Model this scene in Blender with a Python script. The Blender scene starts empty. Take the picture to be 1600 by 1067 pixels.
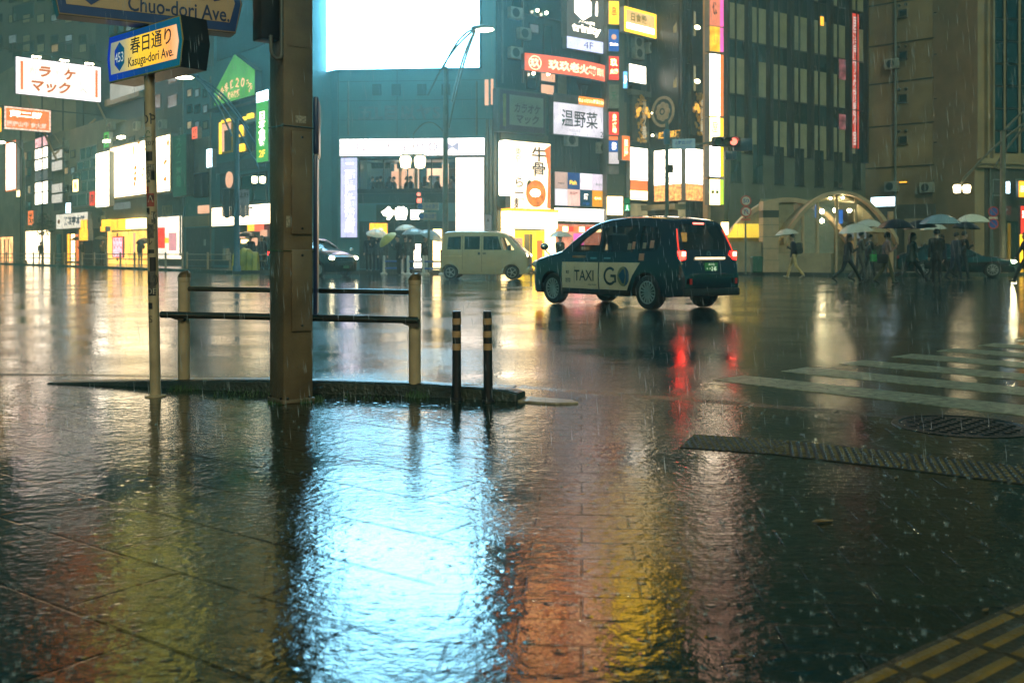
import bpy, bmesh, math, random
import numpy as np
from mathutils import Vector, Matrix
random.seed(7)
R = math.radians
S = bpy.context.scene
COL = S.collection

# ------------------------------------------------------------------ camera
F, HY, H = 1555.6, 394.0, 1.05          # pixels of focal length, horizon row, eye height (m)
cd = bpy.data.cameras.new('camera'); cam = bpy.data.objects.new('camera', cd); COL.objects.link(cam)
cam.location = (0, 0, H); cam.rotation_euler = (R(90), 0, 0)
cd.sensor_width = 36.0; cd.lens = 35.0; cd.shift_y = -(533.5 - HY) / 1600.0
cd.clip_start = .05; cd.clip_end = 1200
cd.dof.use_dof = True; cd.dof.focus_distance = 8.0; cd.dof.aperture_fstop = 4.0
S.camera = cam
# ------------------------------------------------------------------ world, sun, exposure
SUN_EL, SUN_AZ = R(32), R(172)          # azimuth clockwise from +Y: behind the camera
w = bpy.data.worlds.new('World'); S.world = w; w.use_nodes = True
nt = w.node_tree; bg = nt.nodes['Background']
sky = nt.nodes.new('ShaderNodeTexSky'); sky.sky_type = 'NISHITA'; sky.sun_disc = False
sky.sun_elevation = SUN_EL; sky.sun_rotation = SUN_AZ
tint = nt.nodes.new('ShaderNodeMixRGB'); tint.blend_type = 'MULTIPLY'; tint.inputs[0].default_value = 1
tint.inputs[2].default_value = (.10, .85, .74, 1)
nt.links.new(sky.outputs[0], tint.inputs[1]); nt.links.new(tint.outputs[0], bg.inputs[0])
bg.inputs[1].default_value = 0.05
sl = bpy.data.lights.new('sun', 'SUN'); so = bpy.data.objects.new('sun', sl); COL.objects.link(so)
sl.energy = .85; sl.angle = R(14); sl.color = (1, .88, .55)
sd = Vector((math.sin(SUN_AZ) * math.cos(SUN_EL), math.cos(SUN_AZ) * math.cos(SUN_EL), math.sin(SUN_EL)))
so.rotation_euler = sd.to_track_quat('Z', 'Y').to_euler()
S.view_settings.view_transform = 'Standard'; S.view_settings.look = 'None'
S.view_settings.exposure = .32; S.view_settings.gamma = 1
S.cycles.use_denoising = True
S.cycles.max_bounces = 6; S.cycles.diffuse_bounces = 2; S.cycles.glossy_bounces = 4
S.cycles.transmission_bounces = 5; S.cycles.transparent_max_bounces = 12; S.cycles.volume_bounces = 0
S.cycles.caustics_reflective = False; S.cycles.caustics_refractive = False
S.cycles.sample_clamp_indirect = 4.0

# ------------------------------------------------------------------ helpers
def X_(px, Y): return (px - 800) * Y / F
def Z_(py, Y): return H - (py - HY) * Y / F
def at(px, py, Y): return Vector((X_(px, Y), Y, Z_(py, Y)))

MATS = {}
def mat(name, c, rough=.5, metal=0.0, var=.25, vs=4.0, bump=0.0, bs=30.0, spec=.5, coat=0.0, alpha=1.0, trans=0.0):
    if name in MATS: return MATS[name]
    m = bpy.data.materials.new(name); m.use_nodes = True; n = m.node_tree; b = n.nodes['Principled BSDF']
    b.inputs['Roughness'].default_value = rough; b.inputs['Metallic'].default_value = metal
    b.inputs['Specular IOR Level'].default_value = spec; b.inputs['Coat Weight'].default_value = coat
    b.inputs['Coat Roughness'].default_value = .06
    b.inputs['Alpha'].default_value = alpha; b.inputs['Transmission Weight'].default_value = trans
    tc = n.nodes.new('ShaderNodeTexCoord')
    if var:
        no = n.nodes.new('ShaderNodeTexNoise'); no.inputs['Scale'].default_value = vs; no.inputs['Detail'].default_value = 6
        n.links.new(tc.outputs['Object'], no.inputs['Vector'])
        rp = n.nodes.new('ShaderNodeValToRGB'); rp.color_ramp.elements[0].position = .3; rp.color_ramp.elements[1].position = .7
        lo = [max(0, x * (1 - var)) for x in c[:3]]; hi = [min(1, x * (1 + var)) for x in c[:3]]
        rp.color_ramp.elements[0].color = (*lo, 1); rp.color_ramp.elements[1].color = (*hi, 1)
        n.links.new(no.outputs[0], rp.inputs[0]); n.links.new(rp.outputs[0], b.inputs['Base Color'])
    else: b.inputs['Base Color'].default_value = (*c[:3], 1)
    if bump:
        n2 = n.nodes.new('ShaderNodeTexNoise'); n2.inputs['Scale'].default_value = bs; n2.inputs['Detail'].default_value = 4
        n.links.new(tc.outputs['Object'], n2.inputs['Vector'])
        bp = n.nodes.new('ShaderNodeBump'); bp.inputs['Strength'].default_value = bump; bp.inputs['Distance'].default_value = .02
        n.links.new(n2.outputs[0], bp.inputs['Height']); n.links.new(bp.outputs[0], b.inputs['Normal'])
    MATS[name] = m; return m

def emis(name, c, s, var=.12, vs=1.5, c2=None, axis=0, ramp=None):
    """A lit sign face: uneven lamps behind the sheet give a soft variation; ramp = [(pos, colour)] along the face (object x or z)."""
    if name in MATS: return MATS[name]
    m = bpy.data.materials.new(name); m.use_nodes = True; n = m.node_tree; n.nodes.clear()
    o = n.nodes.new('ShaderNodeOutputMaterial'); e = n.nodes.new('ShaderNodeEmission')
    e.inputs[0].default_value = (*c, 1); e.inputs[1].default_value = s
    tc = n.nodes.new('ShaderNodeTexCoord')
    if var:
        no = n.nodes.new('ShaderNodeTexNoise'); no.inputs['Scale'].default_value = vs; no.inputs['Detail'].default_value = 2
        n.links.new(tc.outputs['Object'], no.inputs['Vector'])
        mr = n.nodes.new('ShaderNodeMapRange'); mr.inputs[1].default_value = .3; mr.inputs[2].default_value = .7
        mr.inputs[3].default_value = s * (1 - var); mr.inputs[4].default_value = s * (1 + var)
        n.links.new(no.outputs[0], mr.inputs[0]); n.links.new(mr.outputs[0], e.inputs[1])
    if ramp:
        sp = n.nodes.new('ShaderNodeSeparateXYZ'); n.links.new(tc.outputs['Generated'], sp.inputs[0])
        rp = n.nodes.new('ShaderNodeValToRGB'); els = rp.color_ramp.elements
        els[0].position, els[0].color = ramp[0][0], (*ramp[0][1], 1)
        els[1].position, els[1].color = ramp[-1][0], (*ramp[-1][1], 1)
        for p, cc in ramp[1:-1]:
            k = els.new(p); k.color = (*cc, 1)
        n.links.new(sp.outputs[axis], rp.inputs[0]); n.links.new(rp.outputs[0], e.inputs[0])
    n.links.new(e.outputs[0], o.inputs[0]); MATS[name] = m; return m

class MB:
    """Collects shapes, builds ONE mesh object."""
    def __init__(s): s.v = []; s.f = []; s.mi = []
    def add(s, vs, fs, mi=0):
        b = len(s.v); s.v += [tuple(p) for p in vs]; s.f += [tuple(b + i for i in f) for f in fs]; s.mi += [mi] * len(fs); return s
    def box(s, x0, x1, y0, y1, z0, z1, mi=0):
        vs = [(x, y, z) for z in (z0, z1) for y in (y0, y1) for x in (x0, x1)]
        return s.add(vs, [(0, 2, 3, 1), (4, 5, 7, 6), (0, 1, 5, 4), (2, 6, 7, 3), (0, 4, 6, 2), (1, 3, 7, 5)], mi)
    def prism(s, poly, y0, y1, mi=0):      # polygon in x,z (counter-clockwise seen from -y), extruded in y
        n = len(poly)
        vs = [(x, y0, z) for x, z in poly] + [(x, y1, z) for x, z in poly]
        fs = [tuple(range(n)), tuple(range(2 * n - 1, n - 1, -1))] + [(i, i + n, (i + 1) % n + n, (i + 1) % n) for i in range(n)]
        return s.add(vs, fs, mi)
    def slab(s, poly, z0, z1, mi=0):       # polygon in x,y extruded in z
        n = len(poly)
        vs = [(x, y, z0) for x, y in poly] + [(x, y, z1) for x, y in poly]
        fs = [tuple(range(n - 1, -1, -1)), tuple(range(n, 2 * n))] + [(i, (i + 1) % n, (i + 1) % n + n, i + n) for i in range(n)]
        return s.add(vs, fs, mi)
    def tube(s, pts, r, n=10, mi=0, cap=True):
        pts = [Vector(p) for p in pts]; rs = r if isinstance(r, (list, tuple)) else [r] * len(pts)
        vs = []; fs = []; up = Vector((0, 0, 1)); prev = None
        for i, p in enumerate(pts):
            d = (pts[min(i + 1, len(pts) - 1)] - pts[max(i - 1, 0)]).normalized()
            a = prev - d * prev.dot(d) if prev is not None else (d.cross(up) if abs(d.dot(up)) < .95 else d.cross(Vector((0, 1, 0))))
            a.normalize(); prev = a; b = d.cross(a)
            vs += [p + (a * math.cos(t) + b * math.sin(t)) * rs[i] for t in (2 * math.pi * k / n for k in range(n))]
        for i in range(len(pts) - 1):
            fs += [(i * n + k, i * n + (k + 1) % n, (i + 1) * n + (k + 1) % n, (i + 1) * n + k) for k in range(n)]
        if cap: fs += [tuple(range(n - 1, -1, -1)), tuple(range((len(pts) - 1) * n, len(pts) * n))]
        return s.add(vs, fs, mi)
    def lathe(s, prof, n=20, M=None, mi=0):   # profile of (r, z) round z
        M = M or Matrix()
        vs = [M @ Vector((r * math.cos(2 * math.pi * k / n), r * math.sin(2 * math.pi * k / n), z)) for r, z in prof for k in range(n)]
        fs = [(i * n + k, i * n + (k + 1) % n, (i + 1) * n + (k + 1) % n, (i + 1) * n + k) for i in range(len(prof) - 1) for k in range(n)]
        fs += [tuple(range(n - 1, -1, -1)), tuple(range((len(prof) - 1) * n, len(prof) * n))]
        return s.add(vs, fs, mi)
    def ball(s, c, r, n=10, m=7, mi=0):
        rx, ry, rz = (r, r, r) if not isinstance(r, (tuple, list)) else r
        prof = [(math.sin(math.pi * i / m), -math.cos(math.pi * i / m)) for i in range(m + 1)]
        prof[0] = (.02, -1); prof[-1] = (.02, 1)
        M = Matrix.Translation(c) @ Matrix.Diagonal((rx, ry, rz, 1))
        return s.lathe(prof, n, M, mi)
    def build(s, name, m, parent=None, smooth=False, bevel=0, loc=None, seg=2):
        me = bpy.data.meshes.new(name); me.from_pydata(s.v, [], s.f)
        ms = m if isinstance(m, (list, tuple)) else [m]
        for x in ms: me.materials.append(x)
        if len(ms) > 1: me.polygons.foreach_set('material_index', s.mi)
        if bevel:
            bm = bmesh.new(); bm.from_mesh(me); bmesh.ops.remove_doubles(bm, verts=bm.verts, dist=1e-5)
            es = [e for e in bm.edges if len(e.link_faces) == 2 and e.calc_face_angle(0) > .6]
            bmesh.ops.bevel(bm, geom=es, offset=bevel, segments=seg, profile=.5, affect='EDGES', clamp_overlap=True)
            bm.to_mesh(me); bm.free(); smooth = True
        if smooth:
            me.polygons.foreach_set('use_smooth', [True] * len(me.polygons))
            me.set_sharp_from_angle(angle=R(38))
        me.update()
        o = bpy.data.objects.new(name, me); COL.objects.link(o)
        if parent is not None: o.parent = parent
        if loc is not None: o.location = loc
        return o

def tag(o, label=None, cat=None, group=None, kind=None):
    if label: o['label'] = label
    if cat: o['category'] = cat
    if group: o['group'] = group
    if kind: o['kind'] = kind
    return o
def thing(name, label, cat, loc=(0, 0, 0), rz=0.0, group=None):
    o = bpy.data.objects.new(name, None); COL.objects.link(o); o.empty_display_size = .2
    o.location = loc; o.rotation_euler = (0, 0, rz)
    return tag(o, label, cat, group)
def copy_tree(o, parent=None):
    c = o.copy(); COL.objects.link(c)
    if parent is not None: c.parent = parent
    for ch in list(o.children): copy_tree(ch, c)
    return c

_tc = {}
def text2d(body, bold=0.0, spacing=1.0):
    """Vertices (x, y) and faces of a line of writing, its lower-left at the origin."""
    k = (body, bold, spacing)
    if k in _tc: return _tc[k]
    f = bpy.data.curves.new('t', 'FONT'); f.body = body; f.size = 1; f.offset = bold; f.resolution_u = 3
    f.space_character = spacing; f.space_line = .95; f.align_x = 'CENTER'
    t = bpy.data.objects.new('t', f); COL.objects.link(t)
    dg = bpy.context.evaluated_depsgraph_get(); dg.update()
    me = bpy.data.meshes.new_from_object(t.evaluated_get(dg))
    vs = [(v.co.x, v.co.y) for v in me.vertices]; fs = [tuple(p.vertices) for p in me.polygons]
    bpy.data.objects.remove(t); bpy.data.curves.remove(f); bpy.data.meshes.remove(me)
    if vs:
        x0 = min(v[0] for v in vs); y0 = min(v[1] for v in vs); vs = [(x - x0, y - y0) for x, y in vs]
    _tc[k] = (vs, fs); return _tc[k]
def lettering(mb, body, cx, cz, h, w=None, y=0.0, bold=.0, mi=0, slant=0.0, ext=0.0, rot=0.0):
    """Adds writing centred on (cx, cz) of the x-z plane at depth y, h high and (if given) w wide."""
    vs, fs = text2d(body, bold)
    if not vs: return mb
    W = max(v[0] for v in vs); T = max(v[1] for v in vs); sz = h / T; sx = (w / W) if w else sz
    c, s_ = math.cos(rot), math.sin(rot); out = []
    for x, z in vs:
        a = (x - W / 2) * sx + (z - T / 2) * sz * slant; b = (z - T / 2) * sz
        out.append((cx + a * c - b * s_, y, cz + a * s_ + b * c))
    return mb.add(out, fs, mi)

class Fac:
    """A vertical facade plane through two ground points given as (pixel column, distance)."""
    def __init__(s, pa, Ya, pb, Yb):
        s.A = Vector((X_(pa, Ya), Ya)); s.B = Vector((X_(pb, Yb), Yb)); d = s.B - s.A
        s.L = d.length; s.d = d.normalized(); s.rot = math.atan2(s.d.y, s.d.x)
        s.n = Vector((s.d.y, -s.d.x))
    def off(s, o):
        f = Fac.__new__(Fac); f.A = s.A + s.n * o; f.B = s.B + s.n * o; f.L, f.d, f.rot, f.n = s.L, s.d, s.rot, s.n; return f
    def u(s, px):
        k = (px - 800) / F; return (k * s.A.y - s.A.x) / (s.d.x - k * s.d.y)
    def Y(s, px): return s.A.y + s.u(px) * s.d.y
    def z(s, px, py): return Z_(py, s.Y(px))
    def pt(s, u, z=0.0, out=0.0):
        p = s.A + s.d * u + s.n * out; return Vector((p.x, p.y, z))
    def rect(s, px0, py0, px1, py1, pref=None):
        q = px0 if pref is None else pref
        return s.u(px0), s.u(px1), s.z(q, py1), s.z(q, py0)
# ------------------------------------------------------------------ ground
def ground_mat(name, base, rough0, rough1, bump, bricks=None, base2=None, road=False):
    m = bpy.data.materials.new(name); m.use_nodes = True; n = m.node_tree; b = n.nodes['Principled BSDF']; L = n.links.new
    tc = n.nodes.new('ShaderNodeTexCoord')
    def noise(sc, det=5, vec=None, rgh=.55):
        q = n.nodes.new('ShaderNodeTexNoise'); q.inputs['Scale'].default_value = sc; q.inputs['Detail'].default_value = det
        q.inputs['Roughness'].default_value = rgh
        L(vec or tc.outputs['Object'], q.inputs['Vector']); return q.outputs[0]
    def rng(x, a, b_, c, d):
        q = n.nodes.new('ShaderNodeMapRange'); q.inputs[1].default_value = a; q.inputs[2].default_value = b_
        q.inputs[3].default_value = c; q.inputs[4].default_value = d; L(x, q.inputs[0]); return q.outputs[0]
    def math_(op, x, y):
        q = n.nodes.new('ShaderNodeMath'); q.operation = op
        for i, k in enumerate((x, y)):
            if isinstance(k, (int, float)): q.inputs[i].default_value = k
            else: L(k, q.inputs[i])
        return q.outputs[0]
    pud = noise(.55, 4)                                  # where water stands
    wet = rng(pud, .42, .60, 0, 1)
    rs = math_('MULTIPLY', rng(noise(19, 4, rgh=.7), .48, .66, 0, 1), rng(wet, 0, 1, 1, .45))      # damp grains that stand out of the film
    L(math_('ADD', rng(pud, .40, .62, rough1, rough0), math_('MULTIPLY', rs, .05)), b.inputs['Roughness'])
    spec = math_('SUBTRACT', .5, math_('MULTIPLY', rs, .36))
    b.inputs['IOR'].default_value = 1.42
    cn = noise(2.3, 6)
    rp = n.nodes.new('ShaderNodeMixRGB'); L(rng(cn, .3, .7, 0, 1), rp.inputs[0])
    rp.inputs[1].default_value = (*base, 1); rp.inputs[2].default_value = (*(base2 or [x * 1.7 for x in base]), 1)
    col = rp.outputs[0]; joint = None
    if bricks:
        def brick(rot, bw, rh, mort=.005):
            mp = n.nodes.new('ShaderNodeMapping'); mp.inputs['Rotation'].default_value = (0, 0, rot); L(tc.outputs['Object'], mp.inputs['Vector'])
            q = n.nodes.new('ShaderNodeTexBrick'); q.inputs['Scale'].default_value = 1; q.inputs['Brick Width'].default_value = bw
            q.inputs['Row Height'].default_value = rh; q.inputs['Mortar Size'].default_value = mort; q.inputs['Mortar Smooth'].default_value = .3
            q.inputs['Color1'].default_value = (.75, .75, .75, 1); q.inputs['Color2'].default_value = (1.15, 1.1, 1.0, 1); q.inputs['Mortar'].default_value = (.3, .3, .3, 1)
            L(mp.outputs[0], q.inputs['Vector']); return q
        q1 = brick(*bricks[0]); q2 = brick(*bricks[1])
        sx = n.nodes.new('ShaderNodeSeparateXYZ'); L(tc.outputs['Object'], sx.inputs[0])
        edge = math_('ADD', sx.outputs[0], math_('MULTIPLY', sx.outputs[1], -.12))
        side = math_('GREATER_THAN', edge, -.62)
        mf = n.nodes.new('ShaderNodeMix'); L(side, mf.inputs[0]); L(q2.outputs['Fac'], mf.inputs[2]); L(q1.outputs['Fac'], mf.inputs[3]); joint = mf.outputs[0]
        mc = n.nodes.new('ShaderNodeMixRGB'); L(side, mc.inputs[0]); L(q2.outputs['Color'], mc.inputs[1]); L(q1.outputs['Color'], mc.inputs[2])
        mm = n.nodes.new('ShaderNodeMixRGB'); mm.blend_type = 'MULTIPLY'; mm.inputs[0].default_value = 1
        L(col, mm.inputs[1]); L(mc.outputs[0], mm.inputs[2]); col = mm.outputs[0]
    if joint is not None: spec = math_('SUBTRACT', spec, math_('MULTIPLY', joint, .28))
    L(math_('MAXIMUM', spec, .05), b.inputs['Specular IOR Level'])
    L(col, b.inputs['Base Color'])
    # relief: stone grain (less under water), rain-pitted water film, drop dimples
    mpw = n.nodes.new('ShaderNodeMapping'); mpw.inputs['Scale'].default_value = (1, 1.0, 1); L(tc.outputs['Object'], mpw.inputs['Vector'])
    grain = math_('MULTIPLY', noise(29 if not road else 36, 5, rgh=.57 if not road else .6), rng(wet, 0, 1, .60, .17))
    wave = math_('MULTIPLY', noise(15, 3, mpw.outputs[0], .5), .50)
    swell = math_('MULTIPLY', noise(1.7, 2), 1.0)
    vo = n.nodes.new('ShaderNodeTexVoronoi'); vo.voronoi_dimensions = '2D'; vo.inputs['Scale'].default_value = 7.5; L(tc.outputs['Object'], vo.inputs['Vector'])
    drop = math_('MULTIPLY', rng(vo.outputs['Distance'], .02, .13, 1, 0), .19)
    hgt = math_('ADD', math_('ADD', grain, wave), math_('ADD', swell, drop))
    if joint is not None: hgt = math_('SUBTRACT', hgt, math_('MULTIPLY', joint, .55))
    bp = n.nodes.new('ShaderNodeBump'); bp.inputs['Strength'].default_value = 1; bp.inputs['Distance'].default_value = bump
    L(hgt, bp.inputs['Height']); L(bp.outputs[0], b.inputs['Normal'])
    return m
M_pave = ground_mat('wet_stone_paving', (.008, .020, .014), .02, .085, .0040, bricks=((R(4), .36, .19), (R(36), .80, .40, .009)))
M_road = ground_mat('wet_asphalt', (.006, .022, .022), .035, .12, .0044, road=True)
M_white = mat('worn_road_paint', (.30, .30, .21), .28, var=.75, vs=14, bump=.3, bs=60)

MB().add([(-160, -14, -.008), (160, -14, -.008), (160, 420, -.008), (-160, 420, -.008)], [(0, 1, 2, 3)]).build('road', M_road)['kind'] = 'structure'
edge = [(-9, 8.75), (-5.5, 8.5), (-3.6, 8.42), (-1.9, 8.2), (0, 7.72), (1.33, 6.95), (2.1, 6.5), (3.0, 5.9), (4.2, 4.9), (6, 2.6), (7.5, -1), (8, -8)]
MB().slab([(-9, -8)] + [(8, -8)] + edge[::-1][1:], -.10, 0).build('pavement', M_pave)['kind'] = 'structure'
# flush concrete edging that borders the paving
gm = mat('edging_concrete', (.035, .037, .033), .22, var=.4, vs=7, bump=.4, bs=40)
g = MB()
for (a, b) in zip(edge[:-2], edge[1:-1]):
    a = Vector(a); b = Vector(b); d = (b - a).normalized(); nrm = Vector((-d.y, d.x)) * .17; e = d * .004
    g.slab([tuple(a + e), tuple(b - e), tuple(b - e + nrm), tuple(a + e + nrm)], -.1, -.002)
g.build('kerb_edging', gm)['kind'] = 'structure'
# crossing stripes
sd_ = Vector((.68, -.733)); sn = Vector((.733, .68))
for i in range(11):
    s0 = Vector((1.66, 8.22)) + Vector((.72, .605)) * i; ln = 6.0 if i < 5 else 9.0
    st = MB()
    n_ = 24; l_ = [s0 + sd_ * (ln * k / n_) for k in range(n_ + 1)]
    st.slab([tuple(p + sn * random.uniform(-.008, .008)) for p in l_] + [tuple(p + sn * (.45 + random.uniform(-.008, .008))) for p in l_[::-1]], -.008, -.0035)
    st.build('crosswalk_stripe', M_white)['kind'] = 'structure'

# raised island kerb on the near corner
M_kerb = mat('mossy_kerb_stone', (.022, .03, .022), .3, var=.55, vs=6, bump=.6, bs=35)
kp = [(-3.7, 7.92, .01), (-3.1, 7.82, .035), (-2.58, 7.66, .065), (-2.0, 7.50, .085), (-1.3, 7.38, .09), (-.7, 7.26, .09), (-.35, 7.12, .085), (-.05, 7.02, .075), (.03, 6.99, .055)]
k = MB(); vs = []; fs = []
for i, (x, y, h) in enumerate(kp):
    d = Vector(kp[min(i + 1, len(kp) - 1)][:2]) - Vector(kp[max(i - 1, 0)][:2]); d.normalize(); nn = Vector((-d.y, d.x))
    for (o, z) in ((0, 0), (.012, h * .85), (.035, h), (.165, h), (.185, h * .85), (.20, -.05)):
        p = Vector((x, y)) + nn * o; vs.append((p.x, p.y, z))
for i in range(len(kp) - 1):
    fs += [(i * 6 + j, (i + 1) * 6 + j, (i + 1) * 6 + j + 1, i * 6 + j + 1) for j in range(5)]
fs += [tuple(range(6)), tuple(range(len(kp) * 6 - 1, len(kp) * 6 - 7, -1))]
k.add(vs, fs); ko = k.build('kerb', M_kerb, smooth=True); ko['kind'] = 'structure'
tip = MB(); tip.slab([(.04, 6.98), (.30, 6.86), (.46, 6.90), (.42, 7.02), (.10, 7.18)], 0, .012)
tip.build('kerb_paint_patch', mat('pale_patch', (.30, .25, .17), .3, var=.4, vs=14, bump=.4))['kind'] = 'structure'

# manhole
mh = thing('manhole_cover', 'round dark iron manhole cover set in wet road beside the crossing', 'manhole', (2.72, 6.02, 0))
iron = mat('wet_iron', (.018, .02, .022), .25, metal=.6, var=.4, vs=20, bump=.5, bs=80)
MB().lathe([(.40, -.03), (.40, .004), (.36, .006), (.355, .0)], 40).build('rim', iron, mh, smooth=True)
lid = MB(); lid.lathe([(.35, -.03), (.35, .002)], 40)
for a in range(-6, 7):
    for b in range(-6, 7):
        if (a * a + b * b) * .0025 < .10 and (a + b) % 2 == 0: lid.box(a * .05 - .019, a * .05 + .019, b * .05 - .019, b * .05 + .019, .001, .008)
lid.build('lid', iron, mh)
# stepping strip with diamond holes along the dropped kerb
spine = [(1.05, 5.72), (1.55, 5.52), (2.1, 5.15), (2.6, 4.78), (3.2, 4.25), (4.0, 3.4)]
strip = thing('diamond_grid_strip', 'yellow-brown diamond mesh grating strip laid along the dropped kerb', 'kerb grating', (1.05, 5.72, 0))
dg_ = MB(); ds = MB(); n_u, n_v = 78, 7
def spt(t, v):
    t = max(0, min(.9999, t)) * (len(spine) - 1); i = int(t); f = t - i
    a = Vector(spine[i]); b = Vector(spine[i + 1]); d = (b - a).normalized()
    p = a.lerp(b, f) + Vector((d.y, -d.x)) * v; return (p.x - 1.05, p.y - 5.72)
M_grate = mat('worn_yellow_grating', (.11, .085, .03), .7, var=.5, vs=8, bump=.3)
for i in range(len(spine) * 5):
    t0, t1 = i / (len(spine) * 5), (i + 1) / (len(spine) * 5)
    ds.slab([spt(t0, .40), spt(t1, .40), spt(t1, 0), spt(t0, 0)], -.004, .004)
ds.build('base', mat('grating_base', (.018, .018, .012), .6, var=.3), strip)
for i in range(n_u):
    for j in range(n_v):
        tt = (i + .5 * (j % 2)) / n_u; v = .03 + .34 * j / (n_v - 1); du = .5 / n_u * .78; dv = .027
        c0 = [spt(tt - du, v), spt(tt, v + dv), spt(tt + du, v), spt(tt, v - dv)]
        c1 = [spt(tt - du * .55, v), spt(tt, v + dv * .55), spt(tt + du * .55, v), spt(tt, v - dv * .55)]
        dg_.add([(*p, .004) for p in c0] + [(*p, .011) for p in c1], [(4, 5, 6, 7), (0, 1, 5, 4), (1, 2, 6, 5), (2, 3, 7, 6), (3, 0, 4, 7)])
dgo = dg_.build('studs', M_grate, strip); dgo['kind'] = 'stuff'
# yellow tactile paving blocks in the corner
td = Vector((.79, .613)); tn = Vector((.613, -.79)); org = Vector((.70, 2.36))
M_tac = mat('yellow_tactile', (.22, .125, .012), .3, var=.35, vs=7, bump=.5, bs=70)
M_tacb = mat('yellow_tactile_base', (.055, .036, .010), .25, var=.4, vs=7, bump=.4, bs=50)
tproto = None
for r_ in range(2):
    for c_ in range(-2, 8):
        c = org + td * (c_ * .302 + .15) + tn * (r_ * .302 + .16)
        if tproto is None:
            tproto = thing('tactile_paving_block', 'yellow tactile paving block with four raised bars', 'tactile block', (0, 0, 0), 0, 'yellow tactile guide blocks')
            MB().box(-.149, .149, -.149, .149, -.02, .004).build('base', M_tacb, tproto)
            for q in range(4):
                b = MB(); yy = -.1125 + q * .075
                vs = [(-.135, yy - .017, .004), (.135, yy - .017, .004), (.135, yy + .017, .004), (-.135, yy + .017, .004),
                      (-.125, yy - .009, .010), (.125, yy - .009, .010), (.125, yy + .009, .010), (-.125, yy + .009, .010)]
                b.add(vs, [(4, 5, 6, 7), (0, 1, 5, 4), (1, 2, 6, 5), (2, 3, 7, 6), (3, 0, 4, 7)]); b.build('raised_bar', M_tac, tproto)
            t = tproto
        else: t = copy_tree(tproto)
        t.location = (c.x, c.y, 0); t.rotation_euler = (0, 0, math.atan2(td.y, td.x))
# leaves lying about
lf = mat('fallen_leaf', (.20, .13, .045), .4, var=.4, vs=40)
for (px, py, ln, an, lb) in ((1285, 816, .045, .2, 'long yellowed leaf lying on wet dark paving between the tactile blocks and grating'), (1400, 748, .02, .9, 'small pale leaf lying just below the diamond grating'),
                             (735, 622, .06, .4, 'brown leaf lodged against the kerb between the two striped posts'), (1156, 1028, .016, .1, 'tiny orange leaf on the paving near the bottom edge'),
                             (1540, 955, .015, .5, 'small yellow leaf beside the tactile blocks')):
    Y = F * H / (py - HY)
    b = MB(); p = [(-ln, 0), (-ln * .4, ln * .32), (ln * .3, ln * .28), (ln, 0), (ln * .3, -ln * .28), (-ln * .4, -ln * .32)]
    b.add([(x, y, .004 + .25 * abs(y) + .0006 * i) for i, (x, y) in enumerate(p)] + [(x, y, .002 + .25 * abs(y)) for x, y in p], [(0, 1, 2, 3, 4, 5)[::-1], (6, 7, 8, 9, 10, 11)] + [(i, (i + 1) % 6, (i + 1) % 6 + 6, i + 6) for i in range(6)])
    o = b.build('fallen_leaf', lf, loc=(X_(px, Y), Y, .09 if px == 735 else .002)); o.rotation_euler = (0, 0, an); tag(o, lb, 'leaf', 'fallen leaves on the wet paving')

# ------------------------------------------------------------------ square steel column
M_col = mat('brown_column_paint', (.155, .105, .055), .34, var=.5, vs=2.2, bump=.2, bs=38)
M_dark = mat('dark_metal', (.02, .022, .024), .35, metal=.4, var=.3)
M_steel = mat('bare_steel', (.45, .45, .42), .25, metal=1, var=.2)
cs = .226; cdir = Vector((.783, .622)); crot = math.atan2(cdir.y, cdir.x)
# local x runs along the face towards the camera's right, local y into the column
col = thing('square_column', 'tall square brown steel column with two screwed cover plates and a wire band', 'column', (-1.576, 6.866, 0), crot)
sh = MB(); sh.box(0, cs, 0, cs, 0, 6.2); sh.build('shaft', M_col, col, bevel=.012)
MB().box(-.012, cs + .012, -.012, cs + .012, 0, .03).build('base', M_col, col, bevel=.008)
for (py0, py1) in ((205, 366), (390, 518)):
    z1, z0 = Z_(py0, 6.9), Z_(py1, 6.9)
    pl = MB().box(.055, .205, -.022, .0, z0, z1).build('cover_plate', M_col, col, bevel=.006)
    for zz in (z0 + .04, z1 - .04):
        MB().lathe([(.009, 0), (.009, .006), (.004, .008)], 8, Matrix.Translation((.13, -.022, zz)) @ Matrix.Rotation(R(90), 4, 'X')).build('screw', M_dark, pl)
for py, m_ in ((197, M_steel), (392, mat('brass_band', (.55, .36, .14), .25, metal=1, var=.2))):
    z = Z_(py, 6.9)
    MB().tube([(-.004, -.004, z), (cs + .004, -.004, z - .004), (cs + .004, cs + .004, z), (-.004, cs + .004, z + .004), (-.004, -.004, z)], .004, 6).build('wire_band', m_, col)
zs = Z_(72, 6.9)
MB().tube([(.03, -.015, zs)] + [(.03 + .1 * i / 8, -.002, zs + .0005 * i) for i in range(1, 2)] + [(.1, -.003, zs), (.22, -.003, zs + .004)], .0025, 6).build('weld_seam', M_col, col)
for (x_, y_) in ((.03, -.005), (.196, -.005), (-.005, .03), (-.005, .196)): MB().lathe([(.010, .03), (.010, .042), (.006, .046)], 6, Matrix.Translation((x_, y_, 0))).build('anchor_bolt', M_dark, col)
for (x0_, x1_, z0_, z1_) in ((.02, .05, 1.22, 1.30), (.07, .10, .62, .66), (.09, .17, 1.95, 2.0)): MB().box(x0_, x1_, -.0012, -.0002, z0_, z1_).build('sticker_residue', mat('sticker_residue', (.30, .25, .18), .6, var=.6, vs=60), col)
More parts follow.
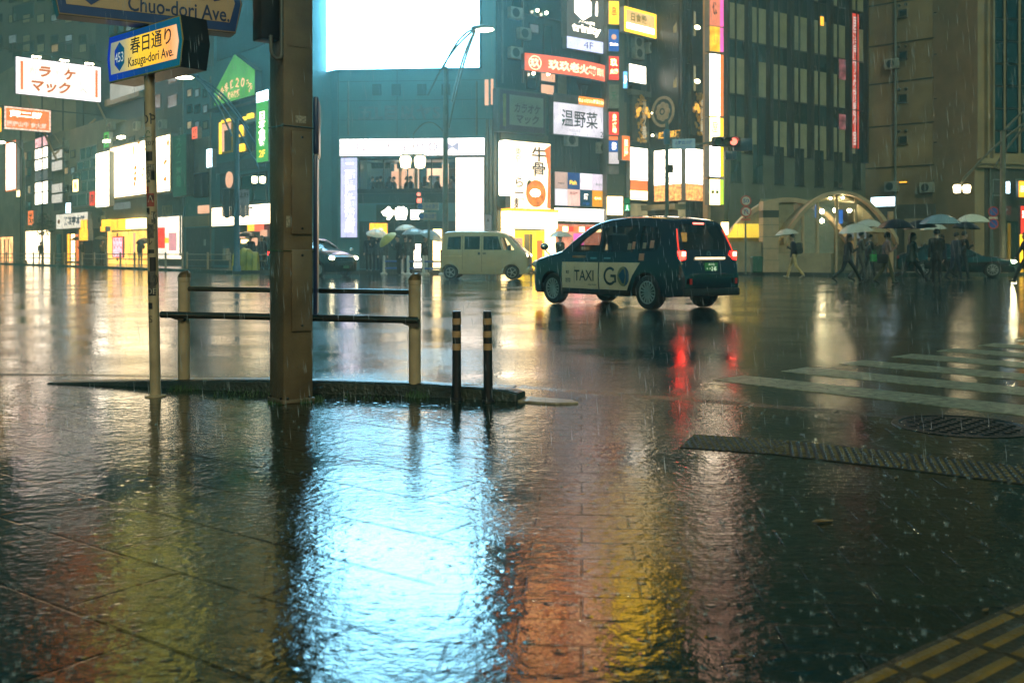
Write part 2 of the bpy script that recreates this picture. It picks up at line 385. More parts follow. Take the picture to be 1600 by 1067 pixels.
# box and looped conduit on its shaded side
zb0 = Z_(66, 6.95)
MB().box(-.14, -.002, .05, .20, zb0, 4.4).build('junction_box', M_dark, col, bevel=.008)
zl = Z_(97, 6.95)
lp = [(-.085, .02, zb0 + .02), (-.085, .015, zl + .05), (-.075, .01, zl + .018), (-.05, .005, zl), (-.02, 0, zl + .008), (-.014, .0, zl + .04), (-.014, .0, zl + .3), (-.014, .0, 4.6)]
MB().tube(lp, .013, 10).build('conduit', mat('grey_conduit', (.10, .09, .07), .3, var=.2), col, smooth=True)
# blue board seen edge-on behind the column
bz0, bz1, bzm = Z_(492, 7.2), Z_(152, 7.2), Z_(243, 7.2)
bb = thing('edge_on_sign_board', 'dark blue sign board seen edge-on, fixed behind the square column', 'sign', (X_(488, 7.16), 7.16, 0), R(99))
M_nav = mat('navy_board', (.012, .03, .09), .3, var=.3)
MB().box(0, .42, -.045, -.004, bzm + .006, bz1).build('upper_panel', M_nav, bb, bevel=.014)
MB().box(0, .36, -.034, -.006, bz0, bzm).build('lower_panel', M_nav, bb, bevel=.006)
MB().tube([(.01, -.03, bzm), (.30, -.03, bzm)], .012, 8).build('clamp', M_steel, bb)

# ------------------------------------------------------------------ guard rail
M_post = mat('cream_post_paint', (.40, .29, .17), .32, var=.25, vs=6, bump=.1)
M_rail = mat('tarnished_rail', (.12, .11, .085), .22, metal=.85, var=.3, vs=6)
pa = Vector((-2.55, 7.74, 0)); pb = Vector((-.716, 7.33, 0)); gd = (pb - pa); gl = gd.length; grot = math.atan2(gd.y, gd.x)
gr = thing('guard_rail', 'pedestrian guard rail of two cream posts and two tarnished bars behind the column', 'guard rail', pa, grot)
for x, h in ((0, .905), (gl, .895)):
    p = MB(); r_ = .045
    p.lathe([(r_ + .004, 0), (r_ + .004, .03), (r_, .035), (r_, h - .085), (r_ + .004, h - .08), (r_ + .004, h - .05)], 20, Matrix.Translation((x, 0, 0)))
    po = p.build('post', M_post, gr, smooth=True)
    c = MB(); n = 20; vs = []
    for ring, (rr, zz, tl) in enumerate(((r_ + .004, h - .05, 0), (r_ + .003, h - .028, .25), (r_ - .012, h - .010, .35), (.01, h - .004, .35))):
        vs += [(x + rr * math.cos(2 * math.pi * q / n), rr * math.sin(2 * math.pi * q / n), zz + tl * rr * math.cos(2 * math.pi * q / n)) for q in range(n)]
    fs = [(i * n + q, i * n + (q + 1) % n, (i + 1) * n + (q + 1) % n, (i + 1) * n + q) for i in range(3) for q in range(n)] + [tuple(range(3 * n, 4 * n))]
    c.add(vs, fs); c.build('cap', mat('bronze_cap', (.16, .10, .045), .35, metal=.5, var=.4, vs=20), po, smooth=True)
MB().tube([(.03, 0, .765), (gl - .03, 0, .755)], .019, 12).build('rail', M_rail, gr, smooth=True)
MB().tube([(-.155, -.075, .568), (-.15, -.075, .568), (gl + .045, -.075, .555), (gl + .05, -.075, .555)], [.012, .026, .026, .014], 14).build('rail', M_rail, gr, smooth=True)
for x, sgn in ((0, 1), (gl, -1)):
    b = MB(); b.prism([(x - .10 * sgn, .55), (x + .03, .515), (x + .045, .55)][::1] if sgn > 0 else [(x - .045, .515), (x + .048, .505), (x + .05, .56), (x + .10 * sgn, .55)], -.075, -.03)
    b.build('bracket', M_rail, gr)
# two striped lane posts
M_rub = mat('black_rubber', (.012, .014, .016), .35, var=.3)
M_ref = mat('buff_reflective_band', (.42, .24, .11), .35, var=.2, vs=25)
for i, (px, py, tilt, lb) in enumerate(((713.5, 627, 0, 'upright black marker post with three buff bands next to the guard rail'), (763, 630, -.012, 'slightly tilted black marker post with three buff bands at the kerb tip'))):
    Y = F * H / (py - HY) + .06; b = thing('marker_post', lb, 'bollard', (X_(px, Y), Y, 0), 0, 'striped marker posts on the kerb'); b.rotation_euler = (0, tilt, 0)
    hh = Z_(487, Y) + .004
    MB().lathe([(.045, 0), (.045, .012), (.034, .02), (.033, .05), (.030, hh - .004), (.026, hh)], 20).build('tube', M_rub, b, smooth=True)
    for (y0, y1) in ((497, 507), (517, 527), (536.5, 547)):
        MB().lathe([(.0305, Z_(y1, Y)), (.0325, Z_(y1, Y) + .001), (.0325, Z_(y0, Y) - .001), (.0305, Z_(y0, Y))], 20).build('reflective_band', M_ref, b, smooth=True)
# moss and weeds along the kerb
ms = MB(); rr = random.Random(3)
def tuft(cx, cy, n, rad, hh):
    for _ in range(n):
        a = rr.uniform(0, 6.28); d = rad * rr.random() ** .6; x, y = cx + d * math.cos(a), cy + d * math.sin(a); h_ = hh * rr.uniform(.4, 1); l = rr.uniform(-.02, .02); w_ = .003
        ms.add([(x - w_, y, 0), (x + w_, y, 0), (x + l, y + rr.uniform(-.015, .015), h_)], [(0, 1, 2)])
tuft(-1.42, 7.0, 130, .10, .05); tuft(-1.62, 6.92, 90, .08, .03); tuft(-.68, 7.24, 150, .10, .07); tuft(-2.5, 7.62, 120, .14, .06); tuft(-1.95, 7.42, 100, .3, .05); tuft(-1.0, 7.30, 80, .25, .03)
tag(ms.build('moss', mat('moss_green', (.02, .06, .012), .6, var=.5, vs=20)), kind='stuff')

# ------------------------------------------------------------------ street-name post
SP = thing('street_name_post', 'stickered cream pole carrying two blue and yellow avenue name boards', 'sign post', (X_(243, 7.25), 7.25, 0)); SP.rotation_euler = (0, R(-1.1), 0)
pole = MB(); pole.lathe([(.075, 0), (.075, .008), (.041, .012), (.0385, .05), (.0365, 3.35), (.02, 3.37)], 20); pole.build('pole', M_post, SP, smooth=True)
def wrap(name, a0, a1, z0, z1, m, parent=SP, rad=.0383, txt=None):
    b = MB(); n = 8
    vs = [((rad + e) * math.cos(a0 + (a1 - a0) * i / n) if True else 0, (rad + e) * math.sin(a0 + (a1 - a0) * i / n), z) for e in (0,) for z in (z0, z1) for i in range(n + 1)]
    b.add(vs, [(i, i + 1, n + 2 + i, n + 1 + i) for i in range(n)]); o = b.build(name, m, parent); return o
def wrap_text(body, ac, zc, h, m, w_=None, rad=.0392):
    t = MB(); lettering(t, body, 0, 0, h, w_); t.v = [(rad * math.cos(ac + x / rad), rad * math.sin(ac + x / rad), zc + z) for x, _, z in t.v]
    return t.build('sticker_lettering', m, SP)
stk = [mat('sticker_black', (.012, .012, .014), .4, var=.3), mat('sticker_white', (.45, .38, .28), .4, var=.2), mat('sticker_red', (.30, .05, .03), .4, var=.2), mat('sticker_grey', (.10, .085, .07), .4, var=.5, vs=60), mat('sticker_green', (.02, .13, .04), .4, var=.2)]
def pz(py): return Z_(py, 7.13)
ac = -math.pi / 2
for (p0, p1, a0, a1, mi) in ((196, 233, -.7, .5, 1), (235, 250, -.75, .6, 0), (255, 266, -.5, .9, 3), (267, 284, -.7, .1, 3), (266, 280, .2, 1.0, 0), (290, 300, -.9, -.2, 2), (301, 322, -.8, .8, 2), (304, 312, -.3, .7, 0), (324, 334, -.9, -.1, 0), (330, 348, .2, 1.0, 3),
                            (350, 372, -.8, .6, 3), (390, 396, -.6, .6, 0), (402, 424, -.3, .9, 0), (424, 452, -.8, .8, 3), (452, 463, -.8, .8, 0), (474, 484, -.9, .1, 0)):
    wrap('sticker', ac + a0, ac + a1, pz(p1), pz(p0), stk[mi])
for (b_, py, da, h_, mi) in (('1.', 167, -.25, .10, 0), ('OP', 184, -.2, .07, 0), ('♣', 208, -.1, .055, 4), ('1207', 222, -.05, .032, 0), ('GB', 260, .2, .035, 1), ('✕', 354, .1, .06, 0), ('HC', 337, .6, .05, 1), ('&', 275, -.3, .05, 1), ('ﾚ', 377, .0, .05, 0), ('DE', 456, .0, .04, 1), ('◎', 438, .1, .09, 0), ('S', 500, -.3, .05, 0), ('Δ', 310, .1, .05, 1)):
    wrap_text(b_, ac + da, pz(py), h_, stk[mi], rad=.0396)
M_sb = mat('sign_board_black', (.010, .014, .018), .3, var=.2)
def name_board(pl, pr, Yl, Yr, zt, zb, tip, th, kan, eng, num, face_m, blue_m, ink_m, gold_m, klo, khi):
    """Six-sided box board: pl/pr world XY of the face's left and right shoulders."""
    A = Vector((X_(pl, Yl), Yl)); B = Vector((X_(pr, Yr), Yr)); d = B - A; W = d.length; rot = math.atan2(d.y, d.x)
    e = bpy.data.objects.new('name_board', None); COL.objects.link(e); e.parent = SP
    # the pole leans about Y; parent inverse keeps the board upright
    e.matrix_parent_inverse = (Matrix.Translation(SP.location) @ Matrix.Rotation(R(-1.1), 4, 'Y')).inverted()
    e.location = (A.x, A.y, 0); e.rotation_euler = (0, 0, rot); h = zt - zb; zc = (zt + zb) / 2
    def hexa(i): return [(-tip + i * 1.15, zc), (0 + i * .35, zb + i), (W - i * .35, zb + i), (W + tip - i * 1.15, zc), (W - i * .35, zt - i), (i * .35, zt - i)]
    MB().prism(hexa(0), 0, th).build('casing', M_sb, e)
    MB().prism(hexa(.004), -.004, -.0005).build('edge_trim', gold_m, e)
    MB().prism(hexa(.013), -.008, -.0045).build('border', blue_m, e)
    i = h * .17; MB().prism([(x, z) for x, z in [(.01 + i * .15, zc), (i * .62, zb + i), (W - i * .62, zb + i), (W - i * .1, zc), (W - i * .62, zt - i), (i * .62, zt - i)]], -.011, -.0085).build('face', face_m, e)
    if num is not None:
        hx = h * .30; cx = .17 * W; MB().prism([(cx + .78 * hx * math.cos(R(60 * q + 90)), zc + hx * math.sin(R(60 * q + 90))) for q in range(6)], -.014, -.0115).build('route_hexagon', blue_m, e)
        t = MB(); lettering(t, num, cx, zc - .005, h * .20, h * .36, -.0155); t.build('route_number', emis('route_number_lit', (.45, .55, .50), .9, var=0), e)
    t = MB(); x0 = .30 * W if num is not None else .30 * W; x1 = .93 * W
    lettering(t, kan, (klo + khi) / 2 * W, zc + h * .15, h * .34, (khi - klo) * W, -.013, .012)
    lettering(t, eng, (klo + khi) / 2 * W, zc - h * .20, h * .25, (khi - klo + .06) * W, -.013, .012)
    t.build('lettering', ink_m, e); return e
blue_u = mat('sign_blue', (.02, .07, .28), .3, var=.15); ink = mat('sign_ink', (.008, .016, .05), .35, var=0)
face_k = emis('avenue_face_lit', (1, .6, .1), .95, var=.05, ramp=[(.0, (.20, .25, .22)), (.22, (.38, .36, .20)), (.42, (.95, .62, .05)), (.68, (.98, .55, .04)), (.88, (.98, .40, .12)), (1, (.95, .55, .30))])
name_board(172, 282, 7.52, 6.84, Z_(57, 7.52), Z_(131, 7.52), .045, .20, '春日通り', 'Kasuga-dori Ave.', '453', face_k, emis('avenue_blue_lit', (.02, .10, .38), .55, var=.1, ramp=[(0, (.01, .06, .55)), (.5, (.01, .10, .28)), (1, (.01, .16, .20))]), ink, mat('sign_gold', (.62, .42, .12), .3, metal=.5, var=.1), .33, .90)
name_board(92, 368, 6.82, 7.42, Z_(23, 6.82) + .44, Z_(23, 6.82), .05, .16, '中央通り', 'Chuo-dori Ave.', '437', mat('avenue_face_unlit', (.46, .30, .17), .4, var=.12, vs=3), mat('sign_blue_dull', (.015, .05, .17), .35, var=.2), mat('sign_ink_navy', (.01, .03, .10), .4, var=0), mat('sign_edge_dull', (.30, .20, .11), .35, var=.1), .40, .93)
# ------------------------------------------------------------------ materials of the street
WH = emis('lit_white', (1, .85, .66), 5.5); WB = emis('lit_cold_white', (.62, .86, 1.0), 5.0)
LED = emis('led_screen', (.31, .73, 1.0), 13.5, var=.04)
CR = emis('lit_cream', (1, .68, .27), 5.0); YE = emis('lit_yellow', (1, .60, .03), 2.0, vs=.8); AM = emis('lit_amber', (1, .42, .03), 2.0)
ORG = emis('lit_orange', (1, .22, .05), 1.15); RED = emis('lit_red', (1, .07, .04), 1.0); SAL = emis('lit_salmon', (1, .16, .08), 1.2)
GRN = emis('lit_green', (.10, .55, .10), .75, vs=.6); LAM = emis('lamp_glow', (1, .85, .55), 22.0, var=0); LAMW = emis('lantern_glow', (1, .80, .45), 9.0, var=0)
PEA = emis('lit_peach', (1, .52, .30), .9, vs=.7); GLAV = emis('lit_lavender', (.66, .68, 1), 1.3); LBL = emis('lit_blue', (.03, .16, .55), .8); GREY = emis('dim_lit_grey', (.40, .46, .44), .28)
CYA = emis('lit_cyan', (.2, .6, 1), 1.5); PNK = emis('lit_pink', (1, .12, .45), 1.4); LIM = emis('lit_lime', (.55, .95, .05), 1.3); DKG = emis('dim_green_sign', (.03, .16, .09), .35)
INK = mat('print_black', (.01, .01, .01), .5, var=0); INKO = mat('print_orange', (.75, .20, .02), .5, var=0); INKB = mat('print_blue', (.02, .08, .30), .5, var=0)
INKP = mat('print_pale', (.55, .52, .58), .5, var=0); INKR = mat('print_red', (.55, .07, .03), .5, var=0); INKG = mat('print_green', (.02, .2, .1), .5, var=0)
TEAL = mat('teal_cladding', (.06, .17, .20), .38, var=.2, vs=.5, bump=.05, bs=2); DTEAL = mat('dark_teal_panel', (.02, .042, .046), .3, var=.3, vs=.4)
BEI = mat('beige_render', (.30, .25, .16), .7, var=.25, vs=.6); OLI = mat('olive_tile', (.12, .125, .085), .5, var=.3, vs=.8, bump=.1); GRYG = mat('grey_green_concrete', (.10, .11, .09), .7, var=.3, vs=.3)
BRO = mat('brown_stained_concrete', (.26, .165, .075), .75, var=.55, vs=.35, bump=.3, bs=2); STO = mat('pale_stone', (.38, .25, .13), .55, var=.2, vs=.9)
GLS = mat('dark_window_glass', (.008, .016, .018), .06, var=0, spec=.8); GLT = mat('teal_window_glass', (.010, .035, .038), .08, var=.3, vs=.3, spec=.7)
BLI = mat('window_blind', (.34, .30, .18), .6, var=.2, vs=1.2); FRA = mat('dark_frame', (.012, .018, .018), .4, var=.2); SIL = mat('silver_frame', (.35, .36, .34), .35, metal=.6, var=.2)
CAB = mat('sign_cabinet', (.12, .13, .13), .45, var=.2)

FL = Fac(0, 105, 487, 52.6); FLs = None
FS0 = Fac(487, 54.6, 527, 53.0); FS = Fac(527, 53, 777, 52.3)
FK = Fac(777, 52.2, 953, 57.2); FC = Fac(949, 55.6, 974, 55.8)
FD = Fac(972, 56, 1026, 58.2); FE1 = Fac(1020, 57.6, 1071, 55.6); FE2 = Fac(1071, 55.6, 1108, 57.2)
FO = Fac(1131, 55.6, 1351, 63); FW = Fac(1351, 63.2, 1524, 58.6); FR = Fac(1523, 57.2, 1720, 60.5)

def block(name, label, fac, p0, p1, pt, depth, m, z0=0, out=0.0, top=None, parent_only=False):
    """A building: Empty at the facade's left foot, local x along the facade, local y inward."""
    u0, u1 = fac.u(p0), fac.u(p1); b = fac.pt(u0, 0, out); zt = top if top else fac.z(p0, pt)
    t = thing(name, label, 'building', b, fac.rot); t['_w'] = u1 - u0; t['_u0'] = u0; t['_out'] = out
    MB().box(0, u1 - u0, 0, depth, z0, zt).build('wall', m, t); return t
def on(b, fac, px0, py0, px1, py1, name, m, y0, y1, pref=None, parent=None, bevel=0):
    u0, u1, z0, z1 = fac.rect(px0, py0, px1, py1, pref); u0 -= b['_u0']; u1 -= b['_u0']
    return MB().box(u0, u1, y0, y1, z0, z1).build(name, m, parent or b, bevel=bevel)
def window(b, fac, px0, py0, px1, py1, m=None, frame=None, fw=.06, pref=None, bars=1, name='window'):
    u0, u1, z0, z1 = fac.rect(px0, py0, px1, py1, pref); u0 -= b['_u0']; u1 -= b['_u0']
    f = MB(); f.box(u0, u1, -.07, -.001, z0, z0 + fw); f.box(u0, u1, -.07, -.001, z1 - fw, z1)
    for i in range(bars + 1):
        x = u0 + (u1 - u0 - fw) * i / bars; f.box(x, x + fw, -.068, -.001, z0 + fw, z1 - fw)
    fo = f.build(name, frame or FRA, b)
    MB().box(u0 + fw * .5, u1 - fw * .5, -.03, -.002, z0 + fw * .5, z1 - fw * .5).build('pane', m or GLS, fo); return fo
def sign(label, fac, px0, py0, px1, py1, face, texts=(), out=.05, th=.25, name='shop_sign', border=None, bw=.06, cab=None, group=None, pref=None, cat='sign', bevel=0, faces=None, rot=0.0):
    """A box sign: cabinet, lit face, optional rim, writing.  texts: (string, x, z, height, width, material, bold) as fractions of the face."""
    fac = fac.off(out + th); u0, u1, z0, z1 = fac.rect(px0, py0, px1, py1, pref); W, Hh = u1 - u0, z1 - z0
    t = thing(name, label, cat, fac.pt(u0, z0), fac.rot + rot, group)
    MB().box(0, W, .012, th, 0, Hh).build('cabinet', cab or CAB, t, bevel=bevel)
    b = bw if border else .0
    if faces:
        for (a0, c0, a1, c1, fm) in faces: MB().box(a0 * W + .01, a1 * W - .01, -.006, .010, c0 * Hh + .01, c1 * Hh - .01).build('face', fm, t)
    else: MB().box(b, W - b, -.006, .010, b, Hh - b).build('face', face, t)
    if border:
        r = MB(); r.box(0, W, -.03, .011, 0, b); r.box(0, W, -.03, .011, Hh - b, Hh); r.box(0, b, -.03, .011, b, Hh - b); r.box(W - b, W, -.03, .011, b, Hh - b); r.build('rim', border, t)
    for q in texts:
        s_, x, z, h, w_, m_ = q[:6]; bold = q[6] if len(q) > 6 else .012; sl = q[7] if len(q) > 7 else 0
        l = MB(); lettering(l, s_, x * W, z * Hh, h * Hh, w_ * W if w_ else None, -.012, bold, 0, sl); l.build('lettering', m_, t)
    return t
def vtext(s): return '\n'.join(s)
def plate(t, x0, x1, z0, z1, m, name='panel', y0=-.012, y1=-.007):
    return MB().box(x0, x1, y0, y1, z0, z1).build(name, m, t)
def ring(cx, cz, r0, r1, n, y, mb):
    vs = [(cx + r * math.cos(2 * math.pi * i / n), y, cz + r * math.sin(2 * math.pi * i / n)) for r in (r0, r1) for i in range(n)]
    return mb.add(vs, [(i, (i + 1) % n, (i + 1) % n + n, i + n) for i in range(n)])

# ------------------------------------------------------------------ far pavements (raised kerbs)
PV = mat('far_paving', (.07, .07, .062), .16, var=.35, vs=.8, bump=.25, bs=9)
a0, a1 = FL.pt(-40, 0, 5.2), FL.pt(FL.L, 0, 4.4)
MB().slab([(a0.x, a0.y), (a1.x, a1.y), (X_(620, 48.6), 48.6), (X_(960, 49.4), 49.4), (X_(1130, 47.5), 47.5), (X_(1300, 43.8), 43.8), (X_(1480, 45), 45), (X_(1800, 45), 45), (60, 60), (40, 90), (-20, 90), (-60, 150), (-100, 150)], -.1, .13).build('pavement', PV)['kind'] = 'structure'

# ------------------------------------------------------------------ LED-screen building
b = block('screen_building', 'dark teal corner building with a huge white video screen and a lit noodle restaurant', FS, 527, 777, -320, 12, TEAL)
# cut-out for the upstairs dining room: rebuild the wall round an opening
u0, u1 = 0, b['_w']; zt = FS.z(527, -320)
ow = b.children[0]; bpy.data.objects.remove(ow)
ou0, ou1, oz0, oz1 = FS.rect(561, 249, 713, 298); ou0 -= b['_u0']; ou1 -= b['_u0']
wl = MB(); wl.box(u0, u1, 0, 12, oz1, zt); wl.box(u0, u1, 0, 12, 0, oz0 - 1.0); wl.box(u0, ou0, 0, 12, oz0 - 1, oz1); wl.box(ou1, u1, 0, 12, oz0 - 1, oz1); wl.box(ou0, ou1, 0, .15, oz0 - 1, oz0); wl.box(ou0, ou1, 3.2, 12, oz0 - 1, oz1)
wl.build('wall', TEAL, b)
ROOM = emis('dining_room_glow', (1, .60, .36), 1.3, var=.35, vs=.45)  # room light put into the back wall as its own glow
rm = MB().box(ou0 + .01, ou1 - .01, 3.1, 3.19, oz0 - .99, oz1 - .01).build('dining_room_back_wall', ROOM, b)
for x0, x1, z0_, z1_, m_ in ((.02, .12, .55, .9, GLS), (.22, .40, .45, .75, PEA), (.30, .33, .1, 1, BEI), (.52, .60, .0, .85, TEAL), (.66, .74, .1, .6, GREY), (.84, .90, .2, 1, DTEAL), (.47, .5, .1, .95, BEI)):
    MB().box(ou0 + (ou1 - ou0) * x0, ou0 + (ou1 - ou0) * x1, 2.9, 3.09, oz0 - .3 + (oz1 - oz0) * z0_, oz0 + (oz1 - oz0) * z1_).build('dining_room_fitting', m_, rm)
for i in range(4):
    x = ou0 + (ou1 - ou0) * (.08 + .27 * i); MB().box(x, x + 1.05, 1.1, 1.2, oz1 - .42, oz1 - .1).build('menu_board', DTEAL, rm)
for i in range(4):
    x = ou0 + (ou1 - ou0) * (.1 + .25 * i); MB().ball((x, 1.6, oz1 - .25), .07).build('ceiling_lamp', LAM, rm)
fr = MB()
for i in range(5): x = ou0 + (ou1 - ou0 - .06) * i / 4; fr.box(x, x + .06, -.02, .10, oz0, oz1)
fr.box(ou0, ou1, -.021, .101, oz0 - .02, oz0 + .05); fr.box(ou0, ou1, -.021, .101, oz1 - .05, oz1 + .02); wf = fr.build('window', FRA, b)
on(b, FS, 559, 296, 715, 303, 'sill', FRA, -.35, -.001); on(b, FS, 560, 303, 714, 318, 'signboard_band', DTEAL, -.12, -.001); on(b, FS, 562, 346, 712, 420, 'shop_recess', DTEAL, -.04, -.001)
for x, m_ in ((575, GLS), (605, GLS), (640, GLS), (675, GLS)): window(b, FS, x, 352, x + 27, 412, m_)
for px in (500, 757, 767): pass
on(b, FS, 757.5, 125, 763.5, 165, 'lit_window', PEA, -.05, -.002); on(b, FS, 767, 124, 771, 164, 'lit_window', PEA, -.05, -.002)
for q in (528, 620, 700): on(b, FS, q, -320, q + 1, 214, 'panel_joint', DTEAL, -.012, -.001)
for pyj in (128, 158, 188): on(b, FS, 528, pyj, 776, pyj + .8, 'panel_joint', DTEAL, -.010, -.001)
u_, _, z0, z1 = FS.rect(560, 165, 691, 190)
t = MB(); lettering(t, '五L目以ヤS', u_ - b['_u0'] + 2.2, (z0 + z1) / 2, .82, 4.4, -.02, .04); t.build('faint_lettering', mat('faded_letters', (.11, .15, .17), .6, var=.3, vs=3), b)
for x in (760, 766, 772): on(b, FS, x, 188, x + 4, 425, 'pilaster', mat('ribbed_grey', (.11, .11, .09), .5, var=.25), -.28, -.001)
wing = block('screen_building_wing', 'angled dark teal wing with a narrow lit window next to the square column', FS0, 478, 527, -320, 1.0, TEAL)
window(wing, FS0, 499, 252, 510, 322, PEA, STO, .12); on(wing, FS0, 501, 262, 507, 318, 'blind', DTEAL, -.06, -.032)
sgn = MB(); lettering(sgn, '門', FS0.u(504) - wing['_u0'], FS0.z(504, 180), .9, .5, -.02, .03); sgn.build('faint_lettering', MATS['faded_letters'], wing)
# the screen wraps the angle of the wall
sc = thing('video_screen', 'huge blank white LED video screen glowing high on the teal building', 'screen', FS.pt(FS.u(527), 0, 0), FS.rot)
zt = FS.z(527, -215); f0 = FS.pt(FS.u(527), 0, .35); f1 = FS.pt(FS.u(750), 0, .35); f00 = FS0.pt(FS0.u(470), 0, .35)
inv = (Matrix.Translation(sc.location) @ Matrix.Rotation(FS.rot, 4, 'Z')).inverted()
def scr(p, z): return inv @ Vector((p.x, p.y, z))
zb1, zb2, zb0 = FS.z(527, 111), FS.z(750, 107.5), FS0.z(478, 123)
fr_ = [scr(f00, zb0), scr(f0, zb1), scr(f1, zb2), scr(f1, zt), scr(f0, zt), scr(f00, zt)]
bk = [p + Vector((.12, .30, 0)) for p in fr_]
m_ = MB().add(fr_ + bk, [(6, 7, 10, 11), (7, 8, 9, 10), (0, 6, 11, 5), (1, 7, 6, 0), (2, 8, 7, 1), (3, 9, 8, 2), (4, 10, 9, 3), (5, 11, 10, 4), (0, 1, 4, 5), (1, 2, 3, 4)])
m_.f = [f for f in m_.f]; m_.build('cabinet', DTEAL, sc)
MB().add([p + Vector((0, -.02, 0)) for p in fr_] + [p + Vector((0, -.006, 0)) for p in fr_], [(0, 1, 4, 5), (1, 2, 3, 4), (6, 11, 10, 7), (7, 10, 9, 8), (0, 6, 7, 1), (1, 7, 8, 2), (2, 8, 9, 3), (3, 9, 10, 4), (4, 10, 11, 5), (5, 11, 6, 0)]).build('face', LED, sc)
ND = mat('washed_letters', (.55, .50, .55), .5, var=0)
sign('long white lit fascia sign with pale NOODLE lettering over the restaurant windows', FS, 531, 218, 757, 244, emis('noodle_sign_lit', (1, .86, .82), 3.0, var=.06), [('NOODLE', .30, .5, .46, .36, emis('pale_lettering', (.50, .45, .52), .85, var=0), .0), ('ヤ', .55, .5, .5, .07, MATS['pale_lettering']), ('D', .65, .5, .46, .06, MATS['pale_lettering']), ('M', .78, .5, .46, .09, emis('pale_lilac_lettering', (.62, .62, .78), .8, var=0))], th=.45, bevel=.03)
sign('tall narrow bluish white sign with vertical characters beside the dining windows', FS, 532.5, 247, 558, 371, emis('bluish_sign', (.62, .62, .95), 1.1), [(vtext('二階席麺飯店'), .55, .5, .88, .62, emis('blown_lettering', (1, .9, .85), 2.4, var=0), .03)], th=.3)
sign('tall plain white light box standing above the beige van', FS, 712, 246.5, 756, 372, emis('white_lightbox', (1, .84, .70), 2.4, var=.1), (), th=.35)
sign('glowing white two-character shop name on the dark band over the shopfront', FS, 588, 320, 662, 347, DTEAL, [('今昔', .38, .5, .80, .56, WH, .07), ('■', .86, .42, .55, .27, WH)], th=.15, cab=DTEAL)
sign('bright amber box sign above the waiting pedestrians', FS, 577.5, 349, 605, 367.5, AM, [('お茶', .5, .45, .3, .6, CR)], out=.9, th=.3)
sign('small notice board of two pale posters on the ribbed pilaster', FS, 757, 336, 768, 366, GREY, [('A', .5, .72, .2, .4, INK)], out=.32, th=.05)

# ------------------------------------------------------------------ corner building of restaurant signs
k = block('restaurant_sign_building', 'dark teal building stacked with restaurant signs up to a curved red banner', FK, 777, 953, -330, 11, DTEAL)
for (x0, y0, x1, y1, m_) in ((822, 112, 838, 140, GLS), (843, 108, 868, 128, PEA), (843, 130, 866, 148, PEA), (869, 112, 886, 160, mat('amber_lit_curtain', (.3, .2, .1), .6)), (826, 36, 842, 52, GREY), (848, 38, 862, 110, GLT), (890, 112, 945, 150, GLT), (800, -40, 880, 20, GLT), (800, -140, 940, -60, GLT)):
    window(k, FK, x0, y0, x1, y1, m_, pref=x0)
for (x, y) in ((835, 18), (849, 22), (829, 116), (852, 117)):
    p = FK.pt(FK.u(x), FK.z(x, y), .25); l = thing('spot_lamp', {835: 'small round white wall lamp, upper one of the pair over the red banner', 849: 'small round white wall lamp, lower one of the pair over the red banner', 829: 'small spot lamp under the red banner at its end by the dark window', 852: 'small spot lamp under the red banner in the orange window'}[x], 'lamp', p, FK.rot)
    MB().ball((0, 0, 0), .09).build('bulb', LAM, l, smooth=True); MB().lathe([(.1, .06), (.12, .10), (.03, .13)], 12).build('hood', FRA, l, smooth=True)
for i in range(6): on(k, FK, 868 + 13 * i, 217, 869 + 13 * i, 262, 'cladding_joint', FRA, -.02, -.001, pref=868)
on(k, FK, 779, 206, 853, 222, 'lintel', OLI, -.2, -.001)
# shops at street level
on(k, FK, 796, 360, 850, 424, 'shop_interior', YE, -.05, -.001); on(k, FK, 783, 330, 860, 357, 'shop_fascia', CR, -.6, -.001)
on(k, FK, 783, 358, 795, 424, 'shop_jamb', CR, -.5, -.002); on(k, FK, 851, 356, 859, 424, 'shop_jamb', CR, -.5, -.002)
on(k, FK, 783, 326, 860, 330, 'awning_edge', AM, -.7, -.001)
for (x0, x1, y0, y1, m_) in ((803, 815, 372, 395, PEA), (818, 826, 366, 410, BEI), (827, 830, 366, 420, OLI), (838, 846, 376, 424, ORG), (806, 812, 380, 392, INKO)): on(k, FK, x0, y0, x1, y1, 'shop_poster', m_, -.09, -.052)
on(k, FK, 867, 350, 945, 424, 'shop_interior', emis('izakaya_front', (1, .35, .2), .8, var=.6, vs=1.5), -.05, -.001)
for i in range(9): on(k, FK, 868 + i * 8.6, 354, 873 + i * 8.6, 362, 'paper_lantern', (ORG, CR, RED)[i % 3], -.35, -.1, pref=868, bevel=.04)
on(k, FK, 895, 365, 910, 385, 'neon_sign', PNK, -.12, -.06)
KR = mat('unlit_sign_plum', (.09, .05, .075), .4, var=.15); KF = mat('unlit_sign_grey', (.22, .25, .20), .4, var=.15, vs=1)
t = sign('unlit grey and plum karaoke sign with two rows of katakana above the noodle poster', FK, 779, 137, 853, 205, KR, [('カラオケ', .60, .58, .22, .55, KR, .03, .15), ('マック', .60, .33, .22, .48, KR, .03, .15)], th=.5, border=GRYG, bw=.08)
W = FK.u(853) - FK.u(779); Hs = FK.z(779, 137) - FK.z(779, 205); plate(t, .22 * W, .93 * W, .17 * Hs, .86 * Hs, KF, 'inner_panel', -.0105, -.0065); plate(t, .09 * W, .15 * W, .12 * Hs, .86 * Hs, mat('unlit_yellow', (.22, .22, .07), .5), 'yellow_strip')
for o in [c for c in t.children if c.name.startswith('lettering')]: o.location.y = -.004
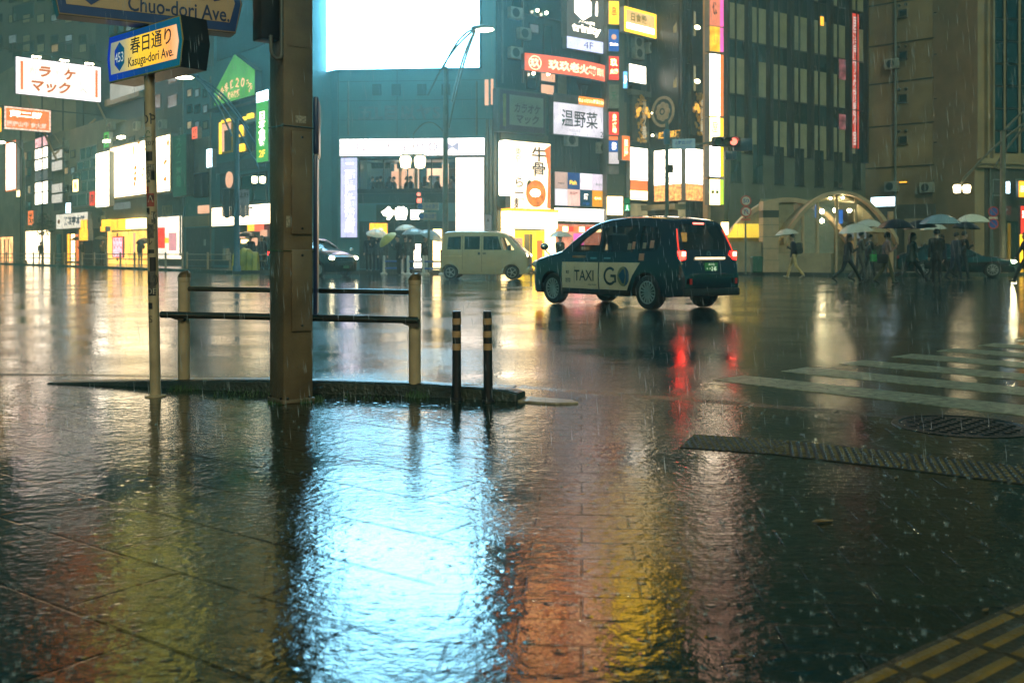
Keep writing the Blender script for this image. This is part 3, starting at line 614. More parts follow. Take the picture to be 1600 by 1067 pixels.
sign('large lit white sign with brush-written characters, orange top strip and 2F', FK, 865, 151, 950, 209, emis('onno_sign', (.80, .74, .80), 1.05, var=.3, vs=.7), [('温野菜', .47, .46, .46, .66, INK, .01), ('•', .17, .38, .09, None, INKG), ('しゃぶしゃぶ', .36, .14, .08, .25, INKP), ('2F', .91, .1, .14, .12, INK, 0)], th=.4)
sign('narrow orange strip with white writing along the top of the 2F sign', FK, 865, 145, 950, 159, ORG, [('ちょっといい野菜とお肉', .70, .55, .45, .5, CR, .02)], out=.47, th=.06, faces=[(0, 0, .45, 1, mat('strip_unlit', (.12, .10, .10), .5)), (.45, 0, 1, 1, emis('strip_lit', (1, .30, .03), 1.2))])
t = sign('curved red banner sign with five white characters and round crest', FK, 820, 81, 950, 110, SAL, [], out=.5, th=.3)
for o in list(t.children): bpy.data.objects.remove(o)
u0, u1, z0, z1 = FK.off(.8).rect(820, 81, 945, 108); W = u1 - u0; Hs = z1 - z0
def bow(x): return -.35 * (1 - (2 * x / W - 1) ** 2)
def bowed(mb): mb.v = [(x, y + bow(x), z) for x, y, z in mb.v]; return mb
for nm, ya, yb, mm in (('cabinet', .012, .3, CAB), ('face', -.01, .010, SAL)):
    q = MB()
    for i in range(16): q.box(W * i / 16, W * (i + 1) / 16, ya, yb, 0, Hs)
    bowed(q).build(nm, mm, t)
for s_, x, h_, w_ in (('玖', .10, .55, .10), ('玖玖老火鍋', .55, .62, .62), ('四川', .92, .5, .10)):
    q = MB(); lettering(q, s_, x * W, Hs * .48, h_ * Hs, w_ * W, -.03, .045); bowed(q).build('lettering', emis('banner_letter', (1, .82, .45), 1.8, var=0), t)
q = MB(); ring(.10 * W, Hs * .48, .36 * Hs, .42 * Hs, 24, -.03, q); bowed(q).build('crest_ring', MATS['banner_letter'], t)
t = sign('grey sign with a white hexagon emblem over bold lower-case lettering', FK, 886, -30, 946, 56, emis('trinity_face', (.17, .17, .14), .55), [('ノーベル酒場', .5, .30, .055, .42, WH, .01), ('trinity', .5, .16, .19, .74, WH, .03)], th=.5)
W = FK.u(946) - FK.u(886); Hs = FK.z(886, -30) - FK.z(886, 56); q = MB(); q.prism([(.40 * W + .40 * W * math.cos(R(a)) * .62, .56 * Hs + .40 * W * math.sin(R(a)) * .62) for a in (30, 90, 150, 210, 270, 330)], -.02, -.011); q.build('hexagon_emblem', WH, t)
q = MB()
for a in range(8): q.box(.72 * W + .02 * a, .73 * W + .02 * a, -.018, -.012, .45 * Hs + .12 * (a % 3), .62 * Hs + .1 * (a % 4))
q.build('splash_emblem', WH, t)
sign('pale lavender panel reading 4F under the grey hexagon-emblem sign', FK, 886, 56.5, 946, 75, GLAV, [('4F', .55, .5, .56, .25, INK, -.01)], th=.4)
t = sign('tall white poster sign of a beef-bone noodle bowl with orange edge', FK, 798, 220, 860, 327, emis('noodle_poster_white', (1, .76, .50), 2.6), [(vtext('牛骨'), .70, .72, .44, .36, mat('print_brown', (.10, .02, .005), .5, var=0), .02), (vtext('らー麺'), .20, .24, .46, .26, MATS['print_brown'], .02), (vtext('東京'), .18, .80, .20, .16, INKG, 0)], th=.45)
W = FK.u(860) - FK.u(798); Hs = FK.z(798, 220) - FK.z(798, 327)
MB().prism([(.90 * W, .03 * Hs), (.985 * W, .03 * Hs), (.985 * W, .97 * Hs), (.84 * W, .90 * Hs), (.93 * W, .6 * Hs)], -.0105, -.007).build('orange_edge', ORG, t)
q = MB(); q.lathe([(.25 * W, 0), (.25 * W, .004)], 30, Matrix.Translation((.62 * W, -.012, .24 * Hs)) @ Matrix.Rotation(R(90), 4, 'X') @ Matrix.Diagonal((1, 1.05, 1, 1))); q.build('bowl_picture', emis('soup_orange', (1, .25, .04), 1.1, var=.5, vs=3), t)
q = MB(); q.lathe([(.10 * W, 0), (.10 * W, .004)], 20, Matrix.Translation((.60 * W, -.017, .25 * Hs)) @ Matrix.Rotation(R(90), 4, 'X') @ Matrix.Diagonal((1.3, .8, 1, 1))); q.build('noodle_picture', WH, t)
q = MB(); q.lathe([(.10 * W, 0), (.10 * W, .004)], 20, Matrix.Translation((.46 * W, -.0115, .30 * Hs)) @ Matrix.Rotation(R(90), 4, 'X') @ Matrix.Diagonal((.8, 1.8, 1, 1))); q.build('leek_picture', mat('poster_green', (.06, .12, .04), .5), t)
sign('narrow white rounded light box on the edge of the noodle poster', FK, 788, 219, 800, 305, WH, [('♨', .5, .42, .05, None, INKP)], out=.45, th=.5, bevel=.06, cab=WH)
AD = [emis('ad_tan', (.75, .50, .40), .8), emis('ad_navy', (.03, .10, .30), .7), emis('ad_white', (.95, .84, .86), 1.2), emis('ad_lilac', (.85, .72, .82), 1.0), emis('ad_pale', (.86, .80, .84), 1.1), emis('ad_pink', (1, .58, .48), 1.1), emis('ad_teal', (.01, .07, .12), .7), emis('ad_amber', (1, .40, .02), .95)]
gridf = [((c) / 4, (1 - r_) / 2, (c + 1) / 4, (2 - r_) / 2, AD[r_ * 4 + c]) for r_ in range(2) for c in range(4)]
t = sign('lit grid of eight square tenant advertisements, four across and two down', FK, 867, 268, 944, 321, None, [('赤鶏 2F', .12, .66, .05, .12, INK), ('Fish', .36, .70, .13, .14, YE, .03), ('居酒屋', .37, .38, .09, .16, INKR), ('酒', .62, .30, .16, .08, WH, .03), ('BAR', .87, .26, .07, .14, CR), ('海鮮', .62, .08, .08, .14, LBL), ('焼肉', .88, .68, .06, .14, INKP)], th=.3, faces=gridf, name='tenant_sign')
sign('white fascia sign with thin gold characters below the tenant grid', FK, 867, 325, 946, 345, emis('ueno_fascia', (1, .84, .72), 2.6), [('上野一店', .48, .5, .52, .55, mat('print_gold', (.45, .25, .06), .5, var=0), -.01)], th=.5, border=WH, bw=.05)

# ------------------------------------------------------------------ pier of small signs between the two buildings
pc = block('sign_pier', 'slim grey pier carrying a column of small signs beside the curved red banner', FC, 948, 975, -330, 4, GRYG, out=.05)
P = [(2, 38, YE, [('串', .5, .55, .45, .5, INKO)], 'tall amber sign, topmost in the pier column'), (46, 80, LBL, [('●', .5, .65, .25, None, PEA), ('Shisha', .5, .32, .13, .8, WH)], 'dark blue sign with a round moon mark on the pier'),
     (88, 125, RED, [('玖', .5, .74, .34, .7, CR, .04), ('火鍋', .5, .36, .22, .8, CR, .04)], 'red sign with round white character beside the curved banner'), (132, 169, mat('unlit_buff', (.22, .22, .16), .5), [('禾', .5, .5, .4, .5, INKG, -.01)], 'unlit buff sign in the middle of the pier column'),
     (175, 211, RED, [(vtext('串焼酒場'), .55, .5, .82, .4, CR, .03)], 'red sign with vertical white characters on the pier'), (213, 219, ORG, [], 'thin orange strip sign on the pier'), (220, 237, LBL, [('和', .5, .5, .7, .4, WH, .03)], 'small blue sign with white character on the pier'),
     (238, 256, emis('grey_white_sign', (.8, .72, .70), .9), [], 'blank grey-white sign under the small blue one'), (259, 272, mat('pinkish_unlit', (.28, .22, .20), .5), [], 'pinkish unlit plate at the foot of the sign column')]
for i, (y0, y1, m_, tx, lb) in enumerate(P): sign(lb, FC, 951.5, y0, 967, y1, m_, tx, out=.05, th=.22, group='small signs stacked on the pier')
sign('bright white light box low on the pier beside the green pedestrian signal', FC, 948.5, 307, 973, 336, CR, (), out=.4, th=.4)
sign('slanting orange and cream box sign projecting beside the pier', FD, 972, 212, 984, 250, ORG, [(vtext('居酒屋'), .5, .5, .7, .5, CR, .02)], out=.8, th=.3)
# ------------------------------------------------------------------ dark stair-tower building
d = block('stair_tower_building', 'dark building with glazed escape stairs and gold carved shop ornaments', FD, 974, 1027, -330, 10, DTEAL)
e1 = block('glazed_stair_corner', 'glazed corner of lit escape stairs above white folding signs', FE1, 1020, 1071, -330, 7, FRA); e2 = block('glazed_stair_return', 'side of the glazed stair corner with two round lit landings', FE2, 1071, 1109, -330, 6, FRA)
for (f_, b_, x0, x1) in ((FE1, e1, 1028, 1066), (FE2, e2, 1075, 1096)):
    for py in (-150, -66, 18, 102):
        window(b_, f_, x0, py, x1, py + 44, mat('stair_glass', (.018, .026, .018), .12, var=.3, vs=.6), FRA, .1, bars=2, pref=x0)
for py in (-62, 22, 106):
    u0 = FE1.u(1030) - e1['_u0']; z = FE1.z(1030, py + 36)
    q = MB()
    for i in range(9): q.box(u0 + i * .15, u0 + i * .15 + .16, -.10, -.08, z + i * .13 - .35, z + i * .13 + .05)
    q.build('stair_flight', mat('stair_steel', (.05, .06, .05), .5, metal=.3), e1)
    u0 = FE1.u(1047) - e1['_u0']; q = MB()
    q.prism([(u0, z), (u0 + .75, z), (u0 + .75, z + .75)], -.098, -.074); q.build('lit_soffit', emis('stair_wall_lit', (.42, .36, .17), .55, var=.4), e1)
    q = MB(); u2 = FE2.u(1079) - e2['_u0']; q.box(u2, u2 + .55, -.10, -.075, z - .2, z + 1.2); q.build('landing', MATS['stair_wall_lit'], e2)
    p = FE2.pt(FE2.u(1086), FE2.z(1086, py + 22), .16); l = thing('stair_lamp', {-62: 'round cream lamp on the topmost stair landing', 22: 'round cream lamp on the upper visible stair landing', 106: 'round cream lamp on the lower stair landing'}[py], 'lamp', p, FE2.rot, 'stair landing lamps')
    MB().ball((0, 0, 0), (.24, .10, .12), 14, 9).build('globe', LAMW, l, smooth=True); MB().box(-.05, .05, .02, .10, -.05, .05).build('bracket', FRA, l)
for x in (1062, 1067, 1075, 1026): on(e1 if x < 1070 else e2, FE1 if x < 1070 else FE2, x, -330, x + 3, 222, 'mullion', FRA, -.25, -.08)
for (y0, y1) in ((86, 100), (200, 222), (2, 16)): on(e1, FE1, 1021, y0, 1071, y1, 'floor_edge', FRA, -.16, -.07); on(e2, FE2, 1071.5, y0 - 1, 1108, y1, 'floor_edge', FRA, -.16, -.07)
on(d, FD, 1022, -330, 1026.5, 424, 'pier', OLI, -.2, -.001); on(e2, FE2, 1099, -330, 1104, 330, 'pier', STO, -.2, -.001); on(d, FD, 968, 160, 976, 420, 'pier', OLI, -.15, -.001)
on(d, FD, 982, 125, 1000, 140, 'window', GLT, -.05, -.002); on(d, FD, 980, 140, 1022, 148, 'ledge', OLI, -.3, -.001)
sign('yellow lit sign with gold characters and a white band, leaning in perspective', FD, 975.5, 10, 1025, 49, emis('gold_sign', (1, .62, .22), 1.0, ramp=None), [('日食殿', .45, .66, .34, .50, mat('print_ochre', (.6, .38, .04), .5, var=0), .02)], out=.4, th=.35, border=YE, bw=.14, faces=None)
sign('white band along the lower part of the yellow sign', FD, 979, 35, 1022, 44, WH, (), out=.76, th=.03)
sign('yellow sign with white stripe high above the stair tower', FD, 958, -170, 1040, -30, emis('strong_yellow', (1, .58, .02), 4.5), [('食堂', .5, .5, .5, .6, INKR, .02)], out=.4, th=.35)
sign('small blank white square light panel on the dark wall', FD, 983.5, 100, 1009, 127, WH, (), out=.3, th=.2)
sign('small round white and blue neon figure sign beside the pier', FC, 974, 112, 980, 138, CYA, [('♪', .5, .5, .6, .8, WH, .04)], out=.5, th=.12)
sign('tall white light box with an orange patterned foot', FD, 985, 230, 1012, 312, WH, (), out=.4, th=.3, faces=[(0, .38, 1, 1, WH), (0, .18, 1, .38, ORG), (0, 0, 1, .18, CR)])
for (px0, px1, fac, lb, w_) in ((1022, 1070, FE1, 'white folding sign with brush characters and orange floral foot, wide half', 'ごめん'), (1071.5, 1102, FE2, 'white folding sign with brush characters and orange floral foot, slim half', 'ごめん')):
    t = sign(lb, fac, px0, 231, px1, 313, WH, [(w_, .55, .42, .16, .62, INK, .0), ('酒肴', .2, .92, .07, .14, INKR, .01)], out=.35, th=.3, faces=[(0, .32, 1, 1, WH), (0, 0, 1, .32, emis('floral_orange', (1, .42, .12), 1.3, var=.6, vs=5))], pref=1070 if fac is FE1 else 1071.5)
    q = MB(); W = fac.u(px1) - fac.u(px0); Hs = fac.z(1071, 231) - fac.z(1071, 313); ring(.5 * W, .74 * Hs, .17 * Hs, .19 * Hs, 6, -.012, q); q.build('hexagon_mark', emis('pale_red_mark', (1, .35, .25), 1.4, var=0), t)
# carved gold ornaments
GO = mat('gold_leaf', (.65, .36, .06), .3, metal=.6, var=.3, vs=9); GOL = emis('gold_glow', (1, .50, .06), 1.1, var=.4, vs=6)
for (px, fac, y0, y1, tx, lb) in ((996, FD, 150, 222, '八ツ善', 'gilded carved tree-like shop ornament with vertical characters on the dark wall'), (1086, FE2, 148, 212, '金沢百景', 'gilded carved shop ornament with four vertical characters and red flame')):
    z0, z1 = fac.z(px, y1), fac.z(px, y0); t = thing('carved_ornament', lb, 'shop ornament', fac.pt(fac.u(px), z0, .35), fac.rot); Hs = z1 - z0
    MB().box(-.75, .75, .1, .3, 0, Hs).build('backboard', mat('ornament_board', (.05, .05, .035), .5), t)
    rr = random.Random(px); q = MB()
    for i in range(60):
        zz = rr.random(); w_ = .15 + (.42 if .5 < zz < .8 else .12 if zz > .8 else .2)
        q.ball((rr.uniform(-w_, w_), rr.uniform(-.06, .1), zz * Hs), (rr.uniform(.06, .15), .05, rr.uniform(.06, .16)), 7, 5)
    q.build('carving', GO, t, smooth=True)
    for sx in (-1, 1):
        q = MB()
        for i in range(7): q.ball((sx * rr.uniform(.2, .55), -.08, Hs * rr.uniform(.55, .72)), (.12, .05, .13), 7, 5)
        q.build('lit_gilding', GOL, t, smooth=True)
    q = MB(); lettering(q, vtext(tx), 0, Hs * .46, Hs * .80, .42, -.16, .02); q.build('lettering', emis('ornament_letter', (.75, .62, .38), .7, var=0), t)
    if px > 1000:
        q = MB(); q.prism([(.3, .2), (.62, .3), (.7, 1.6), (.5, 2.2), (.45, 1.4)], -.12, -.09); q.build('flame', RED, t)
    for i, zz in enumerate((.14 * Hs, .62 * Hs)): MB().ball((.62, -.25, zz), .07).build('spot_bulb', LAM, t)
z = FE1.z(1045, 176); t = thing('round_crest', 'large round flower crest ornament on the dark stair tower', 'emblem', FE1.pt(FE1.u(1045), z, .45), FE1.rot)
CRE = mat('crest_buff', (.42, .32, .19), .5, var=.2)
q = MB(); q.lathe([(.72, 0), (.72, .05), (.78, .08), (.86, .08), (.88, 0)], 40, Matrix.Rotation(R(90), 4, 'X')); q.build('rim', CRE, t, smooth=True)
MB().lathe([(.73, 0), (.73, .02)], 40, Matrix.Rotation(R(90), 4, 'X')).build('dark_field', DTEAL, t)
q = MB()
for i in range(8): a = i * math.pi / 4; q.lathe([(.19, 0), (.19, .06), (.14, .08)], 14, Matrix.Translation((.36 * math.cos(a), 0, .36 * math.sin(a))) @ Matrix.Rotation(R(90), 4, 'X'))
q.lathe([(.36, 0), (.36, .065)], 20, Matrix.Rotation(R(90), 4, 'X')); q.build('petals', CRE, t, smooth=True)
q = MB(); ring(0, 0, .12, .2, 20, -.09, q); q.build('flower_centre', DTEAL, t)
sign('row of small golden glowing characters under the round crest', FE1, 1028, 206, 1064, 219, FRA, [('越之温酒', .5, .5, .85, .95, GOL, .05)], out=.3, th=.08, cab=FRA)
on(e1, FE1, 1021, 318, 1071, 424, 'shop_interior', emis('dim_shop', (.5, .42, .2), .5, var=.5, vs=1.2), -.06, -.001); on(d, FD, 985, 318, 1021, 424, 'shop_interior', MATS['dim_shop'], -.06, -.001); on(e2, FE2, 1072, 316, 1098, 330, 'transom', GLT, -.08, -.001)
on(e1, FE1, 1018, 322, 1072, 330, 'awning', BEI, -.9, -.001)
# vertical strip of light boxes with coloured returns
FV = Fac(1107, 53.6, 1126, 54.0)
sides = [(-80, 40, emis('ikkyu_face', (1, .30, .16), .9), PNK, [(vtext('居酒屋一休'), .5, .55, .8, .5, INK, .02)], 'vertical pale red sign with black brush characters and pink return, topmost of its strip'), (41, 80, emis('amber_stack', (1, .50, .03), 1.3, var=.5), PNK, [], 'glowing amber sign below the pale red one in the vertical strip'),
         (84, 181, WH, ORG, [(vtext('いざかや'), .5, .25, .35, .2, INKP, -.01)], 'tall white sign with orange return in the vertical strip'), (183, 223, CR, YE, [('屋', .5, .6, .4, .6, INKO, 0)], 'cream sign with yellow return in the vertical strip'),
         (228, 276, WH, emis('yellow_return', (1, .75, .02), 1.4), [(vtext('うお'), .5, .4, .4, .3, INK, -.01)], 'white sign with bright yellow return and small black characters'), (280, 320, CR, LIM, [('■ ■', .5, .5, .12, .7, INKG)], 'lowest sign of the vertical strip, with lime green return')]
for (y0, y1, fm, sm, tx, lb) in sides:
    t = sign(lb, FV, 1109, y0, 1125, y1, fm, tx, out=.1, th=.4, group='vertical strip of light boxes')
    W = FV.u(1125) - FV.u(1109); Hs = FV.z(1109, y0) - FV.z(1109, y1); MB().box(W + .002, W + .24, .01, .06, .03, Hs - .03).build('return', sm, t)
sp_ = thing('sign_strip_post', 'pale steel post that carries the vertical strip of light boxes', 'post', FV.pt(FV.u(1107), 0, 0), FV.rot); MB().box(-.22, -.02, -.2, .2, 0, 16).build('shaft', STO, sp_); MB().box(-.3, .06, -.28, .28, 0, .3).build('base', STO, sp_)

# ------------------------------------------------------------------ office block with ribbon glazing
o = block('office_block', 'tall olive office block with paired window strips between dark piers', FO, 1131, 1351, -330, 12, OLI)
NB = 7; u_end = o['_w']
zrow = [FO.z(1131, y) for y in (-255, -168, -86, 2, 88, 180)]    # tops of the blind rows
rowh = 2.05
bw_ = u_end / NB
rr = random.Random(5)
for r_, z in enumerate(zrow):
    for c_ in range(NB):
        x0 = c_ * bw_ + .12
        for s_ in range(2):
            xa = x0 + s_ * (bw_ - .24) / 2 + .05; xb = xa + (bw_ - .24) / 2 - .10
            w0 = MB().box(xa, xb, -.012, -.001, z - rowh, z).build('window', BLI if rr.random() < .94 else GLT, o)
            MB().box(xa - .02, xb + .02, -.008, -.0015, z - 4.3 if r_ < 5 else z - 2.1, z - rowh - .03).build('spandrel_glass', GLT, w0) if r_ < 5 else None
for c_ in range(NB + 1):
    x = c_ * bw_; MB().box(max(0, x - .16), min(u_end, x + .16), -.30, -.002, zrow[-1] - rowh, FO.z(1131, -330)).build('pier', FRA, o)
for c_ in range(NB):
    x = (c_ + .5) * bw_; MB().box(x - .035, x + .035, -.10, -.012, zrow[-1] - rowh, FO.z(1131, -330)).build('mullion', FRA, o)
for z in zrow: MB().box(0, u_end, -.06, -.013, z - rowh - .03, z - rowh + .03).build('transom', FRA, o)
MB().box(-.01, u_end + .01, -.06, -.003, 3.2, zrow[-1] - rowh - .05).build('lower_storey_wall', OLI, o)
for c_ in range(NB):
    x = (c_ + .5) * bw_; f_ = MB().box(x - .42, x + .42, -.075, -.061, 5.0, 7.2).build('window', GLT, o); MB().box(x - .47, x + .47, -.12, -.062, 4.92, 5.0).build('sill', FRA, f_); MB().box(x - .02, x + .02, -.09, -.076, 5.0, 7.2).build('window_bar', FRA, f_)
# red sign's reflection in the end bay, put in as a glowing panel
u0, u1, z0, z1 = FO.rect(1329, 22, 1341, 232, 1335); x0 = u0 - o['_u0']
rb = thing('red_reflection_panel', 'tall narrow red glowing panel with white characters, a built reflection on the end windows of the office block', 'sign', FO.pt(u0, z0, .05), FO.rot)
BN = emis('reflection_red', (.75, .07, .04), .75, var=.35, vs=1)
MB().box(0, u1 - u0, .0, .03, 0, z1 - z0).build('face', BN, rb)
q = MB(); lettering(q, vtext('居酒屋飲み放題个室'), (u1 - u0) / 2, (z1 - z0) / 2, (z1 - z0) * .95, (u1 - u0) * .62, -.004, .02); q.build('lettering', emis('reflection_white', (.85, .70, .62), .8, var=0), rb)
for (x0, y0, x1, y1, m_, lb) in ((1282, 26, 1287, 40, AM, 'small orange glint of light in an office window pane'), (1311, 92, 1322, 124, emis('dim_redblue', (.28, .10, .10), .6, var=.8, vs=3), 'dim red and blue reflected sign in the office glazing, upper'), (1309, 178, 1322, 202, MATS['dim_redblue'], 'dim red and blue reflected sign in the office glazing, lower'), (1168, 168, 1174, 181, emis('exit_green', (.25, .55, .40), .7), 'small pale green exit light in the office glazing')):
    sign(lb, FO, x0, y0, x1, y1, m_, (), out=.02, th=.03, pref=x0)  # the glint and the reflected signs are put in as glowing panels

# ------------------------------------------------------------------ blank brown flank wall
bw = block('brown_flank_building', 'blank brown stained concrete flank wall with tiny ventilation windows', FW, 1351, 1526, -330, 9, BRO)
for (y0, y1) in ((75, 51), (134, 117), (200, 187), (264, 254), (12, -10), (-60, -84), (326, 322)):
    z = FW.z(1352, y0); MB().box(0, bw['_w'], -.05, -.001, z - .035, z + .035).build('pour_joint', mat('dark_joint', (.03, .024, .014), .8), bw)
rr = random.Random(9)
for px, ys in ((1411, (22, 87, 154, 219)), (1468, (14, 79, 148, 216))):
    for y in ys:
        window(bw, FW, px - 6.5, y - 5.5, px + 6.5, y + 6.5, GLT, mat('vent_frame', (.05, .045, .03), .6), .05); on(bw, FW, px - 7.5, y + 6.5, px + 7.5, y + 8, 'sill', MATS['vent_frame'], -.16, -.001)
        for dx in (-6, 5) if px < 1450 else (4,):
            u = FW.u(px + dx) - bw['_u0']; MB().lathe([(.10, 0), (.10, .10), (.07, .13)], 10, Matrix.Translation((u, -.001, FW.z(px, y - 14))) @ Matrix.Rotation(R(90), 4, 'X')).build('vent_cap', MATS['vent_frame'], bw, smooth=True)
window(bw, FW, 1404, 283, 1419, 287.5, AM, MATS['vent_frame'], .05); window(bw, FW, 1459, 280, 1475, 288, YE, MATS['vent_frame'], .05)
on(bw, FW, 1352, 322, 1526, 424, 'plinth', mat('plinth_grey', (.07, .065, .05), .6), -.12, -.001); on(bw, FW, 1416, 342, 1475, 424, 'shopfront', mat('kiosk_shutter', (.30, .22, .13), .6, var=.3, vs=1), -.3, -.121)
sign('blank bright white box sign over the subway entrance end', FW, 1361, 309, 1398, 323, WB, (), out=5.2, th=.3, bevel=.03)

# ------------------------------------------------------------------ stone-framed glass building
sb = block('stone_framed_building', 'stone-framed office building with tall dark glass bays', FR, 1523, 1720, -330, 10, STO)
for c_, (x0, x1) in enumerate(((1550, 1567), (1571.5, 1590), (1595, 1614))):
    for y in range(-320, 230, 35):
        window(sb, FR, x0, y, x1, y + 34, GLT, FRA, .07, pref=x0)
for x in (1522.5, 1538, 1547): on(sb, FR, x, -330, x + 2.2, 250, 'pilaster', STO, -.25, -.001)
on(sb, FR, 1523, 248, 1720, 256, 'cornice', STO, -.5, -.001); on(sb, FR, 1523, 256, 1720, 262, 'cornice', STO, -.3, -.001)
on(sb, FR, 1538, 263, 1720, 424, 'ground_floor_wall', mat('taupe_panel', (.085, .07, .05), .45, var=.25), -.04, -.001)
for (x0, x1) in ((1550, 1566), (1586, 1601)): window(sb, FR, x0, 280, x1, 306, GLT, SIL, .05)
sign('small upright white lit sign in the ground floor of the stone building', FR, 1570, 284, 1578, 302, WB, (), out=.1, th=.15)
sign('dark red round-topped sign between the lamp post and the yellow bar', FR, 1563, 322, 1580, 336, mat('dull_red', (.20, .025, .02), .5), [('P', .5, .5, .5, .3, INKP)], out=.1, th=.2, bevel=.05)
on(sb, FR, 1564, 346, 1590, 424, 'garage_opening', GLS, -.06, -.041)
yb = thing('yellow_warning_bar', 'upright yellow lit bar beside the dark garage opening', 'light bar', FR.pt(FR.u(1585), .14, .5), FR.rot); MB().box(-.06, .06, -.06, .06, .3, 2.6).build('tube', YE, yb); MB().box(-.12, .12, -.1, .1, 0, .3).build('base', FRA, yb)
sign('slim red and white lit sign at the frame edge beside the stone building', FR, 1595, 322, 1606, 366, RED, [('酒', .5, .7, .25, .7, WH)], out=1, th=.2)
sign('orange and cream lit sign high beside the stone building entrance', FR, 1592, 283, 1602, 308, AM, [('居', .5, .5, .4, .7, CR)], out=.6, th=.2)
# ------------------------------------------------------------------ tall signs above the frame (their light streaks the wet paving) and an added near-side frontage
sign('huge orange rooftop sign high above the grey karaoke sign', FK, 806, -270, 880, -60, emis('strong_orange', (1, .22, .04), 2.8, var=.3, vs=.6), [(vtext('大衆酒場'), .5, .5, .8, .4, CR, .03)], out=.4, th=.4)
sign('tall salmon sign high beside the orange rooftop sign', FK, 890, -250, 944, -50, emis('strong_salmon', (1, .30, .15), 2.2, var=.3, vs=.6), [(vtext('焼鳥'), .5, .5, .6, .5, CR, .03)], out=.4, th=.4)
sign('white and red light box high on the vertical sign strip', Fac(1107, 53.6, 1126, 54.0), 1107, -190, 1130, -92, emis('strong_pinkwhite', (1, .55, .38), 5), (), out=.1, th=.9)
sign('orange sign high on the far grey-green tower', Fac(-120, 118, 215, 96), 110, -230, 170, -120, emis('tower_orange', (1, .22, .04), 5), (), out=.4, th=.4)
sign('yellow-green sign high on the mid grey building', Fac(150, 92, 300, 76), 195, -190, 285, -20, emis('tower_yellowgreen', (.85, .75, .12), 3.2, var=.4, vs=.3), (), out=.4, th=.4)
sign('yellow sign high on the green gabled building', FL, 385, -190, 422, -70, emis('gable_yellow', (1, .68, .08), 3.5), (), out=.4, th=.4)
nb_ = thing('added_near_building', 'added lit shop building behind the camera, there to be reflected in the taxi paint', 'building', (0, -12.5, 0))  # unseen building added so the taxi paint has something to reflect
MB().box(-34, 30, -1, 0, -.05, 6.3).build('wall', BRO, nb_)  # wall of the added near building
rr = random.Random(4)
for i in range(22):
    x = -32 + i * 2.8
    MB().box(x, x + 1.9, .001, .06, .3, 2.6).build('added_shop_window', emis('added_near_shop_%d' % (i % 4), ((1, .75, .4), (1, .6, .25), (.8, .9, 1), (1, .85, .6))[i % 4], (.5, 1.0, .7, .3)[i % 4]), nb_)
    for z in (4.2,):
        MB().box(x, x + 1.6, .001, .05, z, z + 1.7).build('window', rr.choice((GLS, GLS, GLT, YE, CR)), nb_)  # windows of the added near building
# pipes, air-conditioning units and small lit windows that crowd the upper walls
def ac_unit(b, fac, px, py, parent=None):
    u = fac.u(px) - b['_u0']; z = fac.z(px, py); a = MB().box(u, u + .8, -.36, -.02, z, z + .62).build('air_conditioner', mat('ac_casing', (.26, .26, .22), .5, var=.2), b, bevel=.02)
    q = MB(); q.lathe([(.24, 0), (.24, .012), (.05, .02)], 16, Matrix.Translation((u + .34, -.36, z + .31)) @ Matrix.Rotation(R(90), 4, 'X')); q.build('fan', FRA, a, smooth=True)
def pipe(b, fac, px, py0, py1, r_=.06):
    u = fac.u(px) - b['_u0']; MB().tube([(u, -.10, fac.z(px, py1)), (u, -.10, fac.z(px, py0))], r_, 8).build('drain_pipe', mat('pipe_grey', (.13, .14, .12), .5, var=.2), b, smooth=True)
for px, py in ((792, 92), (806, 62), (792, 30), (930, 240), (880, 228), (800, -30)): ac_unit(k, FK, px, py)
for px in (783, 815, 947): pipe(k, FK, px, -320, 130)
for px, py in ((985, 75), (1006, 84), (1012, 140), (986, 92)): ac_unit(d, FD, px, py)
pipe(d, FD, 979, -320, 90); pipe(e2, FE2, 1097, -320, 220); pipe(o, FO, 1137, 226, 420); pipe(bw, FW, 1400, -320, 420, .08); pipe(bw, FW, 1498, -320, 420, .05); pipe(sb, FR, 1545, 256, 420)
for px, py in ((1385, 300), (1440, 302), (1490, 240), (1386, 110)): ac_unit(bw, FW, px, py)
for px in (545, 745): pipe(b, FS, px, 128, 212, .05)
for x in (582, 612, 652, 690): on(b, FS, x, 132, x + 14, 150, 'louvre_panel', DTEAL, -.06, -.013)
# ------------------------------------------------------------------ left-hand block, receding up the avenue
YB = FL
bt = block('dark_tower', 'tall grey-green tower block rising behind the roof billboards', Fac(-120, 118, 215, 96), -120, 215, -300, 14, GRYG)
FT = Fac(-120, 118, 215, 96)
for x in (-40, 20, 80, 140): 
    for y in (-60, 10, 70, 130): window(bt, FT, x, y, x + 34, y + 26, GLT, FRA, .12, pref=x)
bt2 = block('mid_tower', 'grey building with a lit white panel behind the stickered pole', Fac(150, 92, 300, 76), 150, 300, -300, 12, mat('slate_wall', (.06, .075, .075), .6, var=.3, vs=.3)); FT2 = Fac(150, 92, 300, 76)
sign('dim white lit panel behind the stickered pole and blue name board', FT2, 172, 132, 226, 157, emis('dim_white_panel', (.75, .72, .60), .55, var=.3, vs=.3), (), out=.2, th=.3)
on(bt2, FT2, 172, 158, 226, 168, 'ledge', STO, -.5, -.001)
for x in (236, 262): 
    for y in (110, 150): window(bt2, FT2, x, y, x + 16, y + 24, GLT, FRA, .1, pref=x)
for (x, y0, y1) in ((296, 118, 128), (297, 165, 174), (296, 148, 173)): on(bt2, FT2, x - 2, y0, x + 1, y1, 'lit_slit', PEA, -.05, -.001)

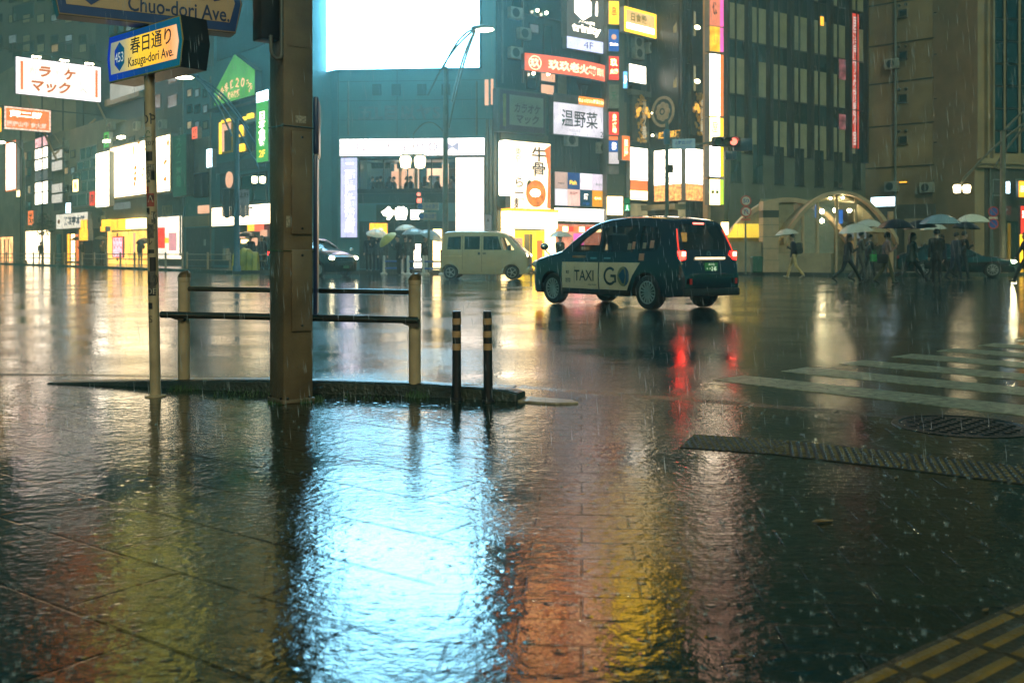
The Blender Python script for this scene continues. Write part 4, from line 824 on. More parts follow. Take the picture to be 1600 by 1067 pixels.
def lb(name, label, p0, p1, pt, m, depth=9, out=0.0): return block(name, label, FL, p0, p1, pt, depth, m, out=out)
l1 = lb('sign_covered_building', 'far narrow building hung with glowing vertical signs', -60, 34, 150, BEI)
l2 = lb('stacked_sign_building', 'pale building with a stack of blank white lit sign boxes', 34, 98, 225, BEI)
l3 = lb('terraced_glass_building', 'beige building with a dark stepped glass bay behind the guard fence', 98, 166, 207, BEI)
l4 = lb('billboard_building', 'shop building carrying the big white food billboard', 166, 286, 198, mat('muddy_render', (.13, .12, .085), .6, var=.3, vs=.5))
l5 = lb('shuttered_building', 'dark teal building with a pale roller panel and a dark sheet for its hollow upper bay', 286, 334, 120, TEAL)
l6 = lb('green_gable_building', 'dark blue-green building with a green gabled sign on its front', 334, 487, -320, TEAL, 11)
# stepped glass bay
for i, (x0, y0, y1) in enumerate(((126, 225, 246), (121, 246, 262), (114, 262, 280), (110, 280, 298), (107, 298, 320))):
    window(l3, FL, x0, y0, 152, y1, GLT, SIL, .1, pref=152, bars=3)
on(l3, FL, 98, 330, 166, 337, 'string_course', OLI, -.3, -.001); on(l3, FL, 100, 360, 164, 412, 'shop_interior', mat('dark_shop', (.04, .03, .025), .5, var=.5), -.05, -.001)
for (x0, x1, m_) in ((107, 110, AM), (113, 118, CR), (121, 124, ORG), (90, 97, GLS), (134, 146, mat('maroon', (.07, .02, .03), .5))): on(l3 if x0 > 98 else l2, FL, x0, 366, x1, 408, 'shop_door', m_, -.10, -.051)
# shops of the far buildings
on(l1, FL, -20, 372, 20, 408, 'shop_interior', emis('far_shop_orange', (1, .48, .18), 2.0, var=.6, vs=.8), -.06, -.001)
on(l2, FL, 38, 362, 78, 410, 'shop_interior', emis('far_shop_white', (1, .74, .45), 3.6, var=.35, vs=.7), -.06, -.001)
for x in (2, 8, 14): on(l1, FL, x, 374, x + 1, 408, 'shop_mullion', OLI, -.12, -.061)
on(l4, FL, 169, 344, 238, 412, 'shop_interior', emis('yellow_shop', (1, .55, .10), 1.8, var=.35, vs=.7), -.06, -.001)
for (x0, x1, y0, y1, m_) in ((169, 180, 344, 360, YE), (183, 195, 344, 360, AM), (197, 206, 343, 360, YE), (207, 233, 343, 358, CR), (176, 232, 360, 363, OLI), (184, 186, 364, 408, BEI), (210, 213, 364, 408, PEA)): on(l4, FL, x0, y0, x1, y1, 'shop_banner', m_, -.5 if y1 < 362 else -.09, -.061)
on(l4, FL, 236, 341, 284, 404, 'shop_interior', emis('pale_shop', (.95, .80, .60), 1.8, var=.3, vs=.6), -.06, -.001)
for (x0, x1, y0, y1, m_) in ((250, 260, 356, 388, RED), (268, 278, 364, 392, emis('pink_poster', (1, .45, .45), .8)), (262, 267, 372, 380, AM)): on(l4, FL, x0, y0, x1, y1, 'shop_poster', m_, -.2, -.1)
on(l4, FL, 225, 318, 285, 341, 'upper_band', OLI, -.1, -.001); on(l4, FL, 256, 322, 272, 338, 'faded_poster', mat('faded_tan', (.30, .22, .10), .6, var=.5, vs=3), -.14, -.101); on(l4, FL, 180, 318, 204, 328, 'pale_plate', GREY, -.12, -.001)
# shuttered building
on(l5, FL, 290, 222, 330, 274, 'roller_panel', mat('roller_pale', (.24, .25, .21), .5, var=.2, vs=1), -.15, -.001); on(l5, FL, 291, 275, 329, 337, 'dark_bay_sheet', GLS, -.05, -.001); on(l5, FL, 291, 339, 330, 355, 'lintel', BEI, -.2, -.001)  # dark sheet stands for the shade inside the hollow bay
on(l5, FL, 292, 357, 330, 415, 'shutter', mat('grey_shutter', (.06, .07, .065), .5, var=.3), -.06, -.001); on(l5, FL, 316, 322, 330, 334, 'lit_poster', PEA, -.3, -.06); on(l5, FL, 320, 374, 323, 384, 'notice', SIL, -.08, -.061)
# gabled building
u0, u1, z0, z1 = FL.rect(347, 75, 411, 150, 411); zA = FL.z(347, 150)
g = thing('gable_sign', 'big green gable-shaped sign with an arc of pale orange characters', 'sign', FL.pt(u0, z0, .5), FL.rot); W = u1 - u0; Hh = z1 - z0
shp = [(0, .0), (W, .0), (W, .52 * Hh), (.52 * W, Hh), (0, .30 * Hh)]
MB().prism(shp, .02, .45).build('cabinet', DTEAL, g); MB().prism([(.02 + x * .985, z * .985 + .02) for x, z in shp], -.01, .019).build('face', emis('gable_green', (.12, .46, .09), .75, var=.3, vs=.6), g)
q = MB()
for i, ch in enumerate('北京家庭20年代'):
    a = R(160 - i * 20); lettering(q, ch, .52 * W + .40 * W * math.cos(a), .10 * Hh + .27 * Hh * math.sin(a), .54, .48, -.014, .02, 0, 0, 0, a - R(90))
q.build('lettering', emis('gable_letter', (1, .55, .28), 1.2, var=0), g)
q = MB(); lettering(q, '飲み放題', .5 * W, .13 * Hh, .50, 1.7, -.014, .03); q.build('lettering', MATS['gable_letter'], g)
on(l6, FL, 340, -300, 414, 70, 'upper_wall_panel', DTEAL, -.06, -.001, pref=414); on(l6, FL, 338, 152, 416, 157, 'ledge', FRA, -.5, -.001, pref=414)
window(l6, FL, 346, 188, 364, 238, PEA, mat('lit_yellow_frame', (.5, .3, .03), .5), .12, pref=364); on(l6, FL, 352, 202, 364, 236, 'curtain', DTEAL, -.06, -.031, pref=364); on(l6, FL, 345.5, 188, 348, 238, 'light_bar', YE, -.14, -.071, pref=364); on(l6, FL, 349, 185, 363, 189, 'light_bar', YE, -.14, -.071, pref=364)
for (x0, x1, y0, y1) in ((376, 381, 192, 210), (377, 384, 222, 234), (382, 386, 180, 185), (389, 397, 177, 184)): on(l6, FL, x0, y0, x1, y1, 'light_bar', YE, -.14, -.001, pref=397)
window(l6, FL, 376, 190, 398, 236, GLS, FRA, .1, pref=398); on(l6, FL, 338, 244, 416, 262, 'spandrel', mat('grey_blue_band', (.10, .13, .13), .5, var=.2), -.1, -.001, pref=414)
window(l6, FL, 377, 268, 418, 316, GLT, FRA, .12, pref=414, bars=2); on(l6, FL, 345, 266, 371, 316, 'plum_panel', mat('plum', (.07, .06, .07), .5), -.05, -.001, pref=371)
q = MB(); q.lathe([(.5, 0), (.5, .05)], 24, Matrix.Translation((FL.u(360) - l6['_u0'], -.051, FL.z(360, 281))) @ Matrix.Rotation(R(90), 4, 'X')); q.build('round_plaque', PEA, l6)
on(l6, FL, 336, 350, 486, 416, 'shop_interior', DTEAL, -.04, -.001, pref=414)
for (x0, x1, y0, y1, m_) in ((376, 386, 363, 372, PEA), (384, 390, 374, 380, CR), (394, 401, 350, 361, AM), (405, 415, 349, 362, SAL), (399, 405, 372, 384, PEA), (414, 420, 360, 370, PEA), (355, 361, 388, 408, BEI)): on(l6, FL, x0, y0, x1, y1, 'shop_light', m_, -.3, -.1, pref=401)
sign('tall green vertical sign with white characters and yellow side beside the square column', FL, 400.5, 140, 419, 252, GRN, [(vtext('日本会館'), .5, .47, .48, .55, WH, .03), ('2F', .5, .12, .10, .5, YE, .02)], out=.6, th=.4, faces=[(0, .85, 1, 1, WB), (0, 0, 1, .85, GRN)], pref=419)
sign('long white lit fascia sign on the gabled building over its shopfront', FL, 331, 318, 424, 349, emis('left_fascia', (1, .76, .48), 4.5), [('■', .68, .85, .1, .07, INKP)], out=.5, th=.4, pref=424)
# signs of the far-left buildings
FBb = Fac(25, 84, 158, 89)
t = sign('big white roof billboard with orange katakana under three lamps', FBb, 25, 89, 157, 146, emis('karaoke_billboard', (1, .88, .78), 1.5, var=.1), [('ラ', .33, .68, .30, .14, emis('orange_letter', (.75, .16, .0), .9, var=0), .05, .12), ('カ', .18, .66, .25, .10, emis('washed_letter', (.95, .80, .68), 1.0, var=0), -.01, .12), ('オ', .46, .66, .25, .10, MATS['washed_letter'], -.01, .12), ('ケ', .62, .68, .30, .14, MATS['orange_letter'], .05, .12), ('マック', .40, .28, .34, .46, MATS['orange_letter'], .04, .12), ('へ', .79, .27, .12, .08, INKP, .0)], out=0, th=.5, border=emis('white_tube_border', (1, .85, .9), 2.2), bw=.22)
W = FBb.u(157) - FBb.u(25); Hh = FBb.z(25, 89) - FBb.z(25, 146)
for x0 in (.05, .93): plate(t, x0 * W, (x0 + .03) * W, .12 * Hh, .9 * Hh, ORG, 'orange_edge')
for x in (.2, .52, .82):
    MB().tube([(x * W, 0, Hh), (x * W, -.45, Hh + .18), (x * W, -.6, Hh + .1)], .03, 6).build('lamp_arm', FRA, t); MB().box(x * W - .35, x * W + .35, -.75, -.55, Hh + .02, Hh + .12).build('lamp', LAM, t)
for (xa, za, xb, zb) in ((.13, 0, .50, -5.4), (.97, 0, 1.1, -1.6), (.95, -1.5, .45, -5.0), (.6, -4.9, .45, -3.0)): MB().tube([(xa * W, .3, za), (xb * W, .6, zb)], .09 if zb != -3 else .05, 6).build('strut', STO, t)
ru0, ru1 = FBb.u(10), FBb.u(175); rb_ = thing('rooftop_frame', 'thin steel parapet frame on the roof behind the karaoke billboard', 'frame', FBb.pt(ru0, 0, -2), FBb.rot)
q = MB(); zt_ = FBb.z(60, 76)
q.box(0, ru1 - ru0, -.05, .05, zt_ - .1, zt_); q.box(0, ru1 - ru0, -.05, .05, zt_ - 5, zt_ - 4.9)
for i in range(6): x = (ru1 - ru0) * i / 5; q.box(x - .05, x + .05, -.049, .049, 0, zt_)
q.build('bars', FRA, rb_)
FOr = Fac(4, 83, 84, 86)
sign('orange lit sign with two rows of pale characters below the roof billboard', FOr, 7, 166, 79, 201, emis('orange_board', (1, .26, .06), 1.05), [('蔵二郎', .46, .70, .30, .70, WH, .04), ('國府山牛 食大郎', .48, .25, .26, .86, emis('pale_board_letter', (1, .72, .55), 1.1, var=0), .04)], th=.5, border=emis('bulb_border', (1, .6, .45), 1.4, var=.5, vs=9), bw=.12)
sign('sliver of a yellow and orange lit sign at the frame edge', FOr, -12, 168, 2, 205, AM, (), th=.4)
sign('tall white sign with an orange edge at the far end of the street', FL, 9, 224, 25, 300, WH, (), out=1.5, th=.6, border=ORG, bw=.14)
sign('slim cream sign standing just behind the orange-edged white one', FL, 26, 234, 31, 308, CR, (), out=1.2, th=.4)
for i, (y0, y1, m_) in enumerate(((204, 217, mat('dark_sign_face', (.03, .03, .03), .5)), (218, 232, emis('red_white_sign', (1, .5, .5), 1.2, var=.7, vs=4)), (235, 249, WH), (252, 267, WH), (269, 284, GREY), (287, 301, WH), (303, 320, WH))):
    sign(['black roof sign with pale figure, topmost of the white box stack', 'red and white sign second in the white box stack', 'blank white lit box third from the top of the stack', 'blank white lit box fourth from the top of the stack', 'grey sign with dark mark amid the white box stack', 'white lit box just under the grey one in the stack', 'white lit box at the bottom of the stack'][i], FL, 55, y0, 74, y1, m_, [('店', .5, .5, .6, .3, INKP if i in (0, 4) else INKO, .01)] if i in (0, 4) else (), out=.3, th=.4, group='stack of white sign boxes')
for i, (y0, y1) in enumerate(((220, 234), (238, 250), (254, 268), (289, 302), (305, 318))):
    sign(['tan dim panel, topmost of the softer row beside the box stack', 'soft white panel second of the dim row beside the box stack', 'soft white panel third of the dim row beside the box stack', 'soft white panel fourth of the dim row beside the box stack', 'soft white panel at the foot of the dim row beside the box stack'][i], FL, 81, y0, 97, y1, emis('soft_white', (.80, .74, .62), .8) if i else mat('tan_panel', (.35, .24, .16), .5), (), out=.3, th=.2, group='dim row of sign panels')
sign('white signboard with blue characters over the dark shop door', FL, 88, 336, 137, 358, emis('blue_char_board', (.85, .78, .62), 1.0), [('熊銀亭本館', .58, .5, .62, .66, INKB, .03), ('●', .09, .5, .3, .08, INKO)], out=.8, th=.3, pref=88)
for (x0, y0, x1, y1, l_) in ((126, 344, 136, 361, 'amber lantern-shaped sign above the dark umbrella, upper one'), (124, 359, 137, 376, 'amber box sign above the dark umbrella, lower one'), (157, 354, 164, 362, 'small amber round lamp sign on the beige shop wall')):
    sign(l_, FL, x0, y0, x1, y1, AM, (), out=2.2, th=.4, bevel=.05)
sign('tall white vertical sign with faint gold characters left of the food billboard', FL, 150, 241, 170, 324, WH, [(vtext('居酒屋・酒場'), .5, .55, .8, .25, emis('faint_gold', (1, .70, .40), 1.2, var=0), -.01)], out=1.6, th=.4, bevel=.04)
t = sign('big white lit billboard scattered with small orange food pictures', FL, 172, 231, 267, 312, emis('food_billboard', (1, .78, .48), 5.0, var=.06), (), out=.6, th=.5, border=STO, bw=.1)
W = FL.u(267) - FL.u(172); Hh = FL.z(172, 231) - FL.z(172, 312); FP = emis('food_picture', (.85, .34, .06), 1.0, var=.5, vs=3)
for (x, z, a, b_, rt) in ((.27, .83, .07, .3, .6), (.40, .80, .16, .42, 0), (.48, .93, .30, .16, 0), (.60, .95, .35, .12, .2), (.60, .78, .35, .12, 0), (.92, .80, .22, .26, 0), (.43, .50, .28, .16, 0), (.43, .40, .28, .16, .3), (.43, .31, .32, .2, 0), (.42, .22, .22, .22, 0), (.55, .35, .22, .14, 0), (.56, .45, .2, .1, 0), (.88, .50, .34, .18, .3), (.88, .22, .34, .16, .2), (.18, .52, .08, .2, 0), (.72, .3, .25, .18, 0), (.7, .6, .25, .18, 0)):
    q = MB(); c_, s_ = math.cos(rt), math.sin(rt); n = 9; rr = random.Random(int(x * 100 + z * 1000))
    pts = [(math.cos(6.2832 * i / n) * a * rr.uniform(.7, 1.2), math.sin(6.2832 * i / n) * b_ * rr.uniform(.7, 1.2)) for i in range(n)]
    q.prism([(x * W + p * c_ - r_ * s_, z * Hh + p * s_ + r_ * c_) for p, r_ in pts], -.012, -.007); q.build('food_picture', FP, t)
for x in (.05, .30): MB().box(x * W - .4, x * W + .4, -.6, -.3, Hh + .15, Hh + .3).build('lamp', LAM, t)
sign('dark green vertical sign with paler green characters beside the food billboard', FL, 270, 214, 291, 308, DKG, [(vtext('スワー薬局'), .45, .55, .80, .40, emis('pale_green_letter', (.08, .34, .18), .5, var=0), .02)], out=.5, th=.5, cab=FRA)
sign('rounded white sign plate on a dark bracket above the stack of shop signs', FL, 103, 318, 110, 333, WB, (), out=1.6, th=.2)
sign('dark round brown sign beside a small dark monitor over the street', FL, 84, 318, 97, 330, mat('brown_sign', (.09, .05, .04), .5), (), out=1.4, th=.2, bevel=.2)
sign('glowing white standing sign board ringed with red dots outside the yellow shop', FL, 176, 370, 192, 403, emis('dotted_board', (1, .62, .70), 1.2, var=.4, vs=5), [('・・・\n・・・\n・・・', .5, .5, .8, .7, RED, .03)], out=1.6, th=.12, border=RED, bw=.08, name='standing_sign')
# guard fences along the far kerb
FF = Fac(-60, 96, 487, 49.2)
GFM = mat('fence_beige', (.24, .21, .14), .4, var=.2)
first = None; i = 0
L_ = FF.L; nseg = int(L_ / 2.2)
labels_f = ['cream two-rail pedestrian fence along the far kerb, stretch before the white shop', 'cream two-rail pedestrian fence along the far kerb, stretch before the yellow shop', 'cream two-rail pedestrian fence before the shuttered building and yellow tarp']
for a_, c_, l_ in ((-50, 118, labels_f[0]), (128, 285, labels_f[1]), (292, 480, labels_f[2])):
    ua, uc = FF.u(a_), FF.u(c_); f = thing('guard_fence', l_, 'fence', FF.pt(ua, .13), FF.rot); n = max(2, int((uc - ua) / 2.3))
    for q in range(n + 1): 
        x = (uc - ua) * q / n; MB().lathe([(.07, 0), (.06, .03), (.06, .88), (.04, .92)], 10, Matrix.Translation((x, 0, 0))).build('post', GFM, f, smooth=True)
    for z in (.45, .78): MB().tube([(0, 0, z), (uc - ua, 0, z)], .03, 8).build('rail', GFM, f, smooth=True)
# yellow tarpaulin over a heap by the fence
Y = 51.5; tp = MB(); rr = random.Random(2); n = 14
vs = []; fs = []
for j in range(7):
    for i in range(n):
        x = (i / (n - 1) - .5) * 1.35; z = [0, .25, .6, .95, 1.12, 1.16, 1.1][j] * (1 + .10 * math.cos(x * 4.6 + .4)) ; y = [-.36, -.33, -.27, -.2, -.05, .15, .35][j] + .05 * math.sin(i * 2.1)
        vs.append((x * (1.0 - .05 * j * .5), y, z + (.03 * math.sin(i * 1.7) if j else 0)))
fs = [(j * n + i, j * n + i + 1, (j + 1) * n + i + 1, (j + 1) * n + i) for j in range(6) for i in range(n - 1)]
b0 = len(vs); vs += [(-.65, .4, 0), (.65, .4, 0)]; fs += [(6 * n, 6 * n + n - 1, b0 + 1, b0)]
fs += [tuple([j * n for j in range(7)] + [b0]), tuple([j * n + n - 1 for j in range(6, -1, -1)] + [b0 + 1])[::-1]]
tp.add(vs, fs); o = tp.build('tarpaulin', mat('yellow_tarp', (.42, .36, .03), .45, var=.35, vs=3), smooth=True, loc=(X_(384, Y), Y, .0)); tag(o, 'rumpled yellow tarpaulin heaped against the far fence', 'tarpaulin')

# ------------------------------------------------------------------ street lamps and signals
LB = mat('lamp_post_blue', (.03, .11, .17), .4, var=.2); LG = mat('lamp_post_grey', (.10, .13, .11), .4, metal=.3, var=.25)
def arc(p0, p1, sag, n=10):
    p0, p1 = Vector(p0), Vector(p1); return [p0.lerp(p1, i / n) + Vector((0, 0, sag * 4 * (i / n) * (1 - i / n))) for i in range(n + 1)]
def lamp_post(label, px, Y, basey, m, top_py, head, ped, splay, ps=1):
    x0 = X_(px, Y); t = thing('street_lamp', label, 'street lamp', (x0, Y, .13))
    P_ = lambda qx, qy, dy=0.0: Vector((X_(qx, Y) - x0, dy, Z_(qy, Y) - .13))
    zt = P_(px, top_py).z
    MB().lathe([(.20, 0), (.20, .25), (.15, .32), (.135, 1.2), (.12, zt * .7), (.10, zt)], 14).build('post', m, t, smooth=True)
    hp = P_(*head); q = MB()
    for dy, qx, qy in splay:
        q.tube(arc(P_(qx, qy, dy), hp + Vector((0, dy * .25, 0)), .45), .05, 6)
    q.build('arm', m, t, smooth=True)
    s_ = 1 if head[0] > px else -1
    h_ = MB(); h_.ball(hp + Vector((.28 * s_, 0, .05)), (.55, .24, .15), 14, 8); ho = h_.build('lamp_head', m, t, smooth=True); ho.rotation_euler = (0, 0, 0)
    MB().ball(hp + Vector((.38 * s_, -.03, -.03)), (.46, .20, .11), 14, 8).build('lamp_glass', LAM, ho, smooth=True)
    if ped:
        (ax, ay), (bx, by), (gx, gy) = ped
        q = MB(); q.tube(arc(P_(ax, ay), P_(bx, by), .5), .035, 6); top = P_(bx, by); q.tube([top, P_(bx, gy - 8)], .02, 6); q.build('side_arm', m, t, smooth=True)
        for k_ in (-1, 1):
            c = P_(gx, gy) + Vector((k_ * .34 * ps, 0, 0)); g_ = MB(); g_.lathe([(.10, -.30), (.22, -.26), (.27, .12), (.22, .24), (.08, .28)], 14, Matrix.Translation(c) @ Matrix.Diagonal((ps, ps, ps, 1))); g_.build('lantern', LAMW, t, smooth=True)
        MB().box(P_(gx, gy).x - .55 * ps, P_(gx, gy).x + .55 * ps, -.03, .03, P_(gx, gy).z + .29 * ps, P_(gx, gy).z + .36 * ps).build('lantern_bar', m, t)
    return t
lamp_post('grey street lamp with splayed arms against the video screen and twin lanterns', 696, 47, 428, LG, 105, (744, 46), ((692, 206), (646, 210), (645, 253)), ((0, 668, 150), (-.15, 692, 110), (.2, 700, 200), (-.1, 706, 160)))
lamp_post('blue street lamp with long splayed arms curving over the green gable sign', 370, 47, 428, LB, 186, (302, 120), ((374, 252), (404, 262), (404, 281)), ((0, 392, 240), (-.2, 364, 214), (.15, 398, 225), (.25, 386, 200)), .55)
lamp_post('grey street lamp with long arching arm and twin lanterns beside the stone building', 1567, 43.5, 431, mat('lamp_post_taupe', (.15, .13, .09), .4, metal=.2, var=.2), 205, (1650, 168), ((1566, 268), (1503, 282), (1503, 295)), ((0, 1500, 288), (.15, 1556, 262), (-.1, 1567, 205)), .62)
fg = thing('far_street_lamp', 'slender dark street lamp bowing over the far shops', 'street lamp', (X_(37, 84), 84, .13))
zz = Z_(228, 84); MB().tube([(0, 0, 0), (0, 0, zz - 1.6), (-.1, 0, zz - .5), (-.6, 0, zz + .1), (-1.2, 0, zz + .25), (-1.6, 0, zz + .2)], [.16, .13, .11, .09, .07, .06], 10).build('post', LG, fg, smooth=True)
MB().ball((-1.9, 0, zz + .15), (.4, .16, .1)).build('lamp_glass', LAM, fg, smooth=True)
MB().lathe([(.3, 0), (.28, .2), (.14, .3)], 12).build('base', LG, fg)
# hanging banners on the blue lamp
for (x0, x1, y0, y1, m_, tx, lb_) in ((347, 366, 296, 340, mat('dark_banner', (.02, .035, .04), .6), '', 'dark hanging banner on the blue lamp post'), (374, 389, 296, 339, mat('pale_banner', (.22, .22, .28), .6, var=.4, vs=3), '上野', 'pale printed banner hanging from the blue lamp post')):
    Y = 46.8; t = thing('hanging_banner', lb_, 'banner', at((x0 + x1) / 2, y1, Y)); W = (x1 - x0) * Y / F; Hh = (y1 - y0) * Y / F
    q = MB(); n = 8
    for i in range(n):
        a, c_ = -W / 2 + W * i / n, -W / 2 + W * (i + 1) / n; off = .03 * math.sin(i * 1.3)
        q.prism([(a, .10 * math.sin(i + 1.5) * .5), (c_, .10 * math.sin(i + 2.5) * .5), (c_, Hh), (a, Hh)], off, off + .02)
    q.build('cloth', m_, t); MB().tube([(-W / 2, .01, Hh), (W / 2, .01, Hh)], .02, 6).build('rod', FRA, t)
    if tx: l = MB(); lettering(l, tx, 0, Hh * .8, .22, .4, -.05); l.build('lettering', INK, t)
# vehicle signal with its post, sign and horizontal head
Y = 40; vp = thing('traffic_signal_post', 'slim grey signal post with a horizontal red traffic light on its arm', 'traffic light', (X_(1042, Y), Y, 0))
Q = lambda qx, qy, dy=0.0: Vector((X_(qx, Y) - X_(1042, Y), dy, Z_(qy, Y)))
MB().lathe([(.12, 0), (.10, .1), (.085, 2.5), (.07, Q(1042, 190).z)], 12).build('post', LG, vp, smooth=True)
MB().lathe([(.13, 0), (.13, .55), (.10, .6)], 12, Matrix.Translation(Q(1042, 226))).build('collar', LB, vp, smooth=True)
MB().tube([Q(1042, 230), Q(1085, 227), Q(1118, 221)], .04, 8).build('arm', LG, vp, smooth=True)
MB().box(.02, .24, -.1, .1, Q(1042, 270).z, Q(1042, 258).z).build('control_box', FRA, vp)
hd = MB(); p = Q(1112, 222); hd.box(p.x, p.x + 1.15, -.12, .12, p.z - .20, p.z + .20); ho = hd.build('signal_head', mat('signal_body', (.014, .03, .04), .4), vp, bevel=.06)
for i_, m_ in enumerate((mat('dead_green_lens', (.01, .05, .04), .2), mat('dead_amber_lens', (.06, .04, .01), .2), emis('red_signal', (1, .16, .10), 3.0, var=0))):
    c = Vector((p.x + (.22, .58, .86)[i_], -.125, p.z)); MB().lathe([(.145, 0), (.13, .04)], 16, Matrix.Translation(c) @ Matrix.Rotation(R(90), 4, 'X')).build('lens', m_, ho)
    v = MB(); n = 10; vs = [(c.x + .16 * math.cos(math.pi * k_ / n), yy, c.z + .16 * math.sin(math.pi * k_ / n)) for yy in (-.12, -.42) for k_ in range(n + 1)]
    v.add(vs + [(x, y, z + .012) for x, y, z in vs], [(k_, k_ + 1, n + 2 + k_, n + 1 + k_) for k_ in range(n)] + [(2 * n + 2 + k_, 3 * n + 3 + k_, 3 * n + 4 + k_, 2 * n + 3 + k_) for k_ in range(n)]); v.build('visor', MATS['signal_body'], ho)
h2 = MB(); p2 = Q(1147, 232); h2.box(p2.x, p2.x + .75, .0, .24, p2.z - .1, p2.z + .42); h2.box(p2.x - .35, p2.x + .1, -.02, .2, p2.z - .45, p2.z - .1); h2.build('back_head', mat('signal_blue', (.01, .05, .09), .35), vp, bevel=.05)
nb = thing('place_name_sign', 'pale blue-green intersection name sign hung from the signal arm', 'sign', Q(1050, 234) + Vector((X_(1042, Y), Y - .08, 0)), R(-12)); W = 35 * Y / F; Hh = 16 * Y / F
MB().box(0, W, 0, .04, 0, Hh).build('panel', emis('name_sign_lit', (.25, .45, .45), .45), nb); l = MB(); lettering(l, '上野広小路', W / 2, Hh * .64, Hh * .36, W * .8, -.004, .02); lettering(l, 'Ueno-hirokoji', W / 2, Hh * .24, Hh * .2, W * .7, -.004); l.build('lettering', INKB, nb)
# green pedestrian signal
Y = 47.5; pg = thing('pedestrian_signal', 'green walking-man pedestrian signal beside a bright white light box', 'traffic light', (X_(980, Y), Y, .13)); z0, z1 = Z_(331, Y) - .13, Z_(308, Y) - .13
MB().box(-.16, .16, 0, .2, z0, z1).build('signal_head', FRA, pg, bevel=.03); MB().box(-.13, .13, -.01, -.002, z0 + .04, (z0 + z1) / 2 - .02).build('green_lens', emis('signal_green', (.02, .5, .16), .8, var=0), pg); MB().box(-.13, .13, -.01, -.002, (z0 + z1) / 2 + .02, z1 - .04).build('upper_lens', emis('signal_green_dim', (.02, .3, .12), .5, var=0), pg)
l = MB(); c = z0 + .19; l.lathe([(.035, 0), (.035, .004)], 10, Matrix.Translation((0, -.012, c + .10)) @ Matrix.Rotation(R(90), 4, 'X')); l.prism([(-.03, c - .02), (.03, c - .02), (.04, c + .06), (-.04, c + .06)], -.016, -.012); l.prism([(-.09, c - .13), (-.05, c - .13), (.02, c - .02), (-.03, c - .02)], -.016, -.012); l.prism([(.05, c - .13), (.09, c - .13), (.03, c - .02), (-.02, c - .02)], -.0165, -.0125); l.build('walking_figure', emis('figure_white', (.7, 1, .8), 2, var=0), pg)
MB().lathe([(.07, 0), (.06, .05), (.05, z0 + .5)], 10, Matrix.Translation((0, .26, 0))).build('post', LG, pg, smooth=True)
# avenue signs in front of the restaurant
Y = 45.5; av = thing('avenue_sign_post', 'grey post with two small avenue plates and a red signal among the pedestrians', 'sign post', (X_(670, Y), Y, .13)); Q = lambda qx, qy: Vector((X_(qx, Y) - X_(670, Y), 0, Z_(qy, Y) - .13))
MB().lathe([(.06, 0), (.05, .05), (.045, Q(670, 312).z)], 10).build('post', LG, av, smooth=True)
for (y0, y1, x0, x1) in ((317, 329, 651, 686), (332, 344, 653, 682)):
    a, c = Q(x0, y1), Q(x1, y0); pb_ = MB().prism([(a.x - .0, (a.z + c.z) / 2), (a.x + .12, a.z), (c.x, a.z), (c.x, c.z), (a.x + .12, c.z)], -.16, -.08).build('name_plate', mat('plate_grey', (.28, .27, .24), .4, var=.2), av)
    q = MB(); q.lathe([(.13, 0), (.13, .01)], 6, Matrix.Translation((a.x + .18, -.162, (a.z + c.z) / 2)) @ Matrix.Rotation(R(90), 4, 'X')); q.build('route_hexagon', INKB, pb_); l = MB(); lettering(l, '春日通り' if y0 > 320 else '中央通り', (a.x + c.x) / 2 + .18, (a.z + c.z) / 2, .2, .55, -.165); l.build('lettering', INKB, pb_)
a = Q(650, 328); MB().box(a.x - .05, a.x + .35, -.05, .15, a.z, a.z + .55).build('signal_head', FRA, av, bevel=.04); MB().box(a.x + .05, a.x + .25, -.06, -.051, a.z + .32, a.z + .52).build('red_lens', MATS['red_signal'], av)
a = Q(651, 306)
q = MB(); q.box(a.x, a.x + .2, -.05, .12, a.z - .2, a.z + .2); q.build('upper_signal', FRA, av, bevel=.03); MB().lathe([(.085, 0), (.06, .03)], 12, Matrix.Translation((a.x + .1, -.05, a.z + .06)) @ Matrix.Rotation(R(90), 4, 'X')).build('red_lens', MATS['red_signal'], av)
